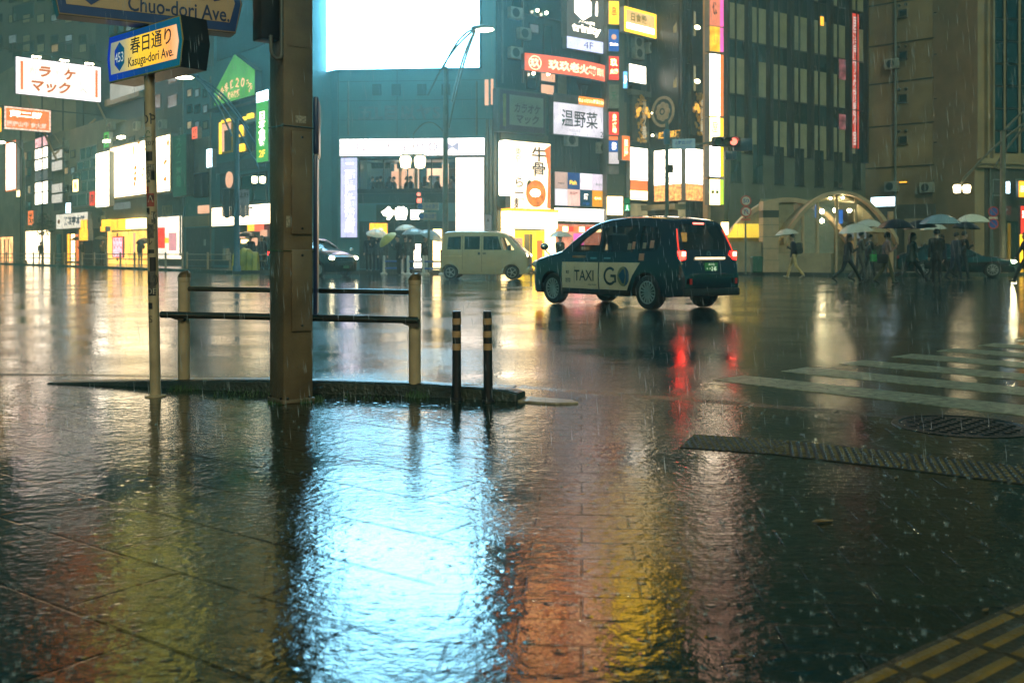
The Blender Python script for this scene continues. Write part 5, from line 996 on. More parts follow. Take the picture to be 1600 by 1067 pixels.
# round road signs
SR = mat('sign_red_rim', (.48, .04, .03), .4, var=.1); SW = mat('sign_white_face', (.60, .52, .42), .4, var=.1); SBl = mat('sign_blue_face', (.02, .07, .30), .4, var=.1)
def disc(t, z, r, m, y, name, x=0): return MB().lathe([(r, 0), (r, .012)], 28, Matrix.Translation((x, y, z)) @ Matrix.Rotation(R(90), 4, 'X')).build(name, m, t)
for (px, Y, d, lb_) in ((1165.5, 41, ((314, 'fifty'), (331, 'no_u')), 'post with a red-ringed 50 limit sign above a no U-turn sign'), (1552, 42, ((331, 'nostop'), (350, 'nostop')), 'post with two blue red-ringed no-parking signs one above the other')):
    t = thing('road_sign_post', lb_, 'road sign', (X_(px, Y), Y, .13)); MB().lathe([(.05, 0), (.04, .04), (.036, Z_(306, Y))], 10, Matrix.Translation((0, .06, 0))).build('post', LG, t, smooth=True)
    for py, k_ in d:
        z = Z_(py, Y) - .13; r_ = .225; f_ = disc(t, z, r_, SR, .0, 'disc'); disc(f_, z, r_ * .76, SW if k_ != 'nostop' else SBl, -.0125, 'face')
        q = MB()
        if k_ == 'fifty': lettering(q, '50', 0, z, .17, .24, -.03, .02)
        elif k_ == 'no_u': lettering(q, '∩', 0, z, .20, .15, -.03, .03)
        q.v and q.build('lettering', INKB, f_)
        if k_ != 'fifty':
            b_ = MB(); b_.prism([(-.125, z + .105), (-.105, z + .125), (.125, z - .105), (.105, z - .125)][::-1], -.036, -.032); b_.build('slash', SR, f_)
    pl = Z_(343 if px < 1300 else 340.5, Y) - .13; MB().box(-.19, .19, 0, .012, pl - .05, pl + .04).build('sub_plate', mat('sub_plate_red', (.5, .10, .06), .4) if px < 1300 else SW, t)

# ------------------------------------------------------------------ subway entrance with glazed arch
Y = 46.0; SE = thing('subway_entrance', 'subway entrance pavilion with two stone arches and lit glazing', 'pavilion', (X_(1311, Y), Y, .13)); q_ = lambda px, py, YY=Y: (X_(px, YY) - X_(1311, Y), Z_(py, YY) - .13)
ARC = mat('arch_stone', (.40, .27, .15), .5, var=.2, vs=2); SOF = mat('arch_lining', (.22, .20, .12), .6, var=.2)
def arch(mb, xc, zt, xr, zr, r_, th, y0, y1):
    # parabola through apex (xc, zt) and (xc+-xr, zr)
    n = 28; f = lambda x, o: zt - (zt - zr) * abs((x - xc) / xr) ** 2.2 - o
    xs = [xc - xr + 2 * xr * i / n for i in range(n + 1)]
    for i in range(n):
        a, c = xs[i], xs[i + 1]
        sa, sc_ = (f(a + .01, 0) - f(a - .01, 0)) / .02, (f(c + .01, 0) - f(c - .01, 0)) / .02
        ta, tc_ = th * math.sqrt(1 + sa * sa), th * math.sqrt(1 + sc_ * sc_)
        mb.prism([(a, f(a, ta)), (c, f(c, tc_)), (c, f(c, 0)), (a, f(a, 0))], y0, y1)
    return f
xc, zt = q_(1311, 299); xr = q_(1400, 400)[0] - xc; zr = q_(1400, 372)[1]
m_ = MB(); f1 = arch(m_, xc, zt, xr, zr, 0, .15, -.30, .2)
m_.build('front_arch', ARC, SE)
m_ = MB(); arch(m_, xc, zt - .21, xr - .16, zr - .1, 0, .10, .26, 4.6); m_.build('vault', SOF, SE)
m_ = MB(); arch(m_, q_(1250, 0)[0], q_(1250, 305)[1], q_(1362, 0)[0] - q_(1250, 0)[0], q_(1362, 386)[1], 0, .22, 2.0, 2.6); m_.build('rear_arch', ARC, SE)
# wall filling under rear arch, low parapets, piers
pp = []
xr2 = q_(1250, 0)[0]; hw = q_(1362, 0)[0] - xr2; ztr = q_(1250, 305)[1] - .22; zrr = q_(1362, 386)[1]
pts = [(xr2 - hw + .4, .0)] + [(xr2 + .3, .0)] + [(xr2 + hw * c, ztr - (ztr - zrr) * abs(c) ** 2.2) for c in (.1, -.1, -.3, -.5, -.7, -.85)]
MB().prism(pts, 2.2, 2.4).build('side_wall', SOF, SE)
x0, z0 = q_(1146, 372); x1, z1 = q_(1228, 348); MB().prism([(x0 + .15, z0 + .05), (x1, z0 + .05), (x1, z1), (x0 + .55, z1)], 1.9, 2.19).build('lit_side_window', emis('subway_yellow', (1, .66, .06), 1.0, var=.3, vs=.6), SE)
x0, z0 = q_(1141, 366); x1, z1 = q_(1147, 346); MB().box(x0 - .05, x1 + .05, 1.4, 1.8, z0, z1).build('lit_corner_panel', CR, SE)
x0, z1 = q_(1190, 315); x1, _ = q_(1214, 315); t_ = MB().box(x0, x1, -.3, .5, 0, z1).build('tiled_pier', mat('peach_tile', (.45, .29, .17), .45, var=.12, vs=4), SE)
for i in range(1, 6): MB().box(x0 - .01, x1 + .01, -.306, .506, z1 * i / 6 - .012, z1 * i / 6 + .012).build('tile_joint', OLI, t_)
MB().box(x0 - .012, x1 + .012, -.312, .512, z1 - .75, z1 - .42).build('dark_band', FRA, t_)
xa, za = q_(1215, 404); xb, _ = q_(1296, 404); MB().box(xa - .5, xb, -.25, .15, 0, q_(1240, 396)[1]).build('parapet', mat('parapet_stone', (.30, .23, .14), .55, var=.25, vs=2), SE)
xa2, _ = q_(1143, 400); MB().box(xa2, xa - .51, -.05, .2, 0, q_(1143, 378)[1]).build('low_wall', MATS['parapet_stone'], SE)
for x in (1254, 1277, 1306, 1336): 
    px_, _ = q_(x, 0); zz = f1(px_, .22); MB().box(px_ - .05, px_ + .05, -.1, .0, q_(1240, 396)[1] if x < 1300 else 0, zz).build('glazing_post', ARC, SE)
MB().box(q_(1310, 0)[0], q_(1334, 0)[0], -.12, .02, q_(0, 327)[1], q_(0, 317)[1]).build('header', ARC, SE)
MB().box(q_(1226, 0)[0], q_(1394, 0)[0], 4.3, 4.5, 0, 3.6).build('rear_wall', mat('passage_wall', (.20, .21, .14), .6, var=.3), SE)
MB().prism([(q_(1236, 0)[0], q_(0, 396)[1]), (q_(1306, 0)[0] - .06, q_(0, 396)[1]), (q_(1306, 0)[0] - .06, f1(q_(1300, 0)[0], .22)), (q_(1276, 0)[0], f1(q_(1276, 0)[0], .24)), (q_(1254, 0)[0], f1(q_(1254, 0)[0], .26))], .02, .035).build('glass', mat('pavilion_glass', (.5, .6, .55), .03, var=0, alpha=.16), SE)
MB().box(q_(1340, 0)[0], q_(1392, 0)[0], 2.4, 2.6, q_(0, 352)[1], q_(0, 345)[1]).build('cross_beam', FRA, SE); MB().box(q_(1346, 0)[0], q_(1380, 0)[0], 2.2, 2.3, q_(0, 372)[1], q_(0, 354)[1]).build('notice_panel', GREY, SE)
for (x, y) in ((1297, 329), (1318, 327), (1341, 327), (1318, 309), (1299, 310), (1297, 344)):
    c = q_(x, y); MB().ball((c[0], 1.2 if y > 315 else .1, c[1]), .10 if y > 315 else .05).build('ceiling_light', emis('entrance_light', (1, .82, .45), 80, var=0), SE)
for (x, y0, y1) in ((1290, 318, 338), (1329, 326, 348)): a = q_(x, y1); c = q_(x + 6, y0); MB().box(a[0], c[0], 1.6, 1.65, a[1], c[1]).build('blue_sign', LBL, SE)
MB().box(q_(1393, 0)[0], q_(1400, 0)[0], .3, .5, 0, q_(0, 330)[1]).build('end_post', ARC, SE)
for (x, lb_) in ((1172, 'dark green bin beside the subway entrance low wall'),):
    bn = thing('green_bin', lb_, 'bin', (X_(1182, 44.6), 44.6, .13)); BG = mat('bin_green', (.01, .09, .06), .4, var=.2); MB().lathe([(.24, 0), (.30, .05), (.32, .62)], 4, Matrix.Rotation(R(45), 4, 'Z')).build('body', BG, bn); MB().lathe([(.35, .62), (.35, .68), (.25, .74)], 4, Matrix.Rotation(R(45), 4, 'Z')).build('lid', BG, bn)
# blue and white plastic barriers in front of the restaurant
BW = mat('barrier_white', (.55, .55, .52), .4, var=.2); BB = mat('barrier_blue', (.02, .09, .35), .4, var=.2)
pr = None
for i, (x, Y, lb_) in enumerate(((614, 46.6, 'white barrier with blue rail at the end by the waiting pedestrians'), (652, 45.6, 'white barrier with blue rail between the yellow umbrella and the sign post'), (676, 45.2, 'white barrier with blue rail just behind the beige van'))):
    if pr is None:
        t = pr = thing('plastic_barrier', lb_, 'barrier', (0, 0, 0), 0, 'blue and white plastic barriers')
        for sx in (-.42, .42): MB().lathe([(.16, 0), (.16, .06), (.07, .12), (.06, .85), (.03, .9)], 12, Matrix.Translation((sx, 0, 0))).build('upright', BW, t, smooth=True)
        for z in (.30, .62): MB().tube([(-.42, 0, z), (.42, 0, z)], .045, 8).build('bar', BB, t, smooth=True)
    else: t = copy_tree(pr); t['label'] = lb_
    t.location = (X_(x, Y), Y, .0)
ss = thing('standing_sign', 'white glowing pavement sign behind the van beside the barriers', 'sign', (X_(683, 47), 47, .13)); MB().box(-.22, .22, 0, .25, 0, .08).build('base', FRA, ss); MB().box(-.2, .2, .05, .2, .08, 2.0).build('panel', CR, ss)
ss = thing('menu_stand', 'bright white menu stand glowing between two umbrella carriers', 'sign', (X_(655, 48), 48, .13)); MB().box(-.28, .28, 0, .3, 0, .08).build('base', FRA, ss); MB().box(-.26, .26, .08, .2, .08, 1.3).build('panel', WH, ss)
# planter tree far up the street
tr = thing('street_tree', 'small bushy street tree in front of the far white shop', 'tree', (X_(66, 88), 88, .13)); MB().tube([(0, 0, 0), (.05, 0, 1.4), (-.05, 0, 2.6), (.2, .1, 3.6)], [.10, .08, .06, .03], 8).build('trunk', mat('bark', (.05, .04, .03), .8), tr)
q = MB(); rr = random.Random(11)
for i in range(700):
    a, b_ = rr.uniform(0, 6.28), rr.random() ** .5; ct = rr.choice(((0, 0, 2.9), (.5, 0, 3.2), (-.5, .1, 3.3), (.1, .2, 3.9))); c = Vector((ct[0] + .6 * b_ * math.cos(a), ct[1] + .5 * b_ * math.sin(a), ct[2] + rr.uniform(-.5, .5))); d = Vector((rr.uniform(-1, 1), rr.uniform(-1, 1), rr.uniform(-1, 1))).normalized() * .10; e = d.cross(Vector((rr.uniform(-1, 1), rr.uniform(-1, 1), .3))).normalized() * .05
    q.add([c - d, c + e, c + d, c - e], [(0, 1, 2, 3)])
q.build('crown', mat('leaf_green', (.05, .08, .03), .6, var=.4), tr)
rr = random.Random(8)
for (bb_, f_, xs, ys, wpx, hpx) in ((bt, FT, range(-30, 130, 22), (-40, -8, 24, 56, 70), 12, 14), (bt2, FT2, (170, 184, 198, 212), (-40, 0, 40, 78), 9, 18), (l3, FL, (101, 111), (236, 262, 290), 7, 12), (l4, FL, (175, 188, 202, 218), (214, 214, 214), 9, 10), (l5, FL, (293, 305, 318), (140, 165, 190), 8, 14), (l2, FL, (38, 44), (238, 262, 290, 315), 5, 14)):
    for x in xs:
        for y in ys:
            window(bb_, f_, x, y, x + wpx, y + hpx, rr.choice((GLS, GLT, GLT, BLI, emis('dim_window', (.8, .6, .3), .35, var=.5), emis('dim_cool_window', (.4, .6, .6), .25, var=.5))), FRA, .08, pref=x)
for px, py in ((104, 232), (104, 252), (160, 350), (176, 205), (215, 205), (255, 203)): ac_unit(l3 if px < 166 else l4, FL, px, py)
for px in (102, 164): pipe(l3, FL, px, 215, 360)
for px in (288, 331): pipe(l5, FL, px, 120, 410)
pipe(l4, FL, 284, 200, 400)
for (x, y0, y1, m_, tx, lb_) in ((114, 282, 300, CR, '鮨', 'small cream box sign projecting before the stepped glass bay'), (140, 300, 322, RED, '肉', 'small red box sign low on the stepped glass bay'), (162, 208, 232, GRN, '薬', 'small green sign above the slim white vertical sign'), (300, 200, 218, SAL, 'バー', 'small salmon sign above the pale roller panel'), (323, 234, 262, WB, '歯科', 'small cold white sign beside the pale roller panel'), (44, 330, 352, ORG, '丼', 'small orange sign under the white box stack')):
    sign(lb_, FL, x, y0, x + 8, y1, m_, [(vtext(tx), .5, .5, .7, .6, INK, .02)], out=.9, th=.3)
# ------------------------------------------------------------------ vehicles
TYR = mat('tyre_rubber', (.012, .012, .013), .5, var=.3); ALU = mat('wheel_silver', (.42, .42, .40), .3, metal=.7, var=.2)
CGL = mat('car_glass', (.02, .03, .03), .03, var=0, alpha=.38, spec=.8); CGD = mat('car_dark_glass', (.006, .014, .016), .04, var=0, alpha=.93, spec=.8)
INT = mat('car_interior', (.02, .02, .02), .7, var=.3); CHR = mat('chrome_trim', (.6, .6, .58), .12, metal=1, var=.1); BLKP = mat('black_plastic', (.012, .013, .014), .4, var=.2)
SKIN = mat('skin', (.45, .28, .19), .5, var=.1); HAIRM = mat('black_hair', (.012, .010, .009), .5, var=.2)
PI_ = lambda x, pts: float(np.interp(x, [p[0] for p in pts], [p[1] for p in pts]))
class Car:
    def __init__(s, name, label, cat, loc, rz, paint, spec):
        s.sp = spec; s.paint = paint; s.root = thing(name, label, cat, loc, rz)
    def w(s, x, z): return PI_(x, s.sp['plan']) * PI_(z, s.sp['tumble'])
    def zt(s, x): return PI_(x, s.sp['top'])
    def topz(s, x, y):
        zt = s.zt(x); d = s.sp.get('drop', .10); rw = .16; ws = s.w(x, zt - d); y = abs(y)
        if y <= ws - rw: return zt - .02 * (y / max(.1, ws - rw)) ** 2
        c = max(0, min(1, 1 - (ws - y) / rw)); return zt - d + (d - .02) * math.sqrt(max(0, 1 - c * c))
    def loft(s, xs, inset=0.0, zb=None, top_in=0.0):
        vs = []; fs = []; nS, nC, nT = 12, 6, 4; d = s.sp.get('drop', .10); rw = .16
        n = None
        for x in xs:
            zt = s.zt(x) - top_in; z0 = zb if zb is not None else PI_(x, s.sp['bot']); half = []
            for i in range(nS):
                z = z0 + (zt - d - z0) * i / (nS - 1); half.append((s.w(x, z + top_in) - inset, z))
            ws = half[-1][0]
            for i in range(1, nC + 1):
                a = math.pi / 2 * i / nC; half.append((ws - rw * (1 - math.cos(a)), zt - d + (d - .02) * math.sin(a)))
            yy = ws - rw
            for i in range(1, nT): t = 1 - i / nT; half.append((yy * t, zt - .02 * t * t))
            ring = [(x, y, z) for y, z in half] + [(x, 0, zt)] + [(x, -y, z) for y, z in half[::-1]]
            n = len(ring); vs += ring
        for i in range(len(xs) - 1): fs += [(i * n + k, (i + 1) * n + k, (i + 1) * n + (k + 1) % n, i * n + (k + 1) % n) for k in range(n)]
        fs += [tuple(range(n - 1, -1, -1))[::-1], tuple(range((len(xs) - 1) * n, len(xs) * n))[::-1]]
        me = bpy.data.meshes.new('body'); me.from_pydata(vs, [], fs)
        bm = bmesh.new(); bm.from_mesh(me); bmesh.ops.recalc_face_normals(bm, faces=bm.faces); bm.to_mesh(me); bm.free(); return me
    def body(s):
        sp = s.sp; L = sp['L']
        xs = sorted(set([0, .02, .06, .12, .2, .3] + [.3 + (L - .5) * i / 34 for i in range(35)] + [L - .2, L - .12, L - .06, L - .02, L] + [p[0] for p in sp['top']]))
        o = bpy.data.objects.new('body', s.loft(xs)); COL.objects.link(o); cut = []
        c0, c1, cz = sp['cabin']
        cut.append(bpy.data.objects.new('c', s.loft([c0 + (c1 - c0) * i / 24 for i in range(25)], .06, cz, .055)))
        for poly in sp['side_windows']:
            cut.append(s.cutter(MB().prism(poly, -1.2, 1.2)))
        for (x0, x1, poly) in sp['end_windows']:
            q = MB(); q.prism([(y, z) for y, z in poly], 0, 1); q.v = [(x0 + (x1 - x0) * v[1], v[0], v[2]) for v in q.v]; cut.append(s.cutter(q))
        for x in sp['axles']:
            for sy in (-1, 1):
                q = MB(); q.lathe([(sp['wr'] + .055, 0), (sp['wr'] + .055, .36)], 28, Matrix.Translation((x, sy * (sp['track'] + .16) if sy < 0 else sp['track'] - .20, sp['wr'])) @ Matrix.Rotation(R(-90), 4, 'X')); cut.append(s.cutter(q))
        for c in cut:
            if c.name not in COL.objects: COL.objects.link(c)
            m = o.modifiers.new('b', 'BOOLEAN'); m.operation = 'DIFFERENCE'; m.solver = 'EXACT'; m.object = c
        dg = bpy.context.evaluated_depsgraph_get(); dg.update(); me = bpy.data.meshes.new_from_object(o.evaluated_get(dg))
        for c in [o] + cut: bpy.data.objects.remove(c)
        me.materials.clear(); me.materials.append(s.paint); me.name = 'body'
        me.polygons.foreach_set('material_index', [0] * len(me.polygons)); me.polygons.foreach_set('use_smooth', [True] * len(me.polygons)); me.set_sharp_from_angle(angle=R(32))
        ob = bpy.data.objects.new('body', me); COL.objects.link(ob); ob.parent = s.root; s.b = ob; return ob
    def cutter(s, q):
        me = bpy.data.meshes.new('c'); me.from_pydata(q.v, [], q.f); bm = bmesh.new(); bm.from_mesh(me); bmesh.ops.recalc_face_normals(bm, faces=bm.faces); bm.to_mesh(me); bm.free()
        return bpy.data.objects.new('c', me)
    def patch(s, poly, off, m, name, parent=None, side=-1, cell=.12, thick=0.0):
        """A polygon of the side view laid onto the car's side skin."""
        bm = bmesh.new(); vv = [bm.verts.new((x, 0, z)) for x, z in poly]; bm.faces.new(vv)
        for ax, lo, hi in ((0, min(p[0] for p in poly), max(p[0] for p in poly)), (2, min(p[1] for p in poly), max(p[1] for p in poly))):
            k = int((hi - lo) / cell)
            for i in range(1, k + 1):
                co = [0, 0, 0]; co[ax] = lo + (hi - lo) * i / (k + 1); no = [0, 0, 0]; no[ax] = 1
                bmesh.ops.bisect_plane(bm, geom=bm.verts[:] + bm.edges[:] + bm.faces[:], plane_co=co, plane_no=no, dist=1e-5)
        for v in bm.verts: v.co.y = side * (s.w(v.co.x, v.co.z) + off)
        bmesh.ops.recalc_face_normals(bm, faces=bm.faces)
        if bm.faces and sum(f.normal.y for f in bm.faces) * side < 0: bmesh.ops.reverse_faces(bm, faces=bm.faces)
        me = bpy.data.meshes.new(name); bm.to_mesh(me); bm.free(); me.materials.append(m); me.polygons.foreach_set('use_smooth', [True] * len(me.polygons))
        o = bpy.data.objects.new(name, me); COL.objects.link(o); o.parent = parent or s.root; return o
    def toppatch(s, x0, x1, y0f, y1f, off, m, name, nx=10, ny=12):
        """A sheet on the sloping front or rear glass: half-widths y0f at x0, y1f at x1."""
        vs = []; fs = []
        for i in range(nx + 1):
            t = i / nx; x = x0 + (x1 - x0) * t; h = y0f + (y1f - y0f) * t
            for j in range(ny + 1): y = -h + 2 * h * j / ny; vs.append((x, y, s.topz(x, y) + off))
        fs = [(i * (ny + 1) + j, (i + 1) * (ny + 1) + j, (i + 1) * (ny + 1) + j + 1, i * (ny + 1) + j + 1) for i in range(nx) for j in range(ny)]
        return MB().add(vs, fs).build(name, m, s.root, smooth=True)
    def text(s, body, cx, cz, h, w, m, side=-1, off=.008, bold=.02, parent=None, name='lettering'):
        q = MB(); lettering(q, body, cx, cz, h, w, 0, bold); q.v = [(x if side < 0 else 2 * cx - x, side * (s.w(x, z) + off), z) for x, _, z in q.v]; return q.build(name, m, parent or s.root)
    def wheel(s, x, sy, spokes=15):
        r = s.sp['wr']; t = bpy.data.objects.new('wheel', None); COL.objects.link(t); t.parent = s.root; t.location = (x, sy * s.sp['track'], r); t.rotation_euler = (R(90) if sy < 0 else R(-90), 0, 0)
        MB().lathe([(r * .66, -.20), (r * .93, -.20), (r, -.17), (r, -.03), (r * .94, 0), (r * .68, .004), (r * .66, -.02)], 36).build('tyre', TYR, t, smooth=True)
        q = MB(); q.lathe([(r * .67, -.03), (r * .68, .002), (r * .62, .004), (r * .60, -.03)], 36); q.lathe([(r * .17, -.04), (r * .17, .006), (r * .08, .012)], 16)
        for i in range(spokes):
            a = 2 * math.pi * i / spokes; c_, s_ = math.cos(a), math.sin(a); hw_ = .012
            p = [(r * .14, -hw_), (r * .63, -hw_ * 1.3), (r * .63, hw_ * 1.3), (r * .14, hw_)]; q.slab([(u * c_ - v * s_, u * s_ + v * c_) for u, v in p], -.03, -.002)
        q.lathe([(r * .60, -.10), (r * .02, -.10)], 24)
        q.build('rim', ALU, t, smooth=False); return t
    def seats(s, rows, z, belt):
        for x, ys in rows:
            for y in ys:
                MB().box(x - .25, x + .22, y - .23, y + .23, z - .3, z).build('seat', INT, s.root, bevel=.05)
                MB().box(x + .18, x + .34, y - .23, y + .23, z - .05, z + .58).build('seat', INT, s.root, bevel=.05)
                MB().box(x + .22, x + .33, y - .12, y + .12, z + .60, z + .80).build('headrest', INT, s.root, bevel=.04)

TAXI = dict(L=4.40, wr=.315, track=.80, axles=(.80, 3.55), drop=.10, cabin=(1.25, 4.12, .80),
    plan=[(0, .56), (.03, .66), (.12, .745), (.3, .80), (.7, .835), (1.2, .8475), (3.4, .8475), (4.0, .83), (4.25, .79), (4.34, .76), (4.40, .70)],
    tumble=[(.15, .90), (.24, .955), (.40, .99), (.62, 1.0), (.85, .985), (1.02, .955), (1.2, .915), (1.45, .83), (1.62, .76), (1.75, .72)],
    top=[(0, .72), (.03, .80), (.10, .88), (.25, .955), (.6, 1.03), (.95, 1.09), (1.10, 1.13), (1.30, 1.26), (1.55, 1.43), (1.80, 1.575), (2.05, 1.67), (2.35, 1.725), (2.8, 1.75), (3.3, 1.74), (3.75, 1.705), (3.98, 1.665), (4.06, 1.60), (4.14, 1.42), (4.22, 1.23), (4.29, 1.05), (4.34, .95), (4.37, .80), (4.40, .68)],
    bot=[(0, .30), (.2, .22), (4.1, .24), (4.40, .36)],
    side_windows=[[(1.42, 1.06), (2.22, 1.06), (2.22, 1.52), (2.02, 1.50), (1.72, 1.33)], [(2.32, 1.06), (3.22, 1.06), (3.22, 1.55), (2.32, 1.545)], [(3.32, 1.06), (3.78, 1.09), (3.84, 1.30), (3.72, 1.50), (3.32, 1.54)]],
    end_windows=[(1.0, 2.1, [(-.62, 1.20), (.62, 1.20), (.52, 1.56), (-.52, 1.56)]), (3.9, 4.6, [(-.60, 1.10), (.60, 1.10), (.50, 1.56), (-.50, 1.56)])])
NAVY = mat('navy_taxi_paint', (.004, .010, .018), .14, var=.15, coat=1.0); CREAM = mat('cream_door_panel', (.72, .56, .36), .3, var=.08, coat=.5)
TL = emis('tail_red', (1, .012, .008), 20.0, var=0); TLW = emis('tail_hot', (1, .35, .22), 7, var=0); HL = emis('headlight_glow', (1, .86, .50), 22, var=0)
def inset(poly, d):
    cx = sum(p[0] for p in poly) / len(poly); cz = sum(p[1] for p in poly) / len(poly)
    return [(x + (x - cx) * d, z + (z - cz) * d) for x, z in poly]
def taxi(label, loc, rz, detail=True):
    c = Car('taxi', label, 'taxi', loc, rz, NAVY, TAXI); c.body(); r = c.root
    for side in (-1, 1):
        for i, p in enumerate(TAXI['side_windows']): c.patch(inset(p, .05), -.022, CGL if i == 0 else mat('taxi_rear_glass', (.008, .014, .016), .04, var=0, alpha=.72, spec=.8), 'side_window', None, side)
        # doors: paint below the belt, cream wrap, handle, seam gaps
        fd = c.patch([(1.30, .36), (2.26, .36), (2.26, 1.04), (1.36, 1.04), (1.26, .8)], .003, NAVY, 'front_door', None, side)
        rd = c.patch([(2.275, .36), (3.06, .36), (3.14, .50), (3.24, .70), (3.27, 1.04), (2.275, 1.04)], .003, NAVY, 'rear_door', None, side)
        c.patch([(1.16, .34), (2.25, .34), (2.25, .86), (1.16, .86)], .006, CREAM, 'cream_panel', fd, side); c.patch([(2.285, .34), (3.05, .34), (3.12, .47), (3.21, .62), (3.40, .86), (2.285, .86)], .006, CREAM, 'cream_panel', rd, side)
        for x, d_ in ((2.02, fd), (2.42, rd)): c.patch([(x, .925), (x + .19, .925), (x + .19, .955), (x, .955)], .022, CHR, 'handle', d_, side)
        if detail:
            TXT = mat('taxi_lettering', (.008, .03, .05), .4, var=0)
            c.text('TAXI', 1.84, .60, .21, .58, TXT, side, .010, .012, fd); c.text('東京', 1.34, .66, .07, .10, TXT, side, .010, .01, fd); c.text('無線\n配車', 1.36, .50, .09, .16, TXT, side, .010, 0, fd); c.text('nihon kotsu', 2.08, .425, .032, .24, TXT, side, .010, .01, fd); c.patch([(1.545, .44), (1.552, .44), (1.552, .78), (1.545, .78)], .009, TXT, 'divider', fd, side)
            q = MB(); n = 28   # G: an open ring with a bar; O: a two-tone disc
            gx, gz, ro, ri = 2.60, .60, .175, .125
            if side > 0: gx = 2.98
            A = [R(45 + 275 * i / n) for i in range(n + 1)]; sg = 1 if side < 0 else -1
            vs = [(gx + sg * rr_ * math.cos(a), gz + rr_ * math.sin(a)) for a in A for rr_ in (ri, ro)]
            q.add([(x, side * (c.w(x, z) + .010), z) for x, z in vs], [(2 * i, 2 * i + 1, 2 * i + 3, 2 * i + 2) for i in range(n)])
            bx = [(gx + sg * .02, gz - .02), (gx + sg * .175, gz - .02), (gx + sg * .175, gz + .03), (gx + sg * .02, gz + .03)]; q.add([(x, side * (c.w(x, z) + .0105), z) for x, z in bx], [(0, 1, 2, 3)])
            bx = [(gx + sg * .125, gz - .12), (gx + sg * .175, gz - .12), (gx + sg * .175, gz + .0), (gx + sg * .125, gz)]; q.add([(x, side * (c.w(x, z) + .0107), z) for x, z in bx], [(0, 1, 2, 3)]); q.build('logo_letter', TXT, rd)
            gx += sg * .37; q = MB(); vs = [(gx, gz)] + [(gx + .16 * math.cos(R(12 * i)), gz + .185 * math.sin(R(12 * i))) for i in range(30)]; q.add([(x, side * (c.w(x, z) + .010), z) for x, z in vs], [(0, i, i % 30 + 1) for i in range(1, 31)])
            q.build('logo_disc', mat('logo_blue', (.012, .07, .15), .35, var=0), rd); q = MB(); vs = [(gx + .16 * math.cos(a) * k_ , gz + .185 * math.sin(a) * 1.0) for k_, A_ in ((1, [R(90 + 180 * i / 16) for i in range(17)]), (-.45, [R(-90 - 180 * i / 16) for i in range(17)])) for a in A_]; q.add([(gx + (x - gx) * sg, side * (c.w(x, z) + .012), z) for x, z in vs], [tuple(range(34))]); q.build('logo_disc_shade', mat('logo_olive', (.20, .19, .09), .35, var=0), rd)
            for (x0, x1, z0, z1, m_) in ((3.36, 3.49, .90, 1.03, RED), (3.58, 3.68, 1.13, 1.27, ORG), (3.40, 3.49, 1.12, 1.23, SIL), (3.0, 3.1, 1.10, 1.22, SIL), (3.12, 3.2, 1.11, 1.25, PEA)): c.patch([(x0, z0), (x1, z0), (x1, z1), (x0, z1)], .006 if z0 < 1.05 else -.016, mat('sticker_tint', (.42, .20, .12), .4) if m_ in (RED, ORG, PEA) else mat('sticker_buff', (.25, .22, .15), .4), 'sticker', None, side)
            c.patch([(1.46, .945), (1.86, .945), (1.86, .99), (1.46, .99)], .008, mat('amber_reflector', (.25, .11, .02), .3), 'name_strip', fd, side)
        c.patch([(2.262, .34), (2.274, .34), (2.274, 1.56), (2.262, 1.56)], .005, BLKP, 'door_gap', None, side); c.patch([(1.1, .25), (3.1, .25), (3.1, .33), (1.1, .33)], .012, BLKP, 'sill_cover', None, side)
        if side < 0: c.patch([(2.35, .215), (3.1, .225), (3.1, .25), (2.35, .24)], .03, CHR, 'sill_step', None, side)
        # tail lamps wrap the corner
        y = side
        tl = MB(); 
        vs = []; rows = [(4.10, 1.30), (4.18, 1.16)]
        tl.box(4.245, 4.345, .615, .745, .91, 1.075); tl.v = [(a, b_ * side, z) for a, b_, z in tl.v]; to = tl.build('tail_lamp', TL if side < 0 else emis('tail_red_far', (1, .012, .008), 9, var=0), r, bevel=.02)
        q = MB(); q.box(4.34, 4.358, .63, .72, .98, 1.06); q.v = [(a, b_ * side, z) for a, b_, z in q.v]; q.build('hot_lens', TLW, to, bevel=.005)
        q = MB(); q.box(4.25, 4.35, .605, .75, .79, .875); q.v = [(a, b_ * side, z) for a, b_, z in q.v]; q.build('reverse_lens', mat('amber_lens', (.35, .22, .06), .15), to, bevel=.02)
        q = MB(); pts = [(4.10, .60 * side, 1.47), (4.17, .655 * side, 1.32), (4.235, .70 * side, 1.15), (4.26, .71 * side, 1.08)]; q.tube(pts, .014, 6); q.build('light_strip', RED, to)
        # fender mirror
        f_ = MB(); f_.tube([(.62, side * .72, 1.0), (.60, side * .80, 1.07), (.60, side * .83, 1.12)], .014, 6); fo = f_.build('mirror_stalk', BLKP, r); f2 = MB(); f2.ball((.60, side * .85, 1.17), (.06, .10, .075), 14, 8); f2.build('mirror', CHR, fo, smooth=True)
        hl = MB(); hl.ball((.14, side * .66, .80), (.16, .10, .085), 16, 10); ho = hl.build('headlight', HL if not detail else mat('headlight_off', (.5, .5, .48), .1), r, smooth=True)
        if not detail: q = MB(); q.ball((.06, side * .52, .38), (.06, .07, .05), 12, 8); q.build('fog_lamp', mat('fog_glow', (.5, .4, .2), .3), r)
        for x in TAXI['axles']: c.wheel(x, side)
        ar = MB(); n = 14
    c.toppatch(1.12, 2.02, .70, .60, -.014, CGL, 'windscreen'); c.toppatch(4.055, 4.27, .58, .66, -.014, mat('rear_tint_glass', (.012, .02, .016), .04, var=0, alpha=.72, spec=.8), 'rear_window')
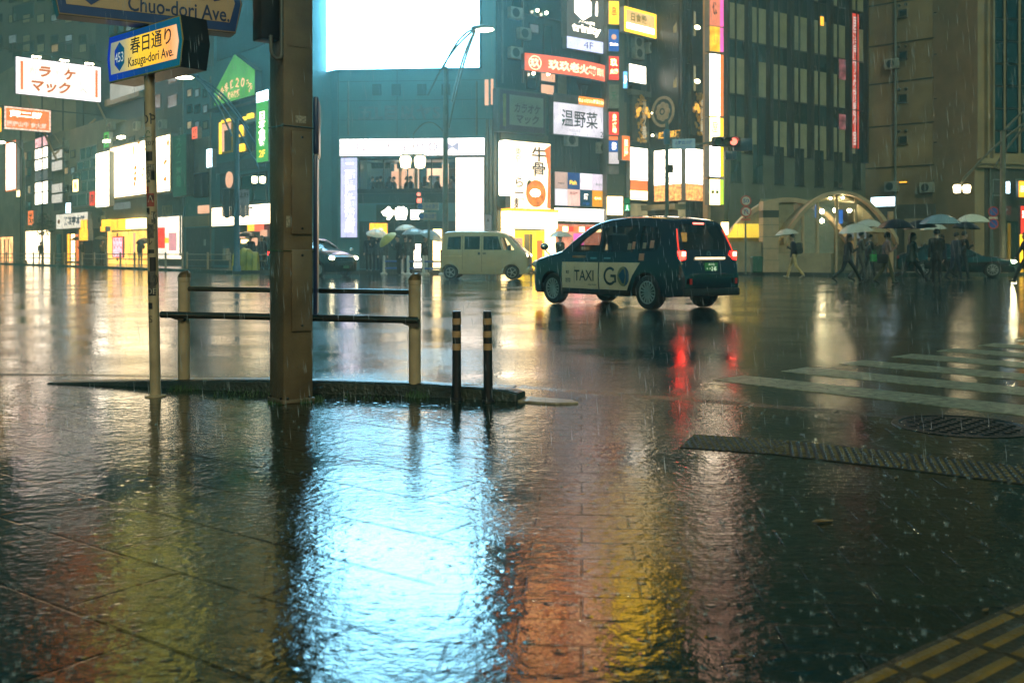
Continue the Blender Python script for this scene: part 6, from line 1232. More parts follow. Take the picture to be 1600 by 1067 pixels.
    hs = MB(); hs.box(4.03, 4.075, -.14, .14, 1.565, 1.595); hs.build('stop_lamp', emis('high_stop', (1, .14, .10), 5, var=0), r)
    bp = MB()
    for (x, hy, z0, z1) in ((0, 0, 0, 0),): pass
    n = 16; pts = []
    q = MB(); prof = [(4.30, .42), (4.415, .40), (4.44, .50), (4.43, .66), (4.36, .70)]
    vs = [(x - .10 * (abs(t) ** 4), .80 * t, z) for t in [-1 + 2 * i / n for i in range(n + 1)] for x, z in prof]; k_ = len(prof)
    q.add(vs, [(i * k_ + j, (i + 1) * k_ + j, (i + 1) * k_ + j + 1, i * k_ + j + 1) for i in range(n) for j in range(k_ - 1)]); q.build('rear_bumper', NAVY, r, smooth=True)
    MB().box(4.38, 4.425, -.74, .74, .26, .40).build('lower_bumper', BLKP, r, bevel=.02)
    MB().box(4.33, 4.385, -.38, .38, .925, .965).build('plate_garnish', emis('plate_light_bar', (1, .80, .45), 1.6, var=.2), r, bevel=.01)
    pg_ = MB().box(4.375, 4.39, -.165, .165, .70, .865).build('number_plate', emis('taxi_plate_green', (.03, .16, .05), .5), r)
    if detail:
        q = MB(); lettering(q, '・・2 45', 0, 0, .075, .25, 0, .03); q.v = [(4.3925, x, .755 + z) for x, _, z in q.v]; q.build('lettering', emis('plate_digits', (.7, .9, .6), .9, var=0), pg_); q = MB(); lettering(q, '品川 500', 0, 0, .035, .16); q.v = [(4.3925, x, .835 + z) for x, _, z in q.v]; q.build('lettering', MATS['plate_digits'], pg_)
    q = MB(); q.v = []; ring(0, 0, .04, .05, 20, 0, q); ring(0, 0, .020, .026, 16, 0, q); q.v = [(4.318 + .001, x, 1.025 + z) for x, _, z in q.v]; q.build('emblem', CHR, r)
    for y in (-.6, .6): MB().box(4.445, 4.452, y - .03, y + .03, .28 + .2, .58).build('reflector', mat('red_reflector', (.4, .02, .02), .2), r)
    q = MB(); q.box(-.035, .02, -.42, .42, .50, .66); g_ = q.build('grille', mat('grille_dark', (.02, .022, .02), .3, metal=.5), r, bevel=.02)
    for z in (.54, .58, .62): MB().box(-.045, -.036, -.40, .40, z - .008, z + .008).build('grille_bar', CHR, g_)
    MB().box(-.05, -.04, -.165, .165, .36, .48).build('number_plate', mat('plate_dim', (.03, .14, .06), .4), r)
    c.seats([(2.05, (-.37, .37)), (3.25, (-.40, 0, .40))], .82, 1.0)
    # driver
    q = MB(); q.ball((2.16, .37, 1.33), (.10, .085, .13), 12, 9); dr = q.build('driver_head', SKIN, r, smooth=True); MB().ball((2.19, .37, 1.37), (.105, .09, .12), 12, 8).build('hair', HAIRM, dr, smooth=True); MB().ball((2.2, .37, 1.02), (.15, .24, .25), 12, 8).build('driver_coat', mat('driver_suit', (.02, .02, .03), .7), dr, smooth=True)
    MB().box(1.55, 1.60, -.12, .08, 1.10, 1.22).build('meter_screen', emis('meter_glow', (1, .75, .35), 1.2), r); MB().box(3.7, 3.74, -.2, .05, 1.25, 1.42).build('seat_screen', emis('seat_screen', (1, .55, .08), .8, var=.4, vs=8), r)
    if detail:
        for i in range(5): MB().box(2.95 + .07 * i, 3.0 + .07 * i, -.66, -.64, 1.712, 1.73).build('roof_sticker', SIL, r)
    return c
def place(px, Y, rz, lx, ly): # world origin so that the local point (lx, ly) sits at the pixel column px and distance Y
    c, s = math.cos(rz), math.sin(rz); return (X_(px, Y) - (lx * c - ly * s), Y - (lx * s + ly * c), -.006)
trz = R(-53.3)
taxi('navy taxi with cream TAXI door panels, tail lamps lit, crossing the wet junction', place(1011, 18.25, trz, 3.55, -.80), trz)
t2 = R(-37 + 180); taxi('dark taxi with glowing headlights half hidden by the square column', place(540, 42.4, R(141), 0, 0), R(141), False)

KEI = dict(L=3.395, wr=.275, track=.68, axles=(.62, 3.02 - .0), drop=.09, cabin=(.55, 3.25, .95),
    plan=[(0, .60), (.03, .68), (.10, .715), (.3, .735), (3.1, .7375), (3.34, .72), (3.395, .67)],
    tumble=[(.15, .93), (.25, .97), (.45, 1.0), (.95, 1.0), (1.15, .975), (1.5, .92), (1.75, .86), (1.90, .82)],
    top=[(0, .86), (.03, .98), (.10, 1.08), (.22, 1.17), (.40, 1.36), (.58, 1.55), (.74, 1.69), (.90, 1.79), (1.15, 1.85), (1.6, 1.885), (2.6, 1.89), (3.1, 1.875), (3.24, 1.84), (3.30, 1.70), (3.34, 1.2), (3.395, .9)],
    bot=[(0, .26), (.2, .20), (3.3, .22), (3.395, .30)],
    side_windows=[[(1.00, 1.14), (1.72, 1.14), (1.72, 1.66), (1.17, 1.66)], [(.50, 1.14), (.92, 1.14), (1.08, 1.62), (.86, 1.60)], [(1.86, 1.16), (2.46, 1.16), (2.46, 1.66), (1.86, 1.66)], [(2.60, 1.16), (3.14, 1.16), (3.10, 1.64), (2.60, 1.66)]],
    end_windows=[(.0, 1.1, [(-.58, 1.22), (.58, 1.22), (.52, 1.66), (-.52, 1.66)]), (3.1, 3.6, [(-.56, 1.25), (.56, 1.25), (.5, 1.70), (-.5, 1.70)])])
VAN = mat('pale_khaki_van_paint', (.44, .36, .21), .25, var=.08, coat=.7)
vrz = R(172)
v = Car('van', 'boxy pale khaki small van with dark side windows and a lit headlight', 'van', place(756, 38.3, vrz, 1.7, .7), vrz, VAN, KEI); v.body()
for side in (-1, 1):
    for i, p in enumerate(KEI['side_windows']): v.patch(inset(p, .06), -.016, CGL if i == 1 else CGD, 'side_window', None, side)
    fd = v.patch([(.98, .40), (1.77, .40), (1.77, 1.10), (.80, 1.10), (.86, .7)], .004, VAN, 'front_door', None, side); sd2 = v.patch([(1.79, .36), (2.52, .36), (2.52, 1.12), (1.79, 1.12)], .004, VAN, 'sliding_door', None, side)
    v.patch([(1.62, .98), (1.74, .98), (1.74, 1.03), (1.62, 1.03)], .02, BLKP, 'handle', fd, side); v.patch([(1.84, .95), (1.93, .95), (1.93, 1.05), (1.84, 1.05)], .02, BLKP, 'handle', sd2, side)
    v.patch([(2.55, .88), (3.3, .88), (3.3, .92), (2.55, .92)], .012, mat('slide_track', (.55, .45, .25), .3), 'slide_track', None, side); v.patch([(1.775, .30), (1.787, .30), (1.787, 1.70), (1.775, 1.70)], .006, BLKP, 'door_gap', None, side); v.patch([(2.53, .4), (2.54, .4), (2.54, 1.7), (2.53, 1.7)], .006, BLKP, 'door_gap', None, side)
    v.patch([(1.1, .52), (2.4, .52), (2.4, .56), (1.1, .56)], .014, VAN, 'side_moulding', None, side)
    h = MB(); h.ball((.12, side * .60, .92), (.13, .09, .10), 14, 9); h.build('headlight', emis('van_headlight', (1, .82, .5), 9, var=0), v.root, smooth=True); h = MB(); h.ball((.21, side * .67, .97), (.10, .05, .06), 12, 8); h.build('indicator', AM, v.root, smooth=True)
    h = MB(); h.box(.62, .74, side * .84 - .05, side * .84 + .05, 1.12, 1.34); h.build('mirror', BLKP, v.root, bevel=.03)
    for x in KEI['axles']: v.wheel(x, side, 5)
    q = MB(); q.box(3.36, 3.41, .58, .70, .75, 1.15); q.v = [(a, b * side, c) for a, b, c in q.v]; q.build('tail_lamp', mat('tail_lens', (.3, .02, .02), .2), v.root, bevel=.01)
v.toppatch(.20, .80, .66, .56, -.014, CGL, 'windscreen'); v.toppatch(3.26, 3.335, .54, .60, -.01, CGD, 'rear_window')
gq = MB(); gq.box(-.03, .03, -.40, .40, .48, .60); gg = gq.build('grille', BLKP, v.root, bevel=.02)
for z in (.66, .74): MB().box(-.025, .02, -.46, .46, z, z + .035).build('grille_bar', BLKP, gg)
MB().box(-.06, .08, -.66, .66, .24, .44).build('front_bumper', VAN, v.root, bevel=.03); MB().box(3.35, 3.46, -.66, .66, .28, .45).build('rear_bumper', VAN, v.root, bevel=.03); MB().box(-.072, -.061, -.165, .165, .33, .44).build('number_plate', mat('plate_yellow', (.5, .36, .05), .4), v.root)
v.seats([(1.25, (-.33, .33)), (2.2, (-.35, .35))], .95, 1.1)
q = MB(); q.ball((1.33, .33, 1.50), (.10, .085, .13), 12, 9); dr = q.build('driver_head', SKIN, v.root, smooth=True); MB().ball((1.38, .33, 1.20), (.14, .22, .24), 12, 8).build('driver_coat', INT, dr, smooth=True)

SED = dict(L=4.6, wr=.32, track=.78, axles=(.88, 3.55), drop=.08, cabin=(1.5, 3.7, .80),
    plan=[(0, .58), (.04, .70), (.2, .79), (.6, .85), (1.2, .87), (3.6, .87), (4.3, .82), (4.56, .74), (4.6, .66)],
    tumble=[(.15, .92), (.25, .96), (.45, 1.0), (.7, .99), (.92, .95), (1.2, .84), (1.42, .74), (1.5, .70)],
    top=[(0, .62), (.05, .70), (.3, .80), (.8, .88), (1.25, .94), (1.6, 1.12), (1.95, 1.30), (2.3, 1.42), (2.7, 1.455), (3.2, 1.44), (3.6, 1.34), (3.9, 1.18), (4.15, 1.05), (4.45, 1.0), (4.56, .95), (4.6, .8)],
    bot=[(0, .28), (.2, .20), (4.3, .24), (4.6, .34)],
    side_windows=[[(1.85, .95), (2.62, .93), (2.62, 1.33), (2.3, 1.31)], [(2.70, .93), (3.45, .95), (3.5, 1.2), (3.25, 1.31), (2.70, 1.33)]],
    end_windows=[(1.2, 2.2, [(-.58, 1.0), (.58, 1.0), (.5, 1.33), (-.5, 1.33)]), (3.4, 4.3, [(-.56, 1.08), (.56, 1.08), (.5, 1.33), (-.5, 1.33)])])
BLK = mat('black_car_paint', (.008, .012, .010), .13, var=.2, coat=1.0); srz = R(158)
s_ = Car('sedan_car', 'black saloon car with one bright headlight behind the umbrella crowd', 'car', place(1588, 41.0, srz, 0, .75), srz, BLK, SED); s_.body()
for side in (-1, 1):
    for p in SED['side_windows']: s_.patch(inset(p, .05), -.02, CGD, 'side_window', None, side)
    for x0, x1 in ((1.5, 2.65), (2.67, 3.5)):
        d_ = s_.patch([(x0, .36), (x1, .36), (x1, .91), (x0, .91)], .003, BLK, 'door', None, side); s_.patch([(x1 - .26, .80), (x1 - .06, .80), (x1 - .06, .825), (x1 - .26, .825)], .02, CHR, 'handle', d_, side)
    h = MB(); h.ball((.14, side * .66, .66), (.15, .12, .065), 14, 9); h.build('headlight', emis('car_headlight', (1, .90, .50), 130, var=0), s_.root, smooth=True)
    h = MB(); h.box(1.5, 1.66, side * .98 - .09, side * .98 + .09, .92, 1.06); h.build('mirror', BLK, s_.root, bevel=.04)
    q = MB(); q.box(4.5, 4.59, .5, .76, .78, .90); q.v = [(a, b * side, c) for a, b, c in q.v]; q.build('tail_lamp', mat('tail_lens', (.3, .02, .02), .2), s_.root, bevel=.01)
    for x in SED['axles']: s_.wheel(x, side, 10)
s_.toppatch(1.32, 2.2, .66, .56, -.014, CGD, 'windscreen'); s_.toppatch(3.55, 4.08, .55, .64, -.014, CGD, 'rear_window')
MB().box(-.03, .03, -.40, .40, .48, .60).build('grille', BLKP, s_.root, bevel=.02); MB().box(-.045, -.032, -.165, .165, .32, .43).build('number_plate', mat('plate_white', (.5, .5, .46), .4), s_.root)
s_.seats([(2.3, (-.38, .38)), (3.2, (-.38, .38))], .62, .9)
# ------------------------------------------------------------------ people
def capsules_mesh(caps, vox):
    q = MB()
    for c in caps:
        p0, r0, p1, r1 = Vector(c[0]), c[1], Vector(c[2]), c[3]; n = 10; d = (p1 - p0); ln = d.length
        if ln < 1e-4: q.ball(p0, r0, 12, 8); continue
        d.normalize(); pts = [p0 - d * r0 * .9, p0 - d * r0 * .6, p0, p1, p1 + d * r1 * .6, p1 + d * r1 * .9]; q.tube(pts, [r0 * .4, r0 * .8, r0, r1, r1 * .8, r1 * .4], n)
    me = bpy.data.meshes.new('p'); me.from_pydata(q.v, [], q.f); o = bpy.data.objects.new('p', me); COL.objects.link(o)
    m = o.modifiers.new('r', 'REMESH'); m.mode = 'VOXEL'; m.voxel_size = vox; m.use_smooth_shade = True
    dg = bpy.context.evaluated_depsgraph_get(); dg.update(); out = bpy.data.meshes.new_from_object(o.evaluated_get(dg)); bpy.data.objects.remove(o); return out
def person(label, loc, rz, top, legs, pose='walk', stride=.5, hair='short', scale=1.0, arms=('hold', 'down'), coat=0.0, skirt=False, group=None, vox=.0135, shoes=None, lean=.05, phase=1, name='person'):
    """x is forward.  One continuous remeshed body whose cloth, skin and shoe areas are materials; hair is a child."""
    caps = []; A = caps.append
    sit = pose == 'sit'; hz = .92 if not sit else .50; hip = Vector((0, 0, hz)); ch = Vector((lean * .5, 0, hz + .40)); sh = Vector((lean, 0, hz + .50)); hd = Vector((lean * 1.4 + .02, 0, hz + .70))
    A((hip + Vector((0, .075, 0)), .105, hip + Vector((0, -.075, 0)), .105, 1 if not coat else 0))
    for s in (-1, 1):
        A((hip + Vector((0, .06 * s, .05)), .105, ch + Vector((0, .085 * s, 0)), .115, 0)); A((ch + Vector((0, .09 * s, 0)), .11, sh + Vector((0, .135 * s, -.02)), .075, 0))
    A((sh + Vector((0, -.14, 0)), .068, sh + Vector((0, .14, 0)), .068, 0)); A((sh, .058, hd + Vector((-.015, 0, -.06)), .05, 2))
    A((hd + Vector((0, 0, .03)), .088, hd + Vector((-.012, 0, .045)), .092, 2)); A((hd + Vector((.025, 0, -.035)), .066, hd + Vector((.035, 0, -.06)), .05, 2))
    A((hd + Vector((.095, 0, .01)), .010, hd + Vector((.112, 0, -.015)), .014, 2))
    for s in (-1, 1): A((hd + Vector((0, .088 * s, .01)), .016, hd + Vector((-.01, .094 * s, -.02)), .012, 2)); A((hd + Vector((.082, .034 * s, .022)), .011, hd + Vector((.084, .036 * s, .022)), .011, 4))
    A((hd + Vector((.088, -.02, -.052)), .008, hd + Vector((.088, .02, -.052)), .008, 5))
    for s, ph in ((-1, phase), (1, -phase)):
        h0 = hip + Vector((0, .085 * s, -.02))
        if sit: k_ = h0 + Vector((.42, 0, .0)); an = k_ + Vector((.03, 0, -.40))
        elif pose == 'walk':
            if ph > 0: ta = stride * .95; kb = .12
            else: ta = -stride * .55; kb = .30 + stride * .45
            k_ = h0 + Vector((math.sin(ta), 0, -math.cos(ta))) * .43; an = k_ + Vector((math.sin(ta - kb), 0, -math.cos(ta - kb))) * .42
        else: k_ = h0 + Vector((.03, .01 * s, -.43)); an = k_ + Vector((-.02, .005 * s, -.42))
        A((h0, .092, k_, .064, 1)); A((k_, .064, an, .052 if legs[1] != 'wide' else .085, 1))
        fa = math.atan2(an.x - k_.x, k_.z - an.z); toe = Vector((math.cos(fa * .6), 0, math.sin(fa * .8)))
        if pose == 'walk' and ph > 0: toe = Vector((.95, 0, .22))
        A((an + Vector((0, 0, -.03)), .045, an + Vector((-.03, 0, -.05)), .04, 3)); A((an + Vector((0, 0, -.05)), .040, an + toe * .16 + Vector((0, 0, -.055)), .032, 3))
    if coat:
        n = 9
        for i in range(n):
            a = 2 * math.pi * i / n; d = Vector((math.cos(a) * .09, math.sin(a) * .12, 0)); A((hip + d * .8 + Vector((0, 0, .08)), .07, hip + d * (1.25 + .3 * skirt) + Vector((0, 0, -coat)), .05, 0))
    hands = []
    for s, mode in ((-1, arms[0]), (1, arms[1])):
        s0 = sh + Vector((0, .19 * s, -.02))
        if mode == 'hold': el = s0 + Vector((.06, .03 * s, -.27)); wr = el + Vector((.19, -.07 * s, .13)); fd_ = Vector((.2, -.1 * s, .9)).normalized(); grip = True
        elif mode == 'phone': el = s0 + Vector((.03, .02 * s, -.28)); wr = el + Vector((.22, -.05 * s, .08)); fd_ = Vector((.8, 0, .5)).normalized(); grip = True
        elif mode == 'swingf': el = s0 + Vector((.10, .03 * s, -.26)); wr = el + Vector((.14, 0, -.20)); fd_ = Vector((.4, 0, -.9)).normalized(); grip = False
        elif mode == 'swingb': el = s0 + Vector((-.13, .03 * s, -.25)); wr = el + Vector((-.02, 0, -.25)); fd_ = Vector((.15, 0, -1)).normalized(); grip = False
        elif mode == 'table': el = s0 + Vector((.08, .05 * s, -.25)); wr = el + Vector((.22, -.06 * s, .02)); fd_ = Vector((1, 0, -.1)).normalized(); grip = False
        else: el = s0 + Vector((-.02, .04 * s, -.28)); wr = el + Vector((.05, .0, -.25)); fd_ = Vector((.15, 0, -1)).normalized(); grip = False
        A((s0, .064, el, .052, 0)); A((el, .050, wr, .040, 0)); A((wr, .030, wr + fd_ * .03, .030, 2))
        sd__ = Vector((0, 1, 0)) if abs(fd_.y) < .8 else Vector((1, 0, 0)); nm = fd_.cross(sd__).normalized(); palm = wr + fd_ * .085
        for k_ in (-.022, 0, .022): A((wr + fd_ * .03 + sd__ * k_ * .7, .019, palm + sd__ * k_, .017, 2))
        for j, (k_, ln) in enumerate(((-.030, .062), (-.010, .075), (.010, .070), (.030, .052))):
            b0 = palm + sd__ * k_; cv = (.75 if grip else .3); m1 = b0 + (fd_ * math.cos(cv) + nm * math.sin(cv)) * ln * .5; m2 = m1 + (fd_ * math.cos(2 * cv) + nm * math.sin(2 * cv)) * ln * .5
            A((b0, .0105, m1, .0098, 2)); A((m1, .0098, m2, .0085, 2))
        b0 = wr + fd_ * .035 + sd__ * .028 * -s; A((b0, .012, b0 + (fd_ * .6 + sd__ * -s * .5 + nm * .4) * .05, .0105, 2))
        hands.append(wr + fd_ * .075 + nm * .02)
    me = capsules_mesh(caps, vox)
    nv = len(me.vertices); co = np.empty(nv * 3); me.vertices.foreach_get('co', co); co = co.reshape(-1, 3)
    npoly = len(me.polygons); cen = np.empty(npoly * 3); me.polygons.foreach_get('center', cen); cen = cen.reshape(-1, 3); best = np.full(npoly, 1e9); mi = np.zeros(npoly, dtype=np.int32)
    for c in caps:
        p0, p1 = np.array(c[0]), np.array(c[2]); d = p1 - p0; L2 = max(1e-9, d @ d); t = np.clip(((cen - p0) @ d) / L2, 0, 1); dist = np.linalg.norm(cen - (p0 + t[:, None] * d), axis=1) - (c[1] + (c[3] - c[1]) * t)
        if c[4] in (4, 5): dist -= .004
        u_ = dist < best; best[u_] = dist[u_]; mi[u_] = c[4]
    for m in (top, legs[0], SKIN, shoes or BLKP, mat('eye_dark', (.01, .01, .01), .2, var=0), mat('lip', (.30, .12, .10), .5, var=0)): me.materials.append(m)
    me.polygons.foreach_set('material_index', mi)
    zmin = co[:, 2].min() if not sit else 0
    r = thing(name, label, 'person', loc, rz, group); r.scale = (scale,) * 3
    b = bpy.data.objects.new('body', me); COL.objects.link(b); b.parent = r; b.location = (0, 0, -zmin)
    q = MB(); c = hd + Vector((-.022, 0, .055 - zmin)); n, m_ = 16, 10; vs = []
    for j in range(m_ + 1):
        for i in range(n):
            a = 2 * math.pi * i / n; th = math.pi * .62 * j / m_; back = .5 - .5 * math.cos(a); th *= .72 + .42 * back
            vs.append(c + Vector((.104 * math.sin(th) * math.cos(a), .105 * math.sin(th) * math.sin(a), .112 * math.cos(th))))
    q.add(vs, [(j * n + i, (j + 1) * n + i, (j + 1) * n + (i + 1) % n, j * n + (i + 1) % n) for j in range(m_) for i in range(n)])
    if hair == 'long':
        for s in (-.06, -.03, 0, .03, .06): q.tube([c + Vector((-.08, s, .0)), c + Vector((-.105, s * 1.1, -.12)), c + Vector((-.10, s * 1.2, -.30))], [.03, .034, .02], 7)
    elif hair == 'bun': q.ball(c + Vector((-.11, 0, .02)), .05)
    elif hair == 'bob':
        for i in range(7): a = R(70 + 220 * i / 6); q.tube([c + Vector((.095 * math.cos(a), .095 * math.sin(a), .02)), c + Vector((.105 * math.cos(a), .105 * math.sin(a), -.10))], [.03, .022], 7)
    q.build('hair', HAIRM, r, smooth=True)
    return r, [h + Vector((0, 0, -zmin)) for h in hands]
UMB_N = 0
def umbrella(label, hand, rz, m, tilt=0.0, rad=.52, group='umbrellas in the rain', roll=0.0, ln=.62, trans=False):
    """Origin at the gripping hand; shaft rises to an eight-panel canopy."""
    t = thing('umbrella', label, 'umbrella', hand, rz, group); t.rotation_euler = (roll, tilt, rz)
    n = 24; rings = [(0, .235), (.2, .228), (.45, .195), (.7, .135), (.88, .06), (1, 0)]; vs = []; fs = []
    for e in (0, -.006):
        for (f_, z) in rings:
            for i in range(n):
                a = 2 * math.pi * i / n; rb = abs(((i % 3) - 0) / 3.0); sag = (0 if i % 3 == 0 else 1); rr = rad * f_ * (1 - .045 * sag * f_)
                vs.append((rr * math.cos(a), rr * math.sin(a), ln + (z + e) * rad / .5 - .012 * sag * f_))
    k = len(rings)
    for e in (0, 1):
        for j in range(k - 1): fs += [(e * k * n + j * n + i, e * k * n + (j + 1) * n + i, e * k * n + (j + 1) * n + (i + 1) % n, e * k * n + j * n + (i + 1) % n) for i in range(n)]
    fs += [((k - 1) * n + i, (2 * k - 1) * n + i, (2 * k - 1) * n + (i + 1) % n, (k - 1) * n + (i + 1) % n) for i in range(n)]
    MB().add(vs, fs).build('canopy', m, t, smooth=True)
    q = MB(); q.tube([(0, 0, -.02), (0, 0, ln + .25 * rad / .5 + .05)], .007, 6); q.build('shaft', SIL, t)
    q = MB(); q.tube([(0, 0, .06), (0, 0, -.10), (.01, 0, -.13), (.035, 0, -.145), (.06, 0, -.13), (.065, 0, -.11)], .013, 8); q.build('handle', BLKP, t, smooth=True)
    for i in range(8):
        a = 2 * math.pi * i / 8; q = MB(); q.tube([(0, 0, ln + .225 * rad / .5)] + [(rad * f_ * math.cos(a), rad * f_ * math.sin(a), ln + z * rad / .5 - .010) for f_, z in rings[1:]], .004, 4); q.build('rib', SIL, t)
    return t
U_CL = mat('clear_umbrella', (.85, .82, .72), .15, var=.1, alpha=.62); U_WH = mat('white_umbrella', (.82, .76, .60), .4, var=.1); U_DK = mat('dark_umbrella', (.012, .018, .03), .4, var=.2); U_TN = mat('tan_umbrella', (.42, .30, .16), .4, var=.1); U_YE = mat('yellow_umbrella', (.42, .38, .06), .4, var=.1); U_BL = mat('bluish_clear_umbrella', (.30, .42, .48), .2, var=.1, alpha=.8)
C_ = lambda n, c: mat(n, c, .8, var=.3, vs=7, bump=.2, bs=30)
BKC, GRC, NVC, OLC, CRC, PKC, WHC, DGC = C_('black_coat', (.014, .016, .016)), C_('grey_coat', (.06, .065, .06)), C_('navy_coat', (.014, .022, .04)), C_('olive_trousers', (.07, .07, .03)), C_('cream_trousers', (.55, .38, .16)), C_('pinkish_blouse', (.22, .12, .10)), C_('pale_trousers', (.40, .33, .24)), C_('dark_green_cloth', (.02, .045, .03))
def ground_y(py): return F * H / (py - HY)
def ped(px, py, label, face, top, legs, umb=None, z=-.006, Y=None, **kw):
    Y = Y or ground_y(py); rz = face; r, hands = person(label, (X_(px, Y), Y, z), rz, top, legs, **kw)
    if umb:
        lb_, m, tilt, rad = umb[:4]; h = hands[0] * r.scale.x; c, s = math.cos(rz), math.sin(rz); extra = umb[4] if len(umb) > 4 else {}
        umbrella(lb_, (X_(px, Y) + h.x * c - h.y * s, Y + h.x * s + h.y * c, z + h.z), rz, m, tilt, rad, **extra)
    return r, hands
def held(name, label, cat, r, hand, build, dz=0.0):
    c, s = math.cos(r.rotation_euler.z), math.sin(r.rotation_euler.z); h = hand * r.scale.x; t = thing(name, label, cat, (r.location.x + h.x * c - h.y * s, r.location.y + h.x * s + h.y * c, r.location.z + h.z + dz), r.rotation_euler.z); build(t); return t
def tote(m):
    def f(t):
        q = MB(); q.box(-.17, .17, -.05, .05, -.48, -.18); q.build('bag_body', m, t, bevel=.03)
        for y in (-.03, .03): q = MB(); q.tube([(-.09, y, -.19), (-.06, y * .5, -.05), (0, 0, .0), (.06, y * .5, -.05), (.09, y, -.19)], .008, 6); q.build('handle', m, t)
    return f
RIGHT, LEFT, TOWARD, AWAY = 0.0, math.pi, -math.pi / 2, math.pi / 2
GP = 'people on the crossing under umbrellas'
ped(1241, 435, 'person in cream trousers and dark jacket with a backpack, walking alone by the subway entrance', R(150), NVC, (CRC, 0), ('low pale umbrella over the person in cream trousers', U_CL, .12, .50, dict(ln=.42)), stride=.42, arms=('hold', 'down'), shoes=WHC)
bpk = thing('backpack', 'grey backpack worn by the person in cream trousers', 'bag', (X_(1249, 41.4 * 35 / 35), ground_y(435) - .02, 1.18), R(150))
ped(1324, 441, 'person in black striding at the head of the crowd under the white umbrella', R(4), BKC, (BKC, 0), ('wide white umbrella tilted over the person in black at the crowd end', U_CL, -.10, .62, dict(ln=.50)), stride=.62, coat=.12, hair='long', scale=.98)
ped(1343, 441, 'person in wide grey-green trousers walking beside the one in black', R(-8), GRC, (GRC, 'wide'), ('clear umbrella raised behind the wide white one', U_CL, .0, .55, dict(ln=.62)), stride=.30, Y=36.2, scale=1.0)
r, h = ped(1357, 434, 'person in dark clothes carrying a bright green bag', R(10), BKC, (BKC, 0), ('tan umbrella over the person with the green bag', U_TN, .05, .50, dict(ln=.50)), stride=.34, arms=('hold', 'down'), scale=1.0)
held('tote_bag', 'bright green tote bag held by the person under the tan umbrella', 'bag', r, Vector((.1, -.26, 1.15)), tote(emis('x', (0, 0, 0), 0) if False else C_('green_bag', (.01, .24, .04))))
r, h = ped(1384, 444, 'person in olive trousers and pinkish top looking down at a phone', R(-6), PKC, (OLC, 0), ('dark umbrella with a pale rim over the person with the phone', U_DK, .0, .60, dict(ln=.55)), stride=.36, hair='bob', arms=('hold', 'phone'), scale=.96)
held('handbag', 'round black shoulder bag on the person in olive trousers', 'bag', r, Vector((-.16, -.20, 1.22)), tote(C_('black_bag', (.01, .012, .016))))
ped(1423, 442, 'person in a dark green coat taking a long stride in the middle of the crowd', R(2), DGC, (BKC, 0), ('dark blue umbrella behind the striding person in green', U_DK, -.08, .58, dict(ln=.60)), stride=.72, hair='long', arms=('hold', 'swingf'), coat=.1, scale=1.02)
r, h = ped(1464, 444, 'person in a hooded black parka seen from behind with a dark bag', R(75), BKC, (BKC, 0), ('big bluish clear umbrella over the person in the black parka', U_BL, .0, .66, dict(ln=.62)), pose='stand', coat=.16, scale=1.0)
ped(1474, 442, 'person stepping close beside the hooded black parka', R(178), NVC, (BKC, 0), ('clear umbrella over the person half hidden by the black parka', U_CL, .05, .5), stride=.6, Y=36.0, scale=.98)
ped(1492, 438, 'person in navy coat walking behind the black parka', R(10), NVC, (NVC, 0), ('dark umbrella tucked under the cream one', U_DK, .1, .5, dict(ln=.6)), stride=.3, scale=1.0, Y=37.4)
ped(1504, 437, 'person in dark coat under the high cream umbrella at the end of the crowd', R(5), BKC, (BKC, 0), ('high cream umbrella at the end of the crowd nearest the stone building', U_WH, .0, .64, dict(ln=.80)), stride=.28, Y=38.2, scale=1.03, arms=('hold', 'swingb'))
ped(1606, 443, 'person in dark clothes cut off by the frame edge beside the saloon car', LEFT, NVC, (BKC, 0), None, stride=.6, arms=('swingf', 'swingb'))
ped(1152, 424, 'person in dark clothes half hidden behind the taxi tail', R(60), NVC, (BKC, 0), ('dark umbrella low beside the taxi tail', U_DK, .2, .5, dict(ln=.35)), pose='stand')
q = MB(); q.box(-.10, .10, -.16, .16, -.22, .24)
bo = q.build('bag_body', C_('grey_bag', (.05, .06, .055)), bpk, bevel=.05); q = MB(); q.box(-.13, -.10, -.11, .11, -.17, .02); q.build('pocket', MATS['grey_bag'], bpk, bevel=.02)
bpk.location = (X_(1247, ground_y(435)), ground_y(435) - .18, 1.20)
# waiting group in front of the restaurant
ped(588, 424, 'person in black coat under a clear umbrella beside the amber box sign', R(-60), BKC, (NVC, 0), ('clear umbrella sloping beside the amber box sign', U_CL, .30, .54, dict(ln=.40)), pose='stand', coat=.2, z=.13, Y=48)
ped(577, 424, 'person in dark coat beside the clear umbrella, next to the dark taxi', R(-100), NVC, (BKC, 0), None, pose='stand', coat=.12, z=.13, Y=48.4, arms=('down', 'phone'), hair='long')
ped(598, 425, 'person in long grey coat standing under the amber box sign', R(-80), GRC, (BKC, 0), None, pose='stand', coat=.25, z=.0, Y=47.6, arms=('down', 'down'))
ped(624, 426, 'person in black leaning under the yellow umbrella', R(-150), BKC, (BKC, 0), ('yellow umbrella tipped towards the barriers', U_YE, .75, .50, dict(ln=.32)), pose='stand', coat=.2, z=0, Y=45.8)
ped(640, 426, 'person in a dark grey coat with bobbed hair facing the restaurant', R(80), GRC, (BKC, 0), ('pale blue umbrella above the bob-haired person', U_BL, .0, .62, dict(ln=.5)), pose='stand', hair='bob', coat=.3, z=0, Y=46.2)
ped(632, 424, 'person under the high clear umbrella behind the yellow one', R(-40), DGC, (BKC, 0), ('high clear umbrella above the yellow one', U_CL, .0, .56, dict(ln=.72)), pose='stand', z=.0, Y=47.5)
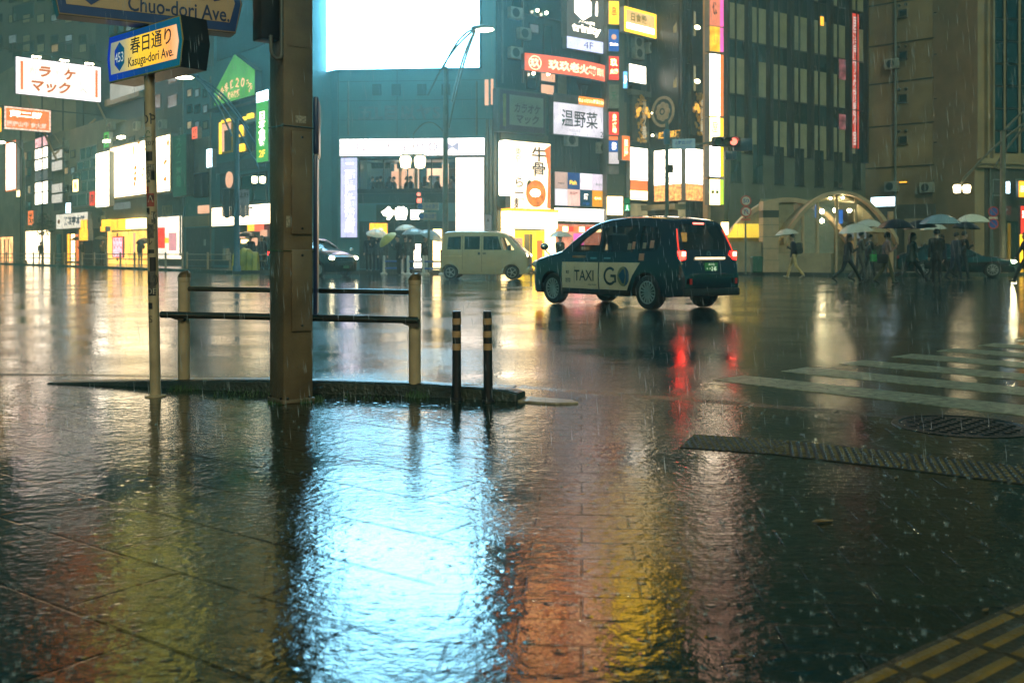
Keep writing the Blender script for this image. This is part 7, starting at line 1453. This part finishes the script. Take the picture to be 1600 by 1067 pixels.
ped(662, 424, 'person in black under a sloping pale umbrella by the avenue sign post', R(-30), BKC, (BKC, 0), ('pale bluish umbrella sloping down behind the avenue sign post', U_BL, .45, .58, dict(ln=.45)), pose='stand', hair='short', coat=.15, z=0, Y=46.5)
ped(874, 420, 'person under a pale dome umbrella glimpsed between van and taxi', R(-60), BKC, (BKC, 0), ('pale dome umbrella glimpsed between van and taxi', U_CL, .0, .56, dict(ln=.40)), pose='stand', z=0, Y=47)
# along the far pavement
ped(64, 408, 'lone person in dark clothes in front of the bright far white shop', R(-90), BKC, (BKC, 0), None, z=.13, Y=88, stride=.25, arms=('down', 'down'))
ped(129, 410, 'person in black under the amber box sign by the far fence', R(-120), BKC, (BKC, 0), ('dark umbrella below the amber box sign', U_DK, .1, .5, dict(ln=.5)), z=.13, Y=77, pose='stand')
ped(219, 412, 'person under a round dark umbrella in front of the yellow shop', R(80), BKC, (GRC, 0), ('round dark umbrella against the yellow shop', U_DK, -.35, .55, dict(ln=.3)), z=.13, Y=71, pose='stand')
ped(160, 412, 'person with an olive umbrella between the maroon shop and the dotted sign board', R(-60), OLC, (BKC, 0), ('olive umbrella between the maroon shop and dotted board', C_('olive_umbrella', (.09, .09, .05)), .0, .5, dict(ln=.5)), z=.13, Y=74, pose='stand')
ped(392, 418, 'person under a flat dark umbrella behind the yellow tarpaulin', R(-90), NVC, (BKC, 0), ('flat dark umbrella behind the yellow tarpaulin', U_DK, .0, .55, dict(ln=.42)), z=.13, Y=55.5, pose='stand', coat=.1)
ped(410, 420, 'person in a dark coat standing hard against the square column', R(-100), NVC, (BKC, 0), None, z=.13, Y=54.2, pose='stand', coat=.2, arms=('down', 'down'), hair='long')
# diners behind the upstairs window
GD = 'diners behind the upstairs restaurant window'
zf = oz0 - .52
proto = []
for i, (px, dy, top, hr, face, lb_) in enumerate(((573, 1.0, BKC, 'short', 40, 'diner in black at the end of the window by the standing lamp'), (582, 1.3, GRC, 'bob', 120, 'diner in grey with bobbed hair beside the one in black'), (589, .9, BKC, 'short', 100, 'diner in black in front of the small wall picture'), (601, 1.1, NVC, 'long', 60, 'diner in navy with long hair below the peach wall panel'), (609, 1.4, GRC, 'short', 200, 'diner in grey turned towards the navy one'), (628, 1.1, BKC, 'bob', 20, 'diner in black with bobbed hair left of a pair under the lanterns'), (638, 1.0, NVC, 'short', 160, 'short-haired diner of the pair under the street lantern'), (657, 1.3, GRC, 'long', 80, 'diner in grey against the blue-green door panel'), (670, .9, WHC, 'short', 190, 'pale-clothed diner near the lamp post'), (676, 1.2, BKC, 'short', 30, 'dark large diner just left of the lamp post'), (703, 1.0, PKC, 'bob', 150, 'diner in pinkish top at the table lamp end'))):
    p = FS.pt(FS.u(px), zf, -dy); person(lb_, p, R(face), top, (BKC, 0), 'sit', hair=hr, arms=('table', 'table'), group=GD, vox=.016, scale=1.0)
fl = MB(); fl.box(ou0 + .01, ou1 - .01, .16, 3.09, oz0 - .98, oz0 - .54); fl.build('dining_room_floor', BEI, b if False else bpy.data.objects['dining_room_back_wall'])
# ------------------------------------------------------------------ rain-hazed air
hz = MB().box(-165, 165, -20, 425, -1.1, 62).build('haze', None)
hm = bpy.data.materials.new('rain_haze'); hm.use_nodes = True; n = hm.node_tree; n.nodes.clear()
o_ = n.nodes.new('ShaderNodeOutputMaterial'); pv = n.nodes.new('ShaderNodeVolumePrincipled')
pv.inputs['Color'].default_value = (.55, .95, .92, 1); pv.inputs['Density'].default_value = .0030; pv.inputs['Anisotropy'].default_value = .7
n.links.new(pv.outputs[0], o_.inputs['Volume']); hz.data.materials.clear(); hz.data.materials.append(hm); hz['kind'] = 'stuff'

# ------------------------------------------------------------------ rain and its splashes
rr = random.Random(21); rn = MB()
for i in range(11000):
    Y = 4.5 + 34 * rr.random() ** 1.3; x = rr.uniform(-.58, .58) * Y; z = rr.uniform(.05, 1.05 + .30 * Y); l = rr.uniform(.03, .08); w_ = rr.uniform(.0005, .0010) * (1 + Y * .04); sx = .10 * l
    rn.add([(x - w_, y_, z) for y_ in (Y,)] + [(x + w_, Y, z), (x, Y + w_ * 1.7, z), (x - sx, Y + w_ * .6, z + l), (x + sx * .2, Y + w_ * .6, z - l * .5)], [(0, 1, 3), (1, 2, 3), (2, 0, 3), (1, 0, 4), (2, 1, 4), (0, 2, 4)])
rain = rn.build('rain', mat('rain_water', (.75, .85, .9), .1, var=0, alpha=.40, spec=.8)); rain['kind'] = 'stuff'
spl = MB()
for i in range(6000):
    Y = 2.3 + 36 * rr.random() ** 1.7; x = rr.uniform(-.55, .55) * Y; s0 = rr.uniform(.22, .62) * (1 + .04 * Y); z0 = .0
    n = rr.randint(4, 8); a0_ = rr.uniform(0, 6.28)
    for k_ in range(n):
        a = a0_ + 6.283 * k_ / n + rr.uniform(-.3, .3); r0, r1, h_ = .006 * s0, rr.uniform(.010, .022) * s0, rr.uniform(.006, .026) * s0; w_ = .0016 * s0
        ca, sa = math.cos(a), math.sin(a)
        spl.add([(x + r0 * ca - w_ * sa, Y + r0 * sa + w_ * ca, z0), (x + r0 * ca + w_ * sa, Y + r0 * sa - w_ * ca, z0), (x + r0 * 1.4 * ca, Y + r0 * 1.4 * sa, z0), (x + r1 * ca, Y + r1 * sa, z0 + h_)], [(0, 1, 3), (1, 2, 3), (2, 0, 3)])
        c = (x + r1 * 1.3 * ca, Y + r1 * 1.3 * sa, z0 + h_ * rr.uniform(.8, 1.6)); d = .0013 * s0
        spl.add([(c[0] - d, c[1], c[2]), (c[0] + d, c[1], c[2]), (c[0], c[1] - d, c[2]), (c[0], c[1] + d, c[2]), (c[0], c[1], c[2] - d), (c[0], c[1], c[2] + d)], [(0, 2, 5), (2, 1, 5), (1, 3, 5), (3, 0, 5), (2, 0, 4), (1, 2, 4), (3, 1, 4), (0, 3, 4)])
so_ = spl.build('rain_splashes', mat('splash_water', (.70, .85, .9), .08, var=0, alpha=.26, spec=1.0)); so_['kind'] = 'stuff'
